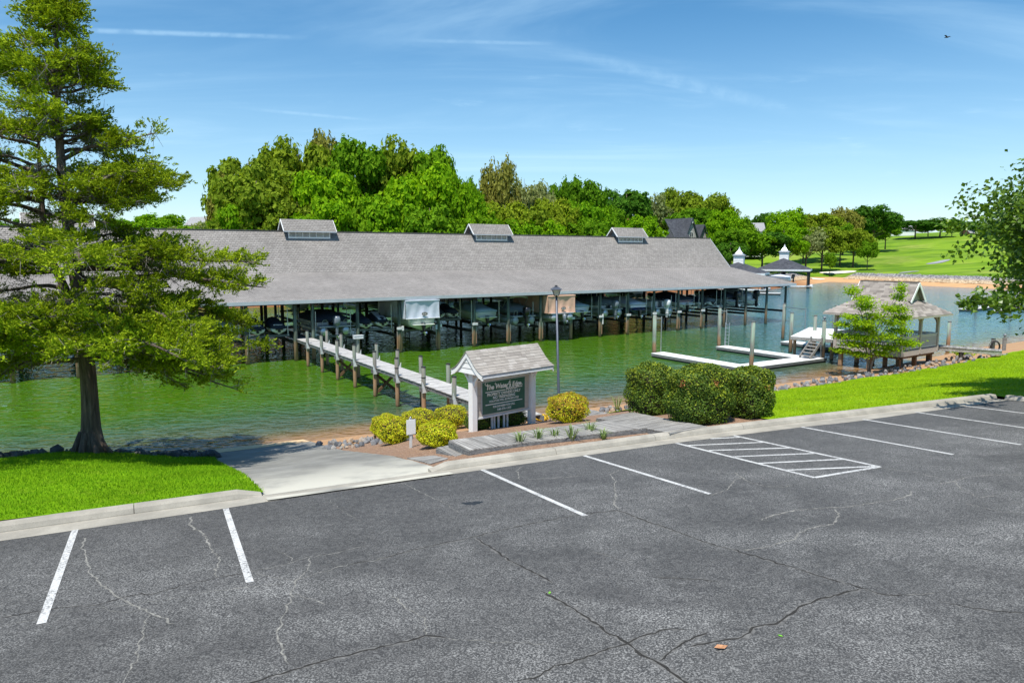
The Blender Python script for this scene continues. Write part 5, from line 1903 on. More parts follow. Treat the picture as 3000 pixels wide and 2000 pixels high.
# posts: front, walkway and back rows
PU = [-21.1, -17.6, -14.1, -10.6, -7.05, -3.52, 0.0, 1.42, 4.94] + [8.45 + 3.515 * i for i in range(14)] + [57.6]
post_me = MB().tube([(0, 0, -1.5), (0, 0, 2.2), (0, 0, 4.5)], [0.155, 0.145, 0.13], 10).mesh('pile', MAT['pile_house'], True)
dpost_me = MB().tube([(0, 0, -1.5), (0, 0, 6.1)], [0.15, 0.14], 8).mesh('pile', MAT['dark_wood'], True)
rg = random.Random(9)
for u in PU:
    inst('pile', post_me, house, (u + rg.uniform(-.03, .03), rg.uniform(-.03, .03), 0), (rg.uniform(-.006, .006), rg.uniform(-.006, .006), rg.uniform(0, 6)))
    for v in (9.0, 16.7):
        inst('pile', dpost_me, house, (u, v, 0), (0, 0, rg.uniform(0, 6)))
    inst('pile', post_me, house, (u, 25.7, 0))
    # finger beam at deck height and roof beam
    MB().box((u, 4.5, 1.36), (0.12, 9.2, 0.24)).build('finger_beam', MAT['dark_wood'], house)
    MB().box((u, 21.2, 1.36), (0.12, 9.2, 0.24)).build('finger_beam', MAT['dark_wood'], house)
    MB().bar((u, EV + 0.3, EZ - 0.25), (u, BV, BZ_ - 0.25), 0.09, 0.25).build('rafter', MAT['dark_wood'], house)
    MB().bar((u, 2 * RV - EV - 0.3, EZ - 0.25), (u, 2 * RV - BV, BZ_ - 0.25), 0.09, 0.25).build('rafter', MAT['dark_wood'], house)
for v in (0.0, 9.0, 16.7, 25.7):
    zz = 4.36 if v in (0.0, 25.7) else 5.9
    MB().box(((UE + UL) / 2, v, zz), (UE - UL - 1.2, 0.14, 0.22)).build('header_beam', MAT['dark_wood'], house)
for v0, v1, nm in ((9.2, 10.7, 'walkway_deck'), (15.0, 16.5, 'walkway_deck')):
    MB().box(((UE + UL) / 2, (v0 + v1) / 2, 1.57), (UE - UL - 2, v1 - v0, 0.1)).build(nm, MAT['beam_wood'], house)
# entrance deck from the dock to the walkway
MB().box((0.71, 4.8, 1.6), (1.2, 8.7, 0.06)).build('entrance_deck', MAT['beam_wood'], house)
# pale fender strips and fittings on some posts
fr_ = random.Random(31)
for u in [8.45 + 3.515 * i for i in range(11)]:
    for sg in ((-1, 1) if fr_.random() < 0.4 else (fr_.choice((-1, 1)),)):
        MB().box((u + sg * 0.17, -0.04, 1.02), (0.07, 0.10, 1.5)).build('fender_strip', MAT['pile_dock'], house)
    if fr_.random() < 0.5:
        MB().box((u, -0.19, 2.0), (0.5, 0.12, 0.2)).build('bracket_box', MAT['aged_white'], house, bevel=0.01)
MB().box((8.45 + 0.25, -0.2, 2.0), (0.16, 0.1, 0.38)).build('power_box', MAT['pvc_white'], house, bevel=0.01)
MB().box((11.95 - 0.22, -0.2, 1.95), (0.18, 0.1, 0.4)).build('power_box', MAT['cover_grey'], house, bevel=0.01)
MB().box((11.95 + 0.22, -0.2, 2.05), (0.15, 0.1, 0.26)).build('power_box', MAT['pvc_white'], house, bevel=0.01)
MB().box((29.55 + 0.2, -0.16, 1.75), (0.09, 0.09, 1.0)).build('power_box', MAT['pvc_white'], house, bevel=0.01)
for u in (5.6, 6.9, 13.2, 45.2, 47.8):
    for du in (-0.22, 0.22):
        MB().box((u + du, 9.1, 0.6), (0.06, 0.05, 2.4)).build('ladder_rail', MAT['dark_wood'], house)
    for i in range(6):
        MB().box((u, 9.1, 0.0 + i * 0.3), (0.44, 0.05, 0.05)).build('ladder_rung', MAT['dark_wood'], house)


# ------------------------------------------------------------------ boats
def ring(pts, y):
    return [(x, y, z) for x, z in pts]


def hull(mb, L, B, H_, keel=0.5, bowrise=0.35, steps=9):
    secs = []
    for i in range(steps + 1):
        t = i / steps
        y = L * t
        b = B / 2 * (1 - max(0, (t - 0.45) / 0.55) ** 2.2 * 0.97)
        k = 0.0 + keel * 0.15 * t + (keel + bowrise) * max(0, (t - 0.6) / 0.4) ** 2
        d = H_ + bowrise * t ** 2
        k = min(k, d - 0.05)
        c = k + (keel * 0.75) * (1 - t * 0.2)
        c = min(c, d - 0.03)
        secs.append([(b, y, d), (b * 0.92, y, (c + d) / 2), (b * 0.86, y, c), (0, y, k), (-b * 0.86, y, c), (-b * 0.92, y, (c + d) / 2), (-b, y, d), (0, y, d + 0.03)])
    mb.loft(secs)
    return mb


def prop(parent, loc, mat='prop_steel', r=0.17):
    m_ = MB()
    m_.tube([(0, 0.06, 0), (0, -0.08, 0), (0, -0.13, 0)], [0.05, 0.045, 0.01], 8)
    for i in range(3):
        a = i * 2.094 + 0.5
        ca, sa = math.cos(a), math.sin(a)
        pts = []
        for rr_, w, tw_ in ((0.04, 0.05, 0.04), (r * 0.6, 0.09, 0.03), (r, 0.03, 0.01)):
            pts.append([(ca * rr_ - sa * w, -0.03 + tw_, sa * rr_ + ca * w), (ca * rr_ + sa * w, -0.03 - tw_, sa * rr_ - ca * w),
                        (ca * rr_ + sa * w, -0.045 - tw_, sa * rr_ - ca * w), (ca * rr_ - sa * w, -0.045 + tw_, sa * rr_ + ca * w)])
        m_.loft(pts)
    return m_.build('propeller', MAT[mat], parent, loc=loc)


def rounded(w, d, z, k=0.3):
    return [(-w + k * w, -d, z), (w - k * w, -d, z), (w, -d + k * d, z), (w, d - k * d, z), (w - k * w, d, z), (-w + k * w, d, z), (-w, d - k * d, z), (-w, -d + k * d, z)]


def outboard(parent, x, y, z, cowl='motor_grey', leg='motor_grey', s=1.0, tilt=0.0):
    m_ = MB()
    m_.loft([rounded(0.17 * s, 0.24 * s, z + 0.05 * s), rounded(0.21 * s, 0.30 * s, z + 0.25 * s), rounded(0.21 * s, 0.31 * s, z + 0.50 * s), rounded(0.17 * s, 0.27 * s, z + 0.66 * s), rounded(0.08 * s, 0.14 * s, z + 0.72 * s)])
    mo = m_.build('outboard_motor', MAT[cowl], parent, True, loc=(x, y - 0.35 * s, 0), rot=(R(tilt), 0, 0))
    l_ = MB()
    l_.loft([rounded(0.10 * s, 0.17 * s, z + 0.06 * s), rounded(0.08 * s, 0.16 * s, z - 0.3 * s), rounded(0.05 * s, 0.14 * s, z - 0.62 * s), rounded(0.05 * s, 0.18 * s, z - 0.66 * s), rounded(0.02 * s, 0.10 * s, z - 0.95 * s)])
    l_.tube([(0, 0.22 * s, z - 0.75 * s), (0, 0, z - 0.75 * s), (0, -0.24 * s, z - 0.75 * s)], [0.02 * s, 0.07 * s, 0.06 * s], 8)
    l_.box((0, -0.02, z - 0.58 * s), (0.22 * s, 0.42 * s, 0.015))
    l_.box((0, 0.28 * s, z - 0.02), (0.22 * s, 0.2 * s, 0.3 * s))
    l_.build('motor_leg', MAT[leg], mo)
    prop(mo, (0, -0.30 * s, z - 0.75 * s))
    return mo


def boat_thing(name, label, u, v, z, cat='boat', yaw=0.0, group='boats on the lifts under the boathouse roof'):
    return thing(name, label, cat, BW(u, v, z), UANG + R(yaw), group)


def jetski(label, u, v, z, cover='cover_navy', letters=None, yaw=0.0, cat='jet ski', top=None):
    t = boat_thing('jet_ski', label, u, v, z, cat, yaw)
    m_ = MB()
    hull(m_, 3.1, 1.12, 0.42, 0.28, 0.28, 8)
    m_.build('hull', MAT['boat_white'], t, True)
    c_ = MB()
    secs = []
    for y, w, h in ((-0.03, 0.46, 0.62), (0.25, 0.53, 0.80), (0.8, 0.55, 0.90), (1.3, 0.56, 0.88), (1.65, 0.56, 1.12), (1.95, 0.5, 1.18), (2.3, 0.42, 1.0), (2.8, 0.2, 0.86), (3.08, 0.05, 0.78)):
        b0 = 0.40 + 0.09 * max(0, y - 0.5) ** 1.2 * 0.6
        secs.append([(w * 1.06, y, b0), (w, y, b0 + (h - b0) * 0.55), (w * 0.62, y, b0 + (h - b0) * 0.9), (0, y, h), (-w * 0.62, y, b0 + (h - b0) * 0.9), (-w, y, b0 + (h - b0) * 0.55), (-w * 1.06, y, b0)])
    c_.loft(secs)
    cv = c_.build('cover', MAT[cover], t, True)
    if top:
        p_ = MB()
        p_.loft([[(w_, y_, z_ + 0.012), (-w_, y_, z_ + 0.012), (-w_, y_, z_ - 0.03), (w_, y_, z_ - 0.03)] for y_, w_, z_ in ((0.0, 0.30, 0.62), (0.3, 0.36, 0.79), (0.8, 0.33, 0.90), (1.3, 0.22, 0.885), (1.62, 0.30, 1.10), (1.9, 0.36, 1.17))])
        p_.build('cover_panel', MAT[top], cv, True)
    d_ = MB()
    d_.box((0, -0.06, 0.36), (0.55, 0.16, 0.10)).tube([(0, 0.05, 0.22), (0, -0.2, 0.22)], [0.10, 0.09], 10)
    d_.build('jet_nozzle', MAT['rubber'], t)
    if letters:
        text(letters, MAT['letter_white'], cv, w=0.56, h=0.085, loc=(0, 0.02, 0.705), rot=(R(58), 0, 0), bold=0.03)
        MB().lathe([(0.045, -0.004), (0.045, 0.004)], n=12).build('emblem', MAT['letter_white'], cv, loc=(-0.345, 0.02, 0.70), rot=(R(58), 0, 0))
    return t


def pontoon(label, u, v, z, tubes='aluminium', fence='boat_grey', cover=None, motor=('motor_grey', 'motor_grey'), L=6.2, bimini=None, box=None, rails=True, yaw=0.0):
    t = boat_thing('pontoon_boat', label, u, v, z, 'pontoon boat', yaw)
    for sx_ in (-0.88, 0.88):
        m_ = MB()
        m_.tube([(sx_, 0.0, 0.32), (sx_, 0.02, 0.32), (sx_, L - 0.9, 0.32), (sx_, L - 0.3, 0.42), (sx_, L, 0.56)], [0.30, 0.31, 0.31, 0.20, 0.03], 14)
        tb = m_.build('pontoon', MAT[tubes], t, True)
        MB().box((sx_, L / 2, 0.62), (0.12, L - 0.6, 0.05)).build('keel_rail', MAT['aluminium'], tb)
    MB().box((0, L / 2 - 0.1, 0.69), (2.5, L - 0.1, 0.09)).build('deck', MAT['boat_grey'], t)
    f_ = MB()
    ya, yb = 0.75, L - 0.35
    for sx_ in (-1.18, 1.18):
        f_.box((sx_, (ya + yb) / 2, 1.02), (0.04, yb - ya, 0.52))
    f_.box((-0.75, ya, 1.02), (0.86, 0.04, 0.52)).box((0.75, ya, 1.02), (0.86, 0.04, 0.52)).box((0, yb, 1.02), (2.36, 0.04, 0.52))
    f_.build('fence_panel', MAT[fence], t)
    if rails:
        r_ = MB()
        for zz_ in (1.33,):
            for sx_ in (-1.18, 1.18):
                r_.tube([(sx_, ya, zz_), (sx_, yb, zz_)], 0.02, 6)
            r_.tube([(-1.18, ya, zz_), (-0.32, ya, zz_)], 0.02, 6).tube([(0.32, ya, zz_), (1.18, ya, zz_)], 0.02, 6)
        for sx_ in (-1.18, -0.32, 0.32, 1.18):
            r_.tube([(sx_, ya, 0.72), (sx_, ya, 1.33)], 0.018, 6)
        # boarding ladder hoops on the swim deck
        for sx_ in (-0.75, 0.95):
            r_.tube([(sx_ - 0.18, 0.25, 0.74), (sx_ - 0.18, 0.2, 1.12), (sx_ - 0.1, 0.18, 1.2), (sx_ + 0.1, 0.18, 1.2), (sx_ + 0.18, 0.2, 1.12), (sx_ + 0.18, 0.25, 0.74)], 0.018, 6)
        r_.build('rail', MAT['aluminium'], t)
    s_ = MB()
    s_.box((-0.75, 1.3, 0.95), (0.75, 0.9, 0.42)).box((0.8, 3.6, 0.95), (0.6, 1.6, 0.42))
    s_.build('seat', MAT['boat_white'], t, bevel=0.05)
    if cover:
        c_ = MB()
        secs = []
        for i in range(9):
            q = i / 8
            y = ya - 0.05 + (yb - ya + 0.1) * q
            hh_ = 1.42 + 0.42 * math.sin(math.pi * min(1, max(0, q))) ** 0.7
            secs.append([(1.24, y, 1.0), (1.22, y, 1.36), (0.75, y, hh_ - 0.06), (0, y, hh_), (-0.75, y, hh_ - 0.06), (-1.22, y, 1.36), (-1.24, y, 1.0)])
        c_.loft(secs)
        c_.build('cover', MAT[cover], t, True)
    if bimini:
        b_ = MB()
        secs = []
        for i in range(7):
            q = i / 6
            x = -1.15 + 2.3 * q
            hh_ = 2.25 + 0.14 * math.sin(math.pi * q)
            secs.append([(x, 1.1, hh_ - 0.04), (x, 1.1, hh_ + 0.12), (x, 2.2, hh_ + 0.16), (x, 2.9, hh_ + 0.1), (x, 2.9, hh_ - 0.02), (x, 2.0, hh_ + 0.06)])
        b_.loft(secs)
        bi = b_.build('bimini_top', MAT[bimini], t, True)
        p_ = MB()
        for sx_ in (-1.15, 1.15):
            p_.tube([(sx_, 2.0, 1.3), (sx_, 1.1, 2.25)], 0.018, 6).tube([(sx_, 2.0, 1.3), (sx_, 2.9, 2.25)], 0.018, 6)
        p_.build('bimini_frame', MAT['aluminium'], bi)
    if box:
        cover_box(t, 1.55, 0.15, L - 0.2, 0.72, 2.32, box, True)
    if motor:
        outboard(t, 0.0, 0.05, 0.78, motor[0], motor[1], 1.12)
    elif box:
        d_ = MB()
        d_.loft([rounded(0.14, 0.18, 0.6), rounded(0.10, 0.16, 0.2), rounded(0.05, 0.20, 0.0), rounded(0.02, 0.10, -0.3)])
        so = d_.build('motor_leg', MAT['motor_grey'], t, True, loc=(0.15, -0.1, 0))
        prop(so, (0, -0.28, -0.05), 'galv_steel')
    return t


def cover_box(t, hw, y0, y1, z0, z1, mat, peak=False):
    """tent-like cover with hanging folds at the stern"""
    c_ = MB()
    nx, nz = 48, 10
    vs, fs = [], []
    for j in range(nz + 1):
        q = j / nz
        for i in range(nx + 1):
            p = i / nx
            x = -hw + 2 * hw * p
            fold = (0.045 * math.sin(p * 9.0 + q * 2.2) + 0.028 * math.sin(p * 23 - q * 3)) * (1 - q) ** 0.5
            sag = 0.10 * math.sin(math.pi * p) * math.sin(math.pi * q)
            vs.append((x * (1 - 0.03 * math.sin(math.pi * q)), y0 - 0.05 * (1 - q) + fold + sag, z0 + (z1 - z0) * q - 0.06 * q * math.sin(math.pi * p)))
    m = nx + 1
    for j in range(nz):
        for i in range(nx):
            fs.append((j * m + i, j * m + i + 1, (j + 1) * m + i + 1, (j + 1) * m + i))
    c_.add(vs, fs)
    cb = c_.build('cover', MAT[mat], t, True)
    s_ = MB()
    for sx_ in (-1, 1):
        vs, fs = [], []
        ny = 60
        for j in range(7):
            q = j / 6
            for i in range(ny + 1):
                p = i / ny
                vs.append((sx_ * (hw + 0.03 * math.sin(p * 31 + q * 2) * (1 - q)), y0 + (y1 - y0) * p, z0 + (z1 - z0) * q))
        for j in range(6):
            for i in range(ny):
                fs.append((j * (ny + 1) + i, j * (ny + 1) + i + 1, (j + 1) * (ny + 1) + i + 1, (j + 1) * (ny + 1) + i))
        s_.add(vs, fs)
    s_.build('cover_side', MAT[mat], cb, True)
    r_ = MB()
    pk_ = z1 + (0.42 if peak else 0.10)
    r_.add([(-hw - 0.02, y0 - 0.04, z1), (hw + 0.02, y0 - 0.04, z1), (hw + 0.02, y1, z1), (-hw - 0.02, y1, z1), (0, y0 + (1.5 if peak else 0.6), pk_), (0, y1 - 1.2, pk_),
            (-hw - 0.02, y0 - 0.04, z1 - 0.09), (hw + 0.02, y0 - 0.04, z1 - 0.09)], [(0, 1, 4), (1, 2, 5, 4), (2, 3, 5), (3, 0, 4, 5), (0, 6, 7, 1)])
    r_.build('cover_top', MAT[mat], cb)
    MB().tube([(-hw, y0 - 0.06, z0), (hw, y0 - 0.06, z0)], 0.03, 8).build('hem', MAT['aged_white' if mat == 'cover_grey' else mat], cb)
    ez = z0 + (z1 - z0) * 0.25
    em = MB()
    em.loft([[(0.27 * math.cos(a) , -0.006, 0.15 * math.sin(a)) for a in np.linspace(0, 2 * math.pi, 20, False)], [(0.27 * math.cos(a), 0.006, 0.15 * math.sin(a)) for a in np.linspace(0, 2 * math.pi, 20, False)]])
    eo = em.build('emblem', MAT['boat_black'], cb, loc=(0.12, y0 - 0.14, ez))
    wr = MB()
    prev = None
    for a in np.linspace(0, 2 * math.pi, 25):
        p = Vector((0.235 * math.cos(a), -0.010, 0.120 * math.sin(a)))
        if prev is not None:
            wr.bar(prev, p, 0.006, 0.010)
        prev = p
    wr.build('emblem_ring', MAT['letter_white'], eo)
    sc = MB()
    for z_ in (0.04, -0.005, -0.05):
        sc.tube([(-0.15 + 0.03 * i, -0.010, z_ + 0.018 * math.sin(i * 2.1 + z_ * 40)) for i in range(11)], 0.007, 5)
    sc.build('emblem_script', MAT['letter_white'], eo)
    return cb


def runabout(label, u, v, z, hm='boat_white', cover='cover_blue', L=6.0, B=2.25, drive='boat_black', stripe=None, motor=None, tower=False, box=None, yaw=0.0, ports=False):
    t = boat_thing('motor_boat', label, u, v, z, 'motor boat', yaw)
    m_ = MB()
    hull(m_, L, B, 1.05, 0.52, 0.35, 11)
    h_ = m_.build('hull', MAT[hm], t, True)
    MB().box((0, -0.22, 0.50), (B * 0.8, 0.5, 0.07)).build('swim_platform', MAT[hm], t, bevel=0.02)
    if stripe:
        s_ = MB()
        for i in range(9):
            t0, t1 = i / 11, (i + 1) / 11
            for sx_ in (-1, 1):
                b0 = B / 2 * (1 - max(0, (t0 - 0.45) / 0.55) ** 2.2 * 0.97) * 0.965 + 0.012
                b1 = B / 2 * (1 - max(0, (t1 - 0.45) / 0.55) ** 2.2 * 0.97) * 0.965 + 0.012
                s_.quad((sx_ * b0, L * t0, 0.70), (sx_ * b1, L * t1, 0.72 + 0.1 * t1), (sx_ * (b1 + 0.015), L * t1, 0.92 + 0.2 * t1), (sx_ * (b0 + 0.015), L * t0, 0.92))
        s_.box((0, -0.006, 0.81), (B * 0.93, 0.014, 0.2))
        s_.build('stripe', MAT[stripe], h_)
    if ports:
        for sx_ in (-0.35, 0.35):
            MB().tube([(sx_, 0.05, 0.32), (sx_, -0.03, 0.32)], 0.07, 10).build('exhaust_port', MAT['rubber'], h_)
    if box:
        cover_box(t, 1.52, -0.1, L - 0.4, 1.0, 2.5, box, False)
    elif cover:
        c_ = MB()
        secs = []
        for i in range(11):
            q = i / 10
            y = -0.02 + (L * 0.95) * q
            b0 = B / 2 * (1 - max(0, (y / L - 0.45) / 0.55) ** 2.2 * 0.97) + 0.02
            d0 = 1.05 + 0.35 * (y / L) ** 2
            hh_ = d0 + 0.14 + 0.50 * math.sin(math.pi * min(1, q * 1.1)) ** 1.4
            secs.append([(b0, y, d0 - 0.12), (b0 + 0.01, y, d0 + 0.03), (b0 * 0.6, y, (hh_ * 0.8 + d0 * 0.2)), (0, y, hh_), (-b0 * 0.6, y, (hh_ * 0.8 + d0 * 0.2)), (-b0 - 0.01, y, d0 + 0.03), (-b0, y, d0 - 0.12)])
        c_.loft(secs)
        c_.build('cover', MAT[cover], t, True)
    if tower:
        w_ = MB()
        for sx_ in (-0.95, 0.95):
            w_.tube([(sx_, 2.2, 1.15), (sx_ * 0.9, 2.7, 1.9), (sx_ * 0.75, 2.5, 2.35)], 0.03, 6).tube([(sx_, 3.2, 1.2), (sx_ * 0.85, 2.8, 2.1), (sx_ * 0.75, 2.5, 2.35)], 0.03, 6)
        w_.tube([(-0.72, 2.5, 2.35), (0.72, 2.5, 2.35)], 0.03, 6)
        w_.build('tower', MAT['aluminium'], t, True)
    if motor:
        outboard(t, 0.0, -0.1, 0.85, motor, motor, 1.15)
    else:
        d_ = MB()
        d_.loft([rounded(0.16, 0.14, 0.62), rounded(0.14, 0.18, 0.35), rounded(0.06, 0.16, 0.05), rounded(0.05, 0.22, -0.12), rounded(0.02, 0.10, -0.38)])
        d_.tube([(0, 0.25, -0.18), (0, 0, -0.18), (0, -0.22, -0.18)], [0.02, 0.08, 0.06], 8)
        so = d_.build('stern_drive', MAT[drive], t, True, loc=(0, -0.24, 0))
        prop(so, (0, -0.28, -0.18))
    return t


def lift(u0, u1, v0, v1, z, label, poles=True, pole_h=1.9):
    t = thing('boat_lift', label, 'boat lift', BW((u0 + u1) / 2, v0, z), UANG, 'cradle lifts in the slips')
    w = u1 - u0
    for y in (0.25, (v1 - v0) - 0.25):
        MB().box((0, y, -0.1), (w - 0.34, 0.14, 0.17)).build('cross_beam', MAT['beam_wood'], t)
    for sx_ in (-0.55, 0.55):
        MB().box((sx_, (v1 - v0) / 2, -0.02 + 0.03), (0.12, v1 - v0, 0.06)).build('bunk', MAT['dark_wood'], t)
    if poles:
        for sx_ in (-1, 1):
            for y in (0.2, (v1 - v0) - 0.3):
                MB().tube([(sx_ * (w / 2 - 0.28), y, -0.1), (sx_ * (w / 2 - 0.28), y, pole_h), (sx_ * (w / 2 - 0.28), y, pole_h + 0.02)], [0.03, 0.03, 0.012], 8).build('guide_pole', MAT['pvc_white'], t)
    return t


# two jet skis on the left of the dock
S = 3.515
lift(-3.45, -0.1, 0.3, 3.4, 2.02, 'low cradle lift carrying two lettered jet skis left of the dock', True, 2.0)
jetski('left one of two navy covered jet skis with white lettering left of the dock', -2.62, 0.45, 2.05, 'cover_navy', 'YAMAHA')
jetski('right one of two navy covered jet skis with white lettering left of the dock', -1.05, 0.45, 2.05, 'cover_navy', 'YAMAHA')
lift(-6.95, -3.6, 0.6, 5.5, 1.9, 'cradle lift partly behind the cedar branches')
runabout('white motor boat with slate cover partly behind the cedar branches', -5.3, 0.8, 1.95, 'boat_white', 'cover_slate')
lift(1.5, 4.85, 0.4, 5.6, 1.72, 'cradle lift under the pontoon boat beside the dock')
pontoon('pontoon boat with dark dome cover and grey outboard beside the dock', 3.2, 0.2, 1.72, 'aluminium', 'boat_grey', 'cover_navy', ('motor_grey', 'motor_grey'))
lift(5.0, 8.4, 0.6, 3.8, 2.05, 'cradle lift carrying a dark and a pale covered jet ski', True, 1.9)
jetski('plain navy covered jet ski next to the pontoon boat', 5.85, 0.6, 2.08)
jetski('jet ski under a navy cover with pale grey panel', 7.35, 0.8, 2.10, 'cover_navy', None, 0, 'jet ski', 'cover_grey')
lift(8.55, 11.85, 0.4, 5.6, 1.8, 'cradle lift under the grey tented motor boat')
runabout('cream motor boat under a pale grey hanging cover with oval emblem', 10.2, -0.75, 1.80, 'boat_cream', None, 6.2, 2.3, 'boat_black', box='cover_grey')
lift(12.0, 15.35, 1.6, 4.9, 2.42, 'high cradle lift carrying two navy covered jet skis', True, 1.7)
jetski('left one of two navy covered jet skis on the high lift', 12.95, 1.7, 2.45)
jetski('right one of two navy covered jet skis on the high lift', 14.45, 1.9, 2.45)
lift(15.5, 18.9, 0.8, 6.0, 1.95, 'cradle lift under the pale blue covered motor boat', True, 2.0)
runabout('cream motor boat with pale blue cover in the middle of the boathouse', 17.2, 0.9, 1.95, 'boat_cream', 'cover_blue')
lift(19.05, 22.4, 0.5, 5.6, 1.72, 'cradle lift under the grey pontoon boat with the bimini')
pontoon('grey pontoon boat with black outboard and folded pale bimini', 20.8, 0.2, 1.72, 'boat_grey', 'boat_black', 'cover_slate', ('boat_black', 'boat_black'), 6.2, 'aged_white')
lift(22.6, 25.9, 0.4, 5.6, 1.9, 'cradle lift under the tan tented pontoon boat')
pontoon('pontoon boat under a tan peaked hanging cover behind the lamp post', 24.3, -0.95, 1.92, 'aluminium', 'boat_grey', None, None, 6.2, None, 'cover_tan')
lift(26.2, 29.4, 0.6, 5.6, 1.95, 'cradle lift under the white boat right of the tan cover')
runabout('white motor boat with low blue cover right of the tan tented boat', 27.6, 0.6, 2.0, 'boat_white', 'cover_blue', 5.6, 2.1)
lift(29.6, 32.9, 0.5, 5.6, 1.95, 'cradle lift under the pale pontoon boat with blue trim')
pontoon('pale pontoon boat with large grey outboard right of the white boat', 31.3, 0.2, 1.95, 'aluminium', 'boat_white', 'cover_slate', ('motor_grey', 'motor_grey'))
lift(33.1, 36.4, 0.4, 5.6, 2.0, 'cradle lift under the low navy and white boat')
runabout('low navy and white motor boat with grey cover', 34.7, 0.3, 1.95, 'boat_navy', 'cover_grey', 5.8, 2.2, 'boat_black', 'boat_white')
lift(36.7, 40.0, 0.5, 5.6, 1.8, 'cradle lift under the white pontoon boat with a pale outboard')
pontoon('white pontoon boat with pale silver outboard right of the navy boat', 38.3, 0.2, 1.8, 'aluminium', 'boat_white', None, ('motor_white', 'motor_white'))
lift(40.2, 43.5, 0.6, 5.6, 2.2, 'cradle lift under the white boat with navy stripes')
runabout('white motor boat with navy stripes and two exhaust ports', 41.9, 0.7, 2.2, 'boat_white', 'cover_navy', 6.0, 2.3, 'boat_black', 'boat_navy', None, False, None, 0, True)
lift(43.7, 47.0, 0.6, 3.8, 2.35, 'cradle lift carrying two dark jet skis near the right end', True, 1.7)
jetski('left one of two dark jet skis near the right end of the boathouse', 44.6, 0.8, 2.38, 'cover_navy')
jetski('right one of two dark jet skis near the right end of the boathouse', 46.1, 0.8, 2.38, 'cover_slate')
lift(47.2, 50.5, 0.6, 5.6, 2.3, 'cradle lift under the dark motor boat with the black outboard')
runabout('grey motor boat with black outboard near the right end of the boathouse', 49.0, 0.4, 2.3, 'boat_grey', 'cover_navy', 5.8, 2.2, 'boat_black', 'boat_black', 'boat_black')
lift(50.7, 54.0, 0.6, 5.6, 2.3, 'cradle lift under the silver covered boat')
runabout('motor boat under a shiny silver cover, second slip from the right end', 52.4, 0.5, 2.3, 'boat_white', 'cover_grey', 6.0, 2.3, 'boat_black', None, 'boat_black')
# boats of the back row, bows to the walkway
PROT = [o for o in COL.objects if o.parent is None and o.name.split('.')[0] in ('motor_boat', 'pontoon_boat') and o.type == 'EMPTY']
NB = ['white boat in shade', 'pontoon in shade', 'covered boat in shade']
ordw = ['first', 'second', 'third', 'fourth', 'fifth', 'sixth', 'seventh', 'eighth', 'ninth', 'tenth', 'eleventh', 'twelfth', 'thirteenth', 'fourteenth', 'fifteenth', 'sixteenth', 'seventeenth', 'eighteenth', 'nineteenth', 'twentieth']
for i, (u, pi) in enumerate([(-5.2, 1), (6.7, 6), (13.7, 4), (20.7, 7), (31.3, 5), (38.3, 3), (45.3, 8), (52.4, 9)]):
    src = PROT[pi % len(PROT)]
    c_ = copy_tree(src)
    c_.location = BW(u, 25.4, 2.0)
    c_.rotation_euler = (0, 0, UANG + math.pi)
    c_['label'] = 'boat deep in the shade of the back row, %s from the left' % ordw[i]
    c_['group'] = 'boats in the shaded back row'
    lift(u - 1.65, u + 1.65, 20.0, 25.2, 1.95, 'cradle lift in the shaded back row, %s from the left' % ordw[i], True, 1.5)
# sign-like box on a post next to the dock
bx = thing('post_box', 'small grey utility box on a thin post at the right side of the dock', 'utility box', BW(1.42, -9.75, 2.55), UANG)
MB().box((0.0, -0.0, 0.11), (0.62, 0.3, 0.2)).build('box', MAT['aged_white'], bx, bevel=0.015)
MB().box((0.0, 0.0, 0.225), (0.66, 0.34, 0.03)).build('lid', MAT['aged_white'], bx, bevel=0.008)


# ------------------------------------------------------------------ floating docks
def float_dock(name, label, org, rects, ang=UANG, top=0.34):
    t = thing(name, label, 'floating dock', org, ang)
    for u0, u1, v0, v1 in rects:
        w, l = u1 - u0, v1 - v0
        f_ = MB().box(((u0 + u1) / 2, (v0 + v1) / 2, top - 0.02), (w, l, 0.04)).build('deck', MAT['float_white'], t, bevel=0.006)
        MB().box(((u0 + u1) / 2, (v0 + v1) / 2, top - 0.13), (w - 0.02, l - 0.02, 0.17)).build('frame', MAT['beam_wood'], t)
        MB().box(((u0 + u1) / 2, (v0 + v1) / 2, top - 0.335), (w - 0.12, l - 0.12, 0.22)).build('float', MAT['dark_wood'], t)
    return t


OD = Vector((15.66, 47.61, 0))
ud = float_dock('floating_dock', 'white decked U shaped floating dock in front of the boathouse', OD, [(0, 1.35, 1.402, 8.95), (7.4, 8.7, 1.402, 9.05), (0, 9.3, 0, 1.4)])


def W2(u, v, z=0.0):
    return OD + UD * u + VD * v + Vector((0, 0, z))


moor_me = MB().tube([(0, 0, -1.5), (0, 0, 1.5), (0, 0, 3.3)], [0.165, 0.155, 0.14], 12).mesh('pile_shaft', MAT['pile_moor'], True)


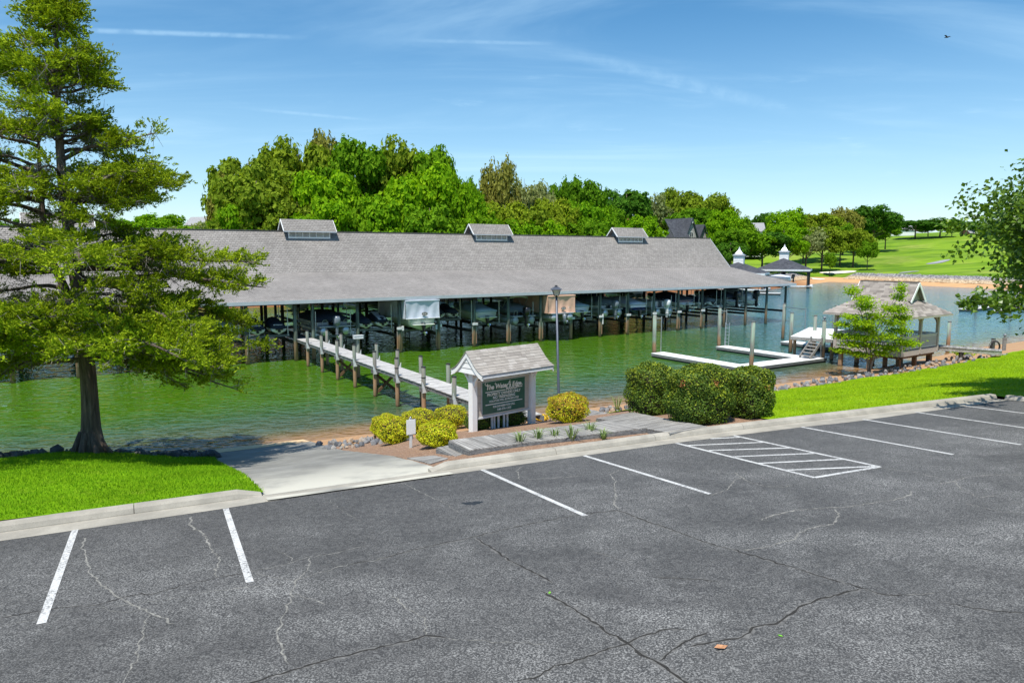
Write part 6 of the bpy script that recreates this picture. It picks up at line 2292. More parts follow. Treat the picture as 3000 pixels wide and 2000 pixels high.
def moor(label, p, h=3.3, pole=None, ball=False, lean=(0, 0)):
    t = thing('mooring_pile', label, 'piling', p, 0, 'mooring piles by the floating docks', rot=(lean[0], lean[1], 0))
    inst('shaft', moor_me, t, (0, 0, 0), (0, 0, h * 7), (1, 1, 1) if h == 3.3 else (0.95, 0.95, h / 3.3))
    MB().lathe([(0.15, h - 0.01), (0.15, h + 0.02), (0.08, h + 0.04), (0, h + 0.045)], n=12).build('cap', MAT['beam_wood'], t)
    if pole:
        MB().tube([(pole[0], pole[1], -0.3), (pole[0], pole[1], h - 0.15)], 0.04, 8).build('guide_pole', MAT['galv_steel'], t)
        MB().bar((0, 0, h - 0.3), (pole[0], pole[1], h - 0.3), 0.04, 0.06).build('bracket', MAT['galv_steel'], t)
    if ball:
        MB().tube([(0, 0, h), (0, 0, h + 0.12)], 0.03, 8).build('neck', MAT['lamp_black'], t)
        MB().lathe([(0.0, h + 0.10), (0.09, h + 0.13), (0.12, h + 0.21), (0.09, h + 0.30), (0.0, h + 0.33)], n=12).build('globe', MAT['motor_grey'], t, True)
    return t


moor('green stained piling at the left arm tip of the U shaped floating dock', W2(0.6, 9.25), 3.3, (0.55, 0.1))
p2 = moor('thick piling with a ladder at the far arm tip of the U shaped dock', W2(8.05, 9.3), 3.55, (0.6, 0.1))
moor('tall green banded piling at the near corner of the U shaped dock', W2(0.55, -0.2), 3.5, None, False, (0, R(0.6)))
moor('piling beside the raised platform at the right of the U shaped dock', at(2315, 1031.5, 0), 3.25)
moor('piling under the front right corner of the boathouse roof', at(2293, 992, 0), 3.35, (0.75, -3.2))
moor('globe topped piling at the foot of the small dock stairs', at(2409, 1060, 0), 3.1, None, True)
moor('short piling standing behind the raised platform', at(2386, 990, 1.0) + Vector((0, 0, -1)), 2.9)
moor('piling with a pole behind the left side of the gazebo', at(2444, 1005, 0), 3.4, (-0.25, 0))
moor('piling in the lake right of the gazebo by the gangway', at(2776, 1030, 0), 2.5)
# ladder leaning on the second piling
lt = thing('dock_ladder', 'pale metal ladder leaning on the piling of the floating dock', 'ladder', W2(8.5, 8.85, 0.36), UANG, rot=(R(-5), R(7), UANG))
for sx_ in (-0.24, 0.24):
    MB().tube([(sx_, 0, 0), (sx_, 0, 1.95)], 0.025, 8).build('rail', MAT['aluminium'], lt)
for i in range(6):
    MB().tube([(-0.24, 0, 0.28 + i * 0.3), (0.24, 0, 0.28 + i * 0.3)], 0.02, 6).build('rung', MAT['aluminium'], lt)
# second floating dock behind the platform
fd2 = float_dock('floating_dock', 'narrow white floating dock behind the raised platform', at(2286, 1000, 0.34) * 1.0 - Vector((0, 0, 0.34)), [(0, 1.5, -7.6, 0)])

# raised platform
Pc = [at(2317, 984, 1.66), at(2449, 994, 1.66), at(2480, 966, 1.66), at(2372, 958, 1.66)]
plat = thing('raised_platform', 'raised white plank platform on piles beside the gazebo', 'platform', (Pc[0].x, Pc[0].y, 0))
plank_run(plat, Pc[0], Pc[3], Pc[1], Pc[2], 34, 0.04, MAT['white_deck'], seed=8)
inv = plat.matrix_basis.inverted()
for a, b in ((0, 1), (1, 2), (2, 3), (3, 0)):
    o_ = Vector((0, 0, -0.16))
    MB().bar(inv @ (Pc[a] + o_), inv @ (Pc[b] + o_), 0.07, 0.23).build('rim_beam', MAT['path_wood'], plat)
for f1, f2 in ((0.05, 0.1), (0.9, 0.1), (0.9, 0.9), (0.1, 0.9), (0.5, 0.1)):
    q = inv @ Pc[0].lerp(Pc[1], f1).lerp(Pc[3].lerp(Pc[2], f1), f2)
    MB().tube([(q.x, q.y, -1.2), (q.x, q.y, 1.6)], 0.13, 10).build('pile', MAT['pile_house'], plat)
# stairs from the floating dock to the platform
st = thing('dock_stairs', 'small grey plank stairs between floating dock and raised platform', 'stairs', W2(7.6, 0.35, 0.34), UANG)
for i in range(5):
    MB().box((0.15 + i * 0.24, 0.35, 0.18 + i * 0.22), (0.28, 0.9, 0.05)).build('tread', MAT['path_wood'], st)
for y in (-0.1, 0.8):
    MB().bar((0.0, y, 0.05), (1.25, y, 1.2), 0.05, 0.2).build('stringer', MAT['path_wood'], st)
for x, y in ((1.3, -0.1), (1.3, 0.8)):
    MB().box((x, y, 0.75), (0.1, 0.1, 1.5)).build('post', MAT['path_wood'], st)

# ------------------------------------------------------------------ gazebo
GW, GD = 5.05, 4.75
GO = Vector((26.05, 47.2, 0))
GA = math.atan2(0.573, 0.82)
gz = thing('gazebo', 'taupe gazebo on piles with a flared shingled roof at the shore', 'gazebo', GO, GA)
FZ, GEZ = 1.50, 3.86
MB().box((GW / 2, GD / 2, FZ - 0.05), (GW - 0.1, GD - 0.1, 0.08)).build('floor', MAT['path_wood'], gz)
for c_, d_ in (((GW / 2, 0, FZ - 0.17), (GW + 0.05, 0.07, 0.36)), ((GW / 2, GD, FZ - 0.17), (GW + 0.05, 0.07, 0.36)), ((0, GD / 2, FZ - 0.17), (0.07, GD - 0.08, 0.355)), ((GW, GD / 2, FZ - 0.17), (0.07, GD - 0.08, 0.355))):
    MB().box(c_, d_).build('skirt_band', MAT['gazebo_paint'], gz)
MB().box((GW / 2, 0.25, FZ - 0.44), (GW, 0.14, 0.2)).build('floor_beam', MAT['brown_wood'], gz)
MB().box((0.3, GD / 2, FZ - 0.44), (0.14, GD, 0.2)).build('floor_beam', MAT['brown_wood'], gz)
MB().box((GW / 2, GD - 0.25, FZ - 0.44), (GW, 0.14, 0.2)).build('floor_beam', MAT['brown_wood'], gz)
for x in (0.35, 2.5, 4.7):
    for y in (0.3, 2.3, 4.4):
        MB().box((x, y, -0.1), (0.24, 0.24, 2.3)).build('pile', MAT['pile_house'] if y > 2 else MAT['brown_wood'], gz)
posts = [(0, 0), (GW / 2, 0), (GW, 0), (GW, GD / 2), (GW, GD), (GW / 2, GD), (0, GD), (0, GD / 2)]
for x, y in posts:
    MB().box((x * 0.985 + 0.03, y * 0.985 + 0.03, (FZ + GEZ) / 2 - 0.1), (0.19, 0.19, GEZ - FZ + 0.35)).build('post', MAT['gazebo_paint'], gz, bevel=0.01)
    # curved braces
    for dx, dy in ((1, 0), (-1, 0), (0, 1), (0, -1)):
        ex, ey = x + dx * 0.5, y + dy * 0.5
        if (dx and y not in (0, GD)) or (dy and x not in (0, GW)):
            continue
        if not (-0.01 <= ex <= GW + 0.01 and -0.01 <= ey <= GD + 0.01):
            continue
        m_ = MB()
        prev = None
        for i in range(6):
            q = i / 5
            p = Vector((x * 0.985 + 0.03 + dx * (0.09 + 0.40 * q ** 1.8), y * 0.985 + 0.03 + dy * (0.09 + 0.40 * q ** 1.8), GEZ - 0.62 + 0.50 * q))
            if prev is not None:
                m_.bar(prev, p, 0.06, 0.09)
            prev = p
        m_.build('brace', MAT['gazebo_paint'], gz)
for c_, d_ in (((GW / 2, 0.03, GEZ - 0.02), (GW, 0.12, 0.16)), ((GW / 2, GD - 0.03, GEZ - 0.02), (GW, 0.12, 0.16)), ((0.03, GD / 2, GEZ - 0.02), (0.12, GD - 0.2, 0.158)), ((GW - 0.03, GD / 2, GEZ - 0.02), (0.12, GD - 0.2, 0.158))):
    MB().box(c_, d_).build('top_plate', MAT['gazebo_paint'], gz)
bal = MB().box((0, 0, 0), (0.075, 0.035, 0.68)).mesh('baluster', MAT['gazebo_rail'])
for (x0, y0), (x1, y1) in (((0, 0), (GW / 2, 0)), ((GW / 2, 0), (GW, 0)), ((0, GD / 2), (0, 0)), ((0, GD), (0, GD / 2)), ((GW, 0), (GW, GD / 2)), ((0, GD), (GW / 2, GD)), ((GW / 2, GD), (GW, GD))):
    a, b = Vector((x0 * .985 + .03, y0 * .985 + .03, 0)), Vector((x1 * .985 + .03, y1 * .985 + .03, 0))
    d_ = (b - a).normalized()
    a, b = a + d_ * 0.1, b - d_ * 0.1
    rl = MB().bar(a + Vector((0, 0, FZ + 0.98)), b + Vector((0, 0, FZ + 0.98)), 0.14, 0.06).build('hand_rail', MAT['gazebo_rail'], gz)
    MB().bar(a + Vector((0, 0, FZ + 0.88)), b + Vector((0, 0, FZ + 0.88)), 0.04, 0.10).build('top_rail', MAT['gazebo_rail'], gz)
    MB().bar(a + Vector((0, 0, FZ + 0.14)), b + Vector((0, 0, FZ + 0.14)), 0.05, 0.10).build('bottom_rail', MAT['gazebo_rail'], gz)
    nn_ = int((b - a).length / 0.135)
    for i in range(nn_):
        p = a.lerp(b, (i + 0.5) / nn_)
        inst('baluster', bal, gz, (p.x, p.y, FZ + 0.51), (0, 0, math.atan2(d_.y, d_.x)))
# roof
ov = 0.62
X0, X1, Y0, Y1 = -ov, GW + ov, -ov, GD + ov
cxm = GW / 2
hb = 0.98
gy0, gy1 = 0.62, GD - 0.62
ZE, ZB, ZR = GEZ + 0.0, 4.84, 6.10
xb0, xb1 = cxm - hb, cxm + hb


def slab(a, b, c, d, th=0.05, name='roof', mat='shingle_roof'):
    n_ = (Vector(b) - Vector(a)).cross(Vector(d) - Vector(a)).normalized()
    if n_.z < 0:
        n_ = -n_
    off = n_ * -th
    p = [Vector(x) for x in (a, b, c, d)]
    return MB().add(p + [x + off for x in p], [(0, 1, 2, 3), (7, 6, 5, 4), (0, 4, 5, 1), (1, 5, 6, 2), (2, 6, 7, 3), (3, 7, 4, 0)]).build(name, MAT[mat], gz)


GT = [MB().box((0.5, 0, 0), (1, 1, 1)).mesh('shingle', MAT['gtab_%d' % i]) for i in range(4)]
rs = random.Random(14)


def shingle_slope(a, b, c, d, rows, wmin=0.22, wmax=0.52):
    """a-b is the eave, d-c the top edge"""
    a, b, c, d = Vector(a), Vector(b), Vector(c), Vector(d)
    n_ = (b - a).cross(d - a).normalized()
    if n_.z < 0:
        n_ = -n_
    xa = (b - a).normalized()
    up = n_.cross(xa)
    if up.z < 0:
        up = -up
    rotm = Matrix((xa, up, n_)).transposed()
    if rotm.determinant() < 0:
        rotm = Matrix((xa, up, -n_)).transposed()
    eul = rotm.to_euler()
    for r_ in range(rows):
        f0, f1 = r_ / rows, (r_ + 1) / rows
        l0, r0 = a.lerp(d, f0), b.lerp(c, f0)
        l1, r1 = a.lerp(d, f1), b.lerp(c, f1)
        ln = ((l1 + r1) / 2 - (l0 + r0) / 2).dot(up)
        lm, rm = l0.lerp(l1, 0.5), r0.lerp(r1, 0.5)
        tot = (rm - lm).length
        x = 0.0
        while x < tot - 0.01:
            w = min(rs.uniform(wmin, wmax), tot - x)
            p = lm + xa * x + n_ * (0.012 + 0.006 * (r_ % 2))
            inst('shingle', GT[rs.choices((0, 1, 2, 3), (5, 4, 3, 2))[0]], gz, p, eul, (w - 0.006, ln * 1.06, 0.014 + rs.uniform(0, 0.006)))
            x += w


for a, b, c, d, rows in (((X0, Y1, ZE), (X0, Y0, ZE), (xb0, gy0, ZB), (xb0, gy1, ZB), 9), ((X0, Y0, ZE), (X1, Y0, ZE), (xb1, gy0, ZB), (xb0, gy0, ZB), 7),
                         ((X1, Y0, ZE), (X1, Y1, ZE), (xb1, gy1, ZB), (xb1, gy0, ZB), 0), ((X1, Y1, ZE), (X0, Y1, ZE), (xb0, gy1, ZB), (xb1, gy1, ZB), 0)):
    slab(a, b, c, d)
    if rows:
        shingle_slope(a, b, c, d, rows)
go = 0.32
for sg, rows in ((-1, 8), (1, 0)):
    xb = cxm + sg * (hb + 0.02)
    a, b, c, d = (xb, gy1 + go, ZB - 0.02), (xb, gy0 - go, ZB - 0.02), (cxm, gy0 - go, ZR), (cxm, gy1 + go, ZR)
    slab(a, b, c, d, 0.06)
    if rows:
        shingle_slope(a, b, c, d, rows)
    for yy in (gy0 - go - 0.02, gy1 + go + 0.02):
        MB().bar((xb + sg * 0.02, yy, ZB - 0.12), (cxm, yy, ZR - 0.08), 0.04, 0.16).build('rake_board', MAT['white_paint'], gz)
MB().box((cxm, (gy0 + gy1) / 2, ZR + 0.01), (0.2, gy1 - gy0 + 2 * go, 0.035)).build('ridge_cap', MAT['gtab_1'], gz)
for yy in (gy0, gy1):
    for i in range(7):
        z0, z1 = ZB + i * 0.165, ZB + (i + 1) * 0.165 - 0.01
        w0, w1 = hb * (1 - (z0 - ZB) / (ZR - ZB)) - 0.05, hb * (1 - (z1 - ZB) / (ZR - ZB)) - 0.05
        if w1 <= 0.02:
            break
        MB().loft([[(cxm - w0, yy - 0.02, z0), (cxm - w0, yy + 0.01, z0), (cxm - w1, yy + 0.01, z1), (cxm - w1, yy - 0.005, z1)],
                   [(cxm + w0, yy - 0.02, z0), (cxm + w0, yy + 0.01, z0), (cxm + w1, yy + 0.01, z1), (cxm + w1, yy - 0.005, z1)]]).build('gable_board', MAT['gazebo_paint'], gz)
for (x0, y0), (x1, y1) in (((X0, Y0), (X1, Y0)), ((X0, Y1), (X0, Y0)), ((X1, Y0), (X1, Y1)), ((X1, Y1), (X0, Y1))):
    MB().bar((x0, y0, ZE - 0.07), (x1, y1, ZE - 0.07), 0.03, 0.12).build('eave_board', MAT['gazebo_paint'], gz)
# bench and plant inside
bn = thing('gazebo_bench', 'white bench inside the gazebo behind the railing', 'bench', GO + Matrix.Rotation(GA, 3, 'Z') @ Vector((2.4, 3.2, FZ)), GA)
MB().box((0, 0, 0.43), (1.5, 0.5, 0.06)).build('seat', MAT['white_deck'], bn)
for x in (-0.65, 0.65):
    MB().box((x, 0, 0.2), (0.08, 0.4, 0.4)).build('leg', MAT['white_deck'], bn)
MB().box((0, 0.24, 0.7), (1.5, 0.05, 0.4)).build('backrest', MAT['white_deck'], bn)
pp = thing('potted_plant', 'small green potted plant on the gazebo bench', 'plant', GO + Matrix.Rotation(GA, 3, 'Z') @ Vector((2.1, 3.15, FZ + 0.46)), 0)
MB().lathe([(0.09, 0), (0.13, 0.2), (0.13, 0.22), (0.0, 0.21)], n=10).build('pot', MAT['brick_red'], pp)
rg2 = np.random.default_rng(3)
P = rg2.normal(0, 0.11, (160, 3)) + np.array([0, 0, 0.36])
inst('foliage', leaf_mesh('foliage', P, P - np.array([0, 0, .2]), rg2.uniform(.1, .18, 160), rg2.uniform(.02, .04, 160), MAT['dogwood_leaf'], rg2), pp)

# gangway from the gazebo to the shore
ga, gb = GO + Matrix.Rotation(GA, 3, 'Z') @ Vector((GW + 0.04, 2.6, 1.52)), at(2936, 1026, 1.42)
gdv = (gb - ga).normalized()
gs2 = Vector((-gdv.y, gdv.x, 0)).normalized() * 0.62
gw = thing('gangway', 'plank gangway on piles between gazebo and shore', 'gangway', (ga.x, ga.y, 0))
plank_run(gw, ga - gs2, gb - gs2, ga + gs2, gb + gs2, 30, 0.04, MAT['path_wood'], seed=12)
inv = gw.matrix_basis.inverted()
for sg in (-1, 1):
    o_ = Vector((0, 0, -0.17))
    MB().bar(inv @ (ga + gs2 * sg * 0.9 + o_), inv @ (gb + gs2 * sg * 0.9 + o_), 0.06, 0.24).build('stringer', MAT['path_wood'], gw)
for f_ in (0.3, 0.62):
    for sg in (-1, 1):
        q = inv @ (ga.lerp(gb, f_) + gs2 * sg * 0.7)
        MB().box((q.x, q.y, 0.35), (0.2, 0.2, 2.0)).build('pile', MAT['dark_wood'], gw)
# hose post and globe post
hp = on(2907, 1036)
ho = thing('hose_post', 'short post wrapped with coils of dark hose by the gangway', 'hose post', hp)
ud_ = depth(hp) / 2084
MB().tube([(0, 0, -0.2), (0, 0, 44 * ud_)], 0.13, 10).build('post', MAT['path_wood'], ho)
MB().lathe([(0.15, 44 * ud_), (0.15, 44 * ud_ + 0.03), (0, 44 * ud_ + 0.04)], n=10).build('cap', MAT['rubber'], ho)
rg = random.Random(2)
for i in range(9):
    m_ = MB()
    a_, b_ = rg.uniform(0.28, 0.42), rg.uniform(0.36, 0.47)
    oy = -0.17 - i * 0.02
    m_.tube([(a_ * math.cos(q) + rg.uniform(-.01, .01), oy, 0.55 + b_ * math.sin(q)) for q in np.linspace(0, 2 * math.pi, 25)], 0.018, 6)
    m_.build('hose_coil', MAT['rubber'], ho, True)
gp = on(2941, 1024)
gl = thing('globe_post', 'weathered shore post topped with a grey ball by the gangway', 'post', gp)
ud_ = depth(gp) / 2084
h_ = 36 * ud_
MB().tube([(0, 0, -0.2), (0, 0, h_)], 0.135, 10).build('post', MAT['path_wood'], gl)
MB().tube([(0, 0, h_), (0, 0, h_ + 0.1)], 0.03, 8).build('neck', MAT['lamp_black'], gl)
MB().lathe([(0, h_ + 0.06), (0.1, h_ + 0.1), (0.125, h_ + 0.18), (0.1, h_ + 0.27), (0, h_ + 0.3)], n=12).build('globe', MAT['motor_grey'], gl, True)
# floating docks at the far right
o1 = at(2845, 906, 0.34)
o1.z = 0
d1 = (at(3000, 888, 0.34) - at(2845, 906, 0.34))
fd3 = float_dock('floating_dock', 'grey white floating dock far right beyond the gazebo', o1, [(0, 14, 0, 1.6), (9.5, 11.0, -5, -0.02)], math.atan2(d1.y, d1.x))
o2 = at(2942, 911, 0.34)
o2.z = 0
fd4 = float_dock('floating_dock', 'floating dock finger at the right edge of the frame', o2, [(0, 12, 0, 1.6)], math.atan2(d1.y, d1.x) + R(8))
for lb_, (px_, py_), h_ in (('tall bare pile at the left end of the far right floating dock', (2859, 912), 3.6), ('tall bare pile at the floating dock finger on the right edge', (2960, 915), 3.9), ('tall bare pile on the right edge behind the far dock', (2998, 890), 3.4)):
    pm = at(px_, py_, 0.0)
    moor(lb_, pm, h_, (-0.3, 0))


# ------------------------------------------------------------------ deciduous crowns
def crown_mesh(seed, mat, N=11000, lobes=22, tall=1.15, lsize=0.055, sparse=False, narrow=1.0):
    """unit crown: radius about 0.5, from z=0.18 to z=1 of a tree of height 1*tall"""
    rng = np.random.default_rng(seed)
    C = []
    for i in range(lobes):
        el = math.asin(rng.uniform(-0.55, 0.97))
        a = i * 2.39996 + rng.normal(0, 0.4)
        q = rng.uniform(0.75, 1.05)
        r = 0.42 * max(0.0, math.cos(el)) ** 0.6 * q
        h = 0.60 + 0.27 * math.sin(el) * q
        C.append((r * math.cos(a) * narrow, r * math.sin(a) * narrow, h * tall, rng.uniform(0.11, 0.20)))
    C.append((0, 0, 0.60 * tall, 0.27))
    P, D = [], []
    per = N // len(C)
    for x, y, z, r in C:
        d = rng.normal(size=(per, 3))
        d /= np.linalg.norm(d, axis=1, keepdims=True)
        # clumps on the lobe
        k = 26
        cd = rng.normal(size=(k, 3))
        cd /= np.linalg.norm(cd, axis=1, keepdims=True)
        cd[:, 2] = cd[:, 2] * 0.8 + 0.12
        which = rng.integers(0, k, per)
        p = cd[which] * r * rng.uniform(0.72, 1.12, (k,))[which][:, None] + d * r * rng.uniform(0.12, 0.42, (per, 1))
        P.append(p * np.array([narrow, narrow, 0.85]) + np.array([x, y, z]))
        D.append(p / r * 0.8 + d * 0.8 + np.array([x, y, z - 0.55 * tall]) * 0.8 + np.array([0, 0, 0.1]))
    P, D = np.vstack(P), np.vstack(D)
    if sparse:
        keep = rng.uniform(size=len(P)) < 0.5
        P, D = P[keep], D[keep]
    n = len(P)
    me = leaf_mesh('crown', P, D, rng.uniform(0.6, 1.3, n) * lsize, rng.uniform(0.6, 1.3, n) * lsize * 0.36, mat, rng, D, 0.35)
    tr_ = MB()
    tr_.tube([(0, 0, -0.04), (0.005, 0, 0.2 * tall), (0, 0.01, 0.5 * tall), (0, 0, 0.9 * tall)], [0.028, 0.02, 0.015, 0.004], 7)
    for x, y, z, r in C[::2]:
        tr_.tube([(0, 0, z * 0.55), (x * 0.5, y * 0.5, z * 0.72), (x, y, z)], [0.011, 0.007, 0.002], 5, False)
    return me, tr_.mesh('trunk', MAT['bark'], True)


KINDS = {}
for kn, mt, kw in (('bright', 'tree_bright', {}), ('green', 'tree_green', {}), ('olive', 'tree_olive', {}), ('brown', 'tree_brown', dict(N=7000)), ('pale', 'tree_pale', dict(sparse=True, N=9000)), ('dark', 'tree_dark', {})):
    KINDS[kn] = [crown_mesh(100 + 7 * i + len(kn) * 31 + ord(kn[0]), MAT[mt], **kw) for i in range(3)]
CONE = crown_mesh(991, MAT['tree_bright'], 6000, 14, 1.15, 0.05, False, 0.8)
COLW = {'bright': 'bright green', 'green': 'mid green', 'olive': 'olive green', 'brown': 'brownish green', 'pale': 'pale sparse', 'dark': 'dark green'}
trng = random.Random(6)


def tree(px_, top, Y, wpx, kind, label, group, name='leafy_tree', base_y=None):
    X = (px_ - 1500) / 2084.0 * Y
    zt = aty(px_, top, Y).z
    z0 = float(far_z(np.array([X]), np.array([Y]))[0]) - 0.1
    if base_y:
        pass
    Ht = max(3.0, zt - z0)
    Wd = wpx / 2084.0 * Y * 1.28
    t = thing(name, label, 'tree', (X, Y, z0), trng.uniform(0, 6.28), group)
    cm, tm = trng.choice(KINDS[kind])
    sx_ = Wd / 1.0
    sz_ = Ht / 1.15
    inst('crown', cm, t, (0, 0, 0), (0, 0, 0), (sx_, sx_, sz_))
    inst('trunk', tm, t, (0, 0, 0), (0, 0, 0), (sx_, sx_, sz_))
    return t


ORD = ['first', 'second', 'third', 'fourth', 'fifth', 'sixth', 'seventh', 'eighth', 'ninth', 'tenth', 'eleventh', 'twelfth', 'thirteenth', 'fourteenth', 'fifteenth', 'sixteenth', 'seventeenth', 'eighteenth']
ROWS = {
    ('in the tall back row behind the boathouse', 'tall wood behind the boathouse'):
        [(746, 432, 128, 170, 'olive'), (690, 500, 124, 100, 'brown'), (889, 392, 132, 165, 'olive'), (974, 370, 138, 95, 'brown'), (1045, 394, 130, 160, 'green'), (1171, 404, 134, 150, 'olive'), (1263, 428, 130, 115, 'green'), (1310, 470, 128, 90, 'bright')],
    ('in the lower row behind the boathouse left half', 'front row of the wood behind the boathouse'):
        [(765, 492, 116, 195, 'olive'), (700, 590, 112, 120, 'bright'), (880, 560, 114, 170, 'olive'), (984, 486, 116, 165, 'bright'), (957, 572, 110, 160, 'bright'), (1060, 560, 113, 150, 'green'), (1144, 570, 112, 170, 'bright'), (1246, 486, 117, 185, 'bright'), (1262, 575, 112, 160, 'green'), (1335, 545, 116, 110, 'bright')],
    ('in the thin row behind the boathouse middle', 'wood behind the middle of the boathouse'):
        [(1376, 516, 132, 70, 'bright'), (1467, 452, 138, 90, 'brown'), (1430, 540, 136, 80, 'brown'), (1535, 488, 140, 75, 'pale'), (1603, 516, 142, 85, 'pale'), (1637, 520, 145, 65, 'green'), (1705, 514, 148, 105, 'green')],
    ('in the low row behind the boathouse middle', 'front row behind the middle of the boathouse'):
        [(1385, 575, 124, 125, 'bright'), (1480, 570, 128, 140, 'olive'), (1440, 630, 120, 130, 'green'), (1560, 580, 130, 130, 'olive'), (1620, 560, 134, 110, 'olive'), (1690, 585, 138, 135, 'bright'), (1590, 640, 126, 130, 'bright'), (1710, 640, 130, 110, 'green'), (1752, 600, 142, 85, 'bright'), (1520, 640, 124, 120, 'bright')],
    ('on the rise around the grey gabled house', 'trees around the grey gabled house'):
        [(1830, 546, 235, 125, 'dark'), (1790, 600, 215, 70, 'green'), (1912, 552, 250, 80, 'pale'), (1977, 531, 255, 95, 'olive'), (2065, 553, 250, 115, 'olive'), (2020, 600, 240, 110, 'green'), (2118, 604, 215, 80, 'bright'), (2150, 626, 225, 95, 'green'), (1880, 628, 178, 96, 'bright'), (2128, 668, 190, 75, 'green'), (2135, 700, 180, 70, 'dark')],
    ('between the grey gabled house and the golf course', 'trees between house and golf course'):
        [(2221, 620, 300, 50, 'dark'), (2165, 668, 205, 130, 'green'), (2228, 672, 210, 110, 'dark'), (2296, 608, 260, 85, 'bright'), (2288, 656, 218, 100, 'bright'), (2347, 610, 265, 65, 'olive'), (2356, 656, 225, 90, 'pale'), (2402, 614, 265, 95, 'olive'), (2402, 656, 228, 85, 'olive'), (2461, 604, 290, 80, 'brown'), (2493, 660, 240, 85, 'olive'), (2547, 597, 300, 105, 'dark'), (2535, 704, 225, 42, 'green'), (2584, 648, 320, 60, 'green'), (2427, 736, 218, 26, 'green'), (2455, 655, 250, 70, 'green')],
    ('on the far golf course fairway', 'trees standing on the golf course'):
        [(2669, 641, 380, 78, 'dark'), (2740, 637, 375, 76, 'dark'), (2706, 655, 400, 55, 'green'), (2806, 644, 385, 66, 'dark'), (2775, 660, 400, 40, 'green'), (2850, 650, 430, 60, 'green'), (2905, 660, 420, 60, 'dark')],
    ('behind the branches of the cedar at the left', 'trees behind the cedar'):
        [(560, 640, 150, 110, 'pale'), (470, 620, 160, 120, 'bright'), (380, 640, 170, 110, 'green'), (260, 630, 170, 120, 'olive'), (120, 640, 180, 130, 'green'), (20, 650, 170, 120, 'bright'), (620, 650, 260, 40, 'dark'), (590, 660, 140, 120, 'bright')],
    ('above the far bank at the right edge', 'trees beyond the right edge'):
        [(3050, 650, 360, 90, 'green'), (2965, 668, 440, 60, 'dark'), (3130, 640, 380, 100, 'dark')],
}
for (where, grp), lst in ROWS.items():
    for i, (px_, tp, Y, w, kd) in enumerate(sorted(lst)):
        tree(px_, tp, Y, w, kd, '%s tree, %s from left %s' % (COLW[kd], ORD[i], where), grp)

# dense undergrowth that reads as one mass on the far bank
rng = np.random.default_rng(17)
BP, BDr = [], []
for (x0, y0), (x1, y1) in zip(SHORE[2:10], SHORE[3:11]):
    L = math.hypot(x1 - x0, y1 - y0)
    nx, ny = -(y1 - y0) / L, (x1 - x0) / L
    for i in range(int(L * 2.2)):
        t = rng.uniform()
        off = rng.uniform(4.5, 26)
        x, y = x0 + (x1 - x0) * t + nx * off, y0 + (y1 - y0) * t + ny * off
        if x > 68:
            continue
        r = rng.uniform(0.6, 1.7) * min(1, 0.45 + off / 25)
        n = 60
        d = rng.normal(size=(n, 3))
        d /= np.linalg.norm(d, axis=1, keepdims=True)
        z = float(far_z(np.array([x]), np.array([y]))[0])
        BP.append(d * np.array([r, r, r * 0.9]) + np.array([x, y, z + r * 0.6]))
        BDr.append(d + rng.normal(0, 0.5, d.shape))
P, D = np.vstack(BP), np.vstack(BDr)
n = len(P)
ug = inst('undergrowth', leaf_mesh('undergrowth', P, D, rng.uniform(0.5, 0.9, n), rng.uniform(0.18, 0.3, n), MAT['tree_green'], rng))
tag(ug, 'low green undergrowth along the far wooded bank', 'undergrowth', None, 'stuff')


# ------------------------------------------------------------------ grey gabled house on the rise
def gable_house(name, label, px_, ytop, Y, w, l, wallh, rise, ang, wall, roof, win=True, chimney=None):
    X = (px_ - 1500) / 2084.0 * Y
    zt = aty(px_, ytop, Y).z
    z0 = zt - wallh - rise
    t = thing(name, label, 'house', (X, Y, z0), ang)
    hw, hl = w / 2, l / 2
    MB().add([(-hw, -hl, -6), (hw, -hl, -6), (hw, hl, -6), (-hw, hl, -6), (-hw, -hl, wallh), (hw, -hl, wallh), (hw, hl, wallh), (-hw, hl, wallh), (0, -hl, wallh + rise - 0.1), (0, hl, wallh + rise - 0.1)],
             [(0, 1, 5, 8, 4), (2, 3, 7, 9, 6), (1, 2, 6, 5), (3, 0, 4, 7), (3, 2, 1, 0), (4, 8, 9, 7), (5, 6, 9, 8)]).build('wall', MAT[wall], t)
    e = 0.5
    sl = rise / hw
    ro = MB()
    for sg in (-1, 1):
        ro.add([(0, -hl - e, wallh + rise), (sg * (hw + e), -hl - e, wallh - sl * e), (sg * (hw + e), hl + e, wallh - sl * e), (0, hl + e, wallh + rise),
                (0, -hl - e, wallh + rise + 0.25), (sg * (hw + e), -hl - e, wallh - sl * e + 0.25), (sg * (hw + e), hl + e, wallh - sl * e + 0.25), (0, hl + e, wallh + rise + 0.25)],
               [(0, 1, 2, 3), (7, 6, 5, 4), (0, 4, 5, 1), (1, 5, 6, 2), (2, 6, 7, 3), (3, 7, 4, 0)])
    r_ = ro.build('roof', MAT[roof], t)
    for sg in (-1, 1):
        MB().bar((0, -hl - e - 0.03, wallh + rise + 0.05), (sg * (hw + e), -hl - e - 0.03, wallh - sl * e + 0.05), 0.06, 0.3).build('rake_board', MAT['lamp_metal'], t)
    return t, hw, hl, z0


HY = 222
ga_ = R(-28)
t, hw, hl, z0 = gable_house('gabled_house', 'grey shingled house with steep slate gables and arched window behind the boathouse', 1993, 642, HY, 5.6, 7.6, 5.2, 6.2, ga_ + R(60), 'house_siding', 'slate_roof')
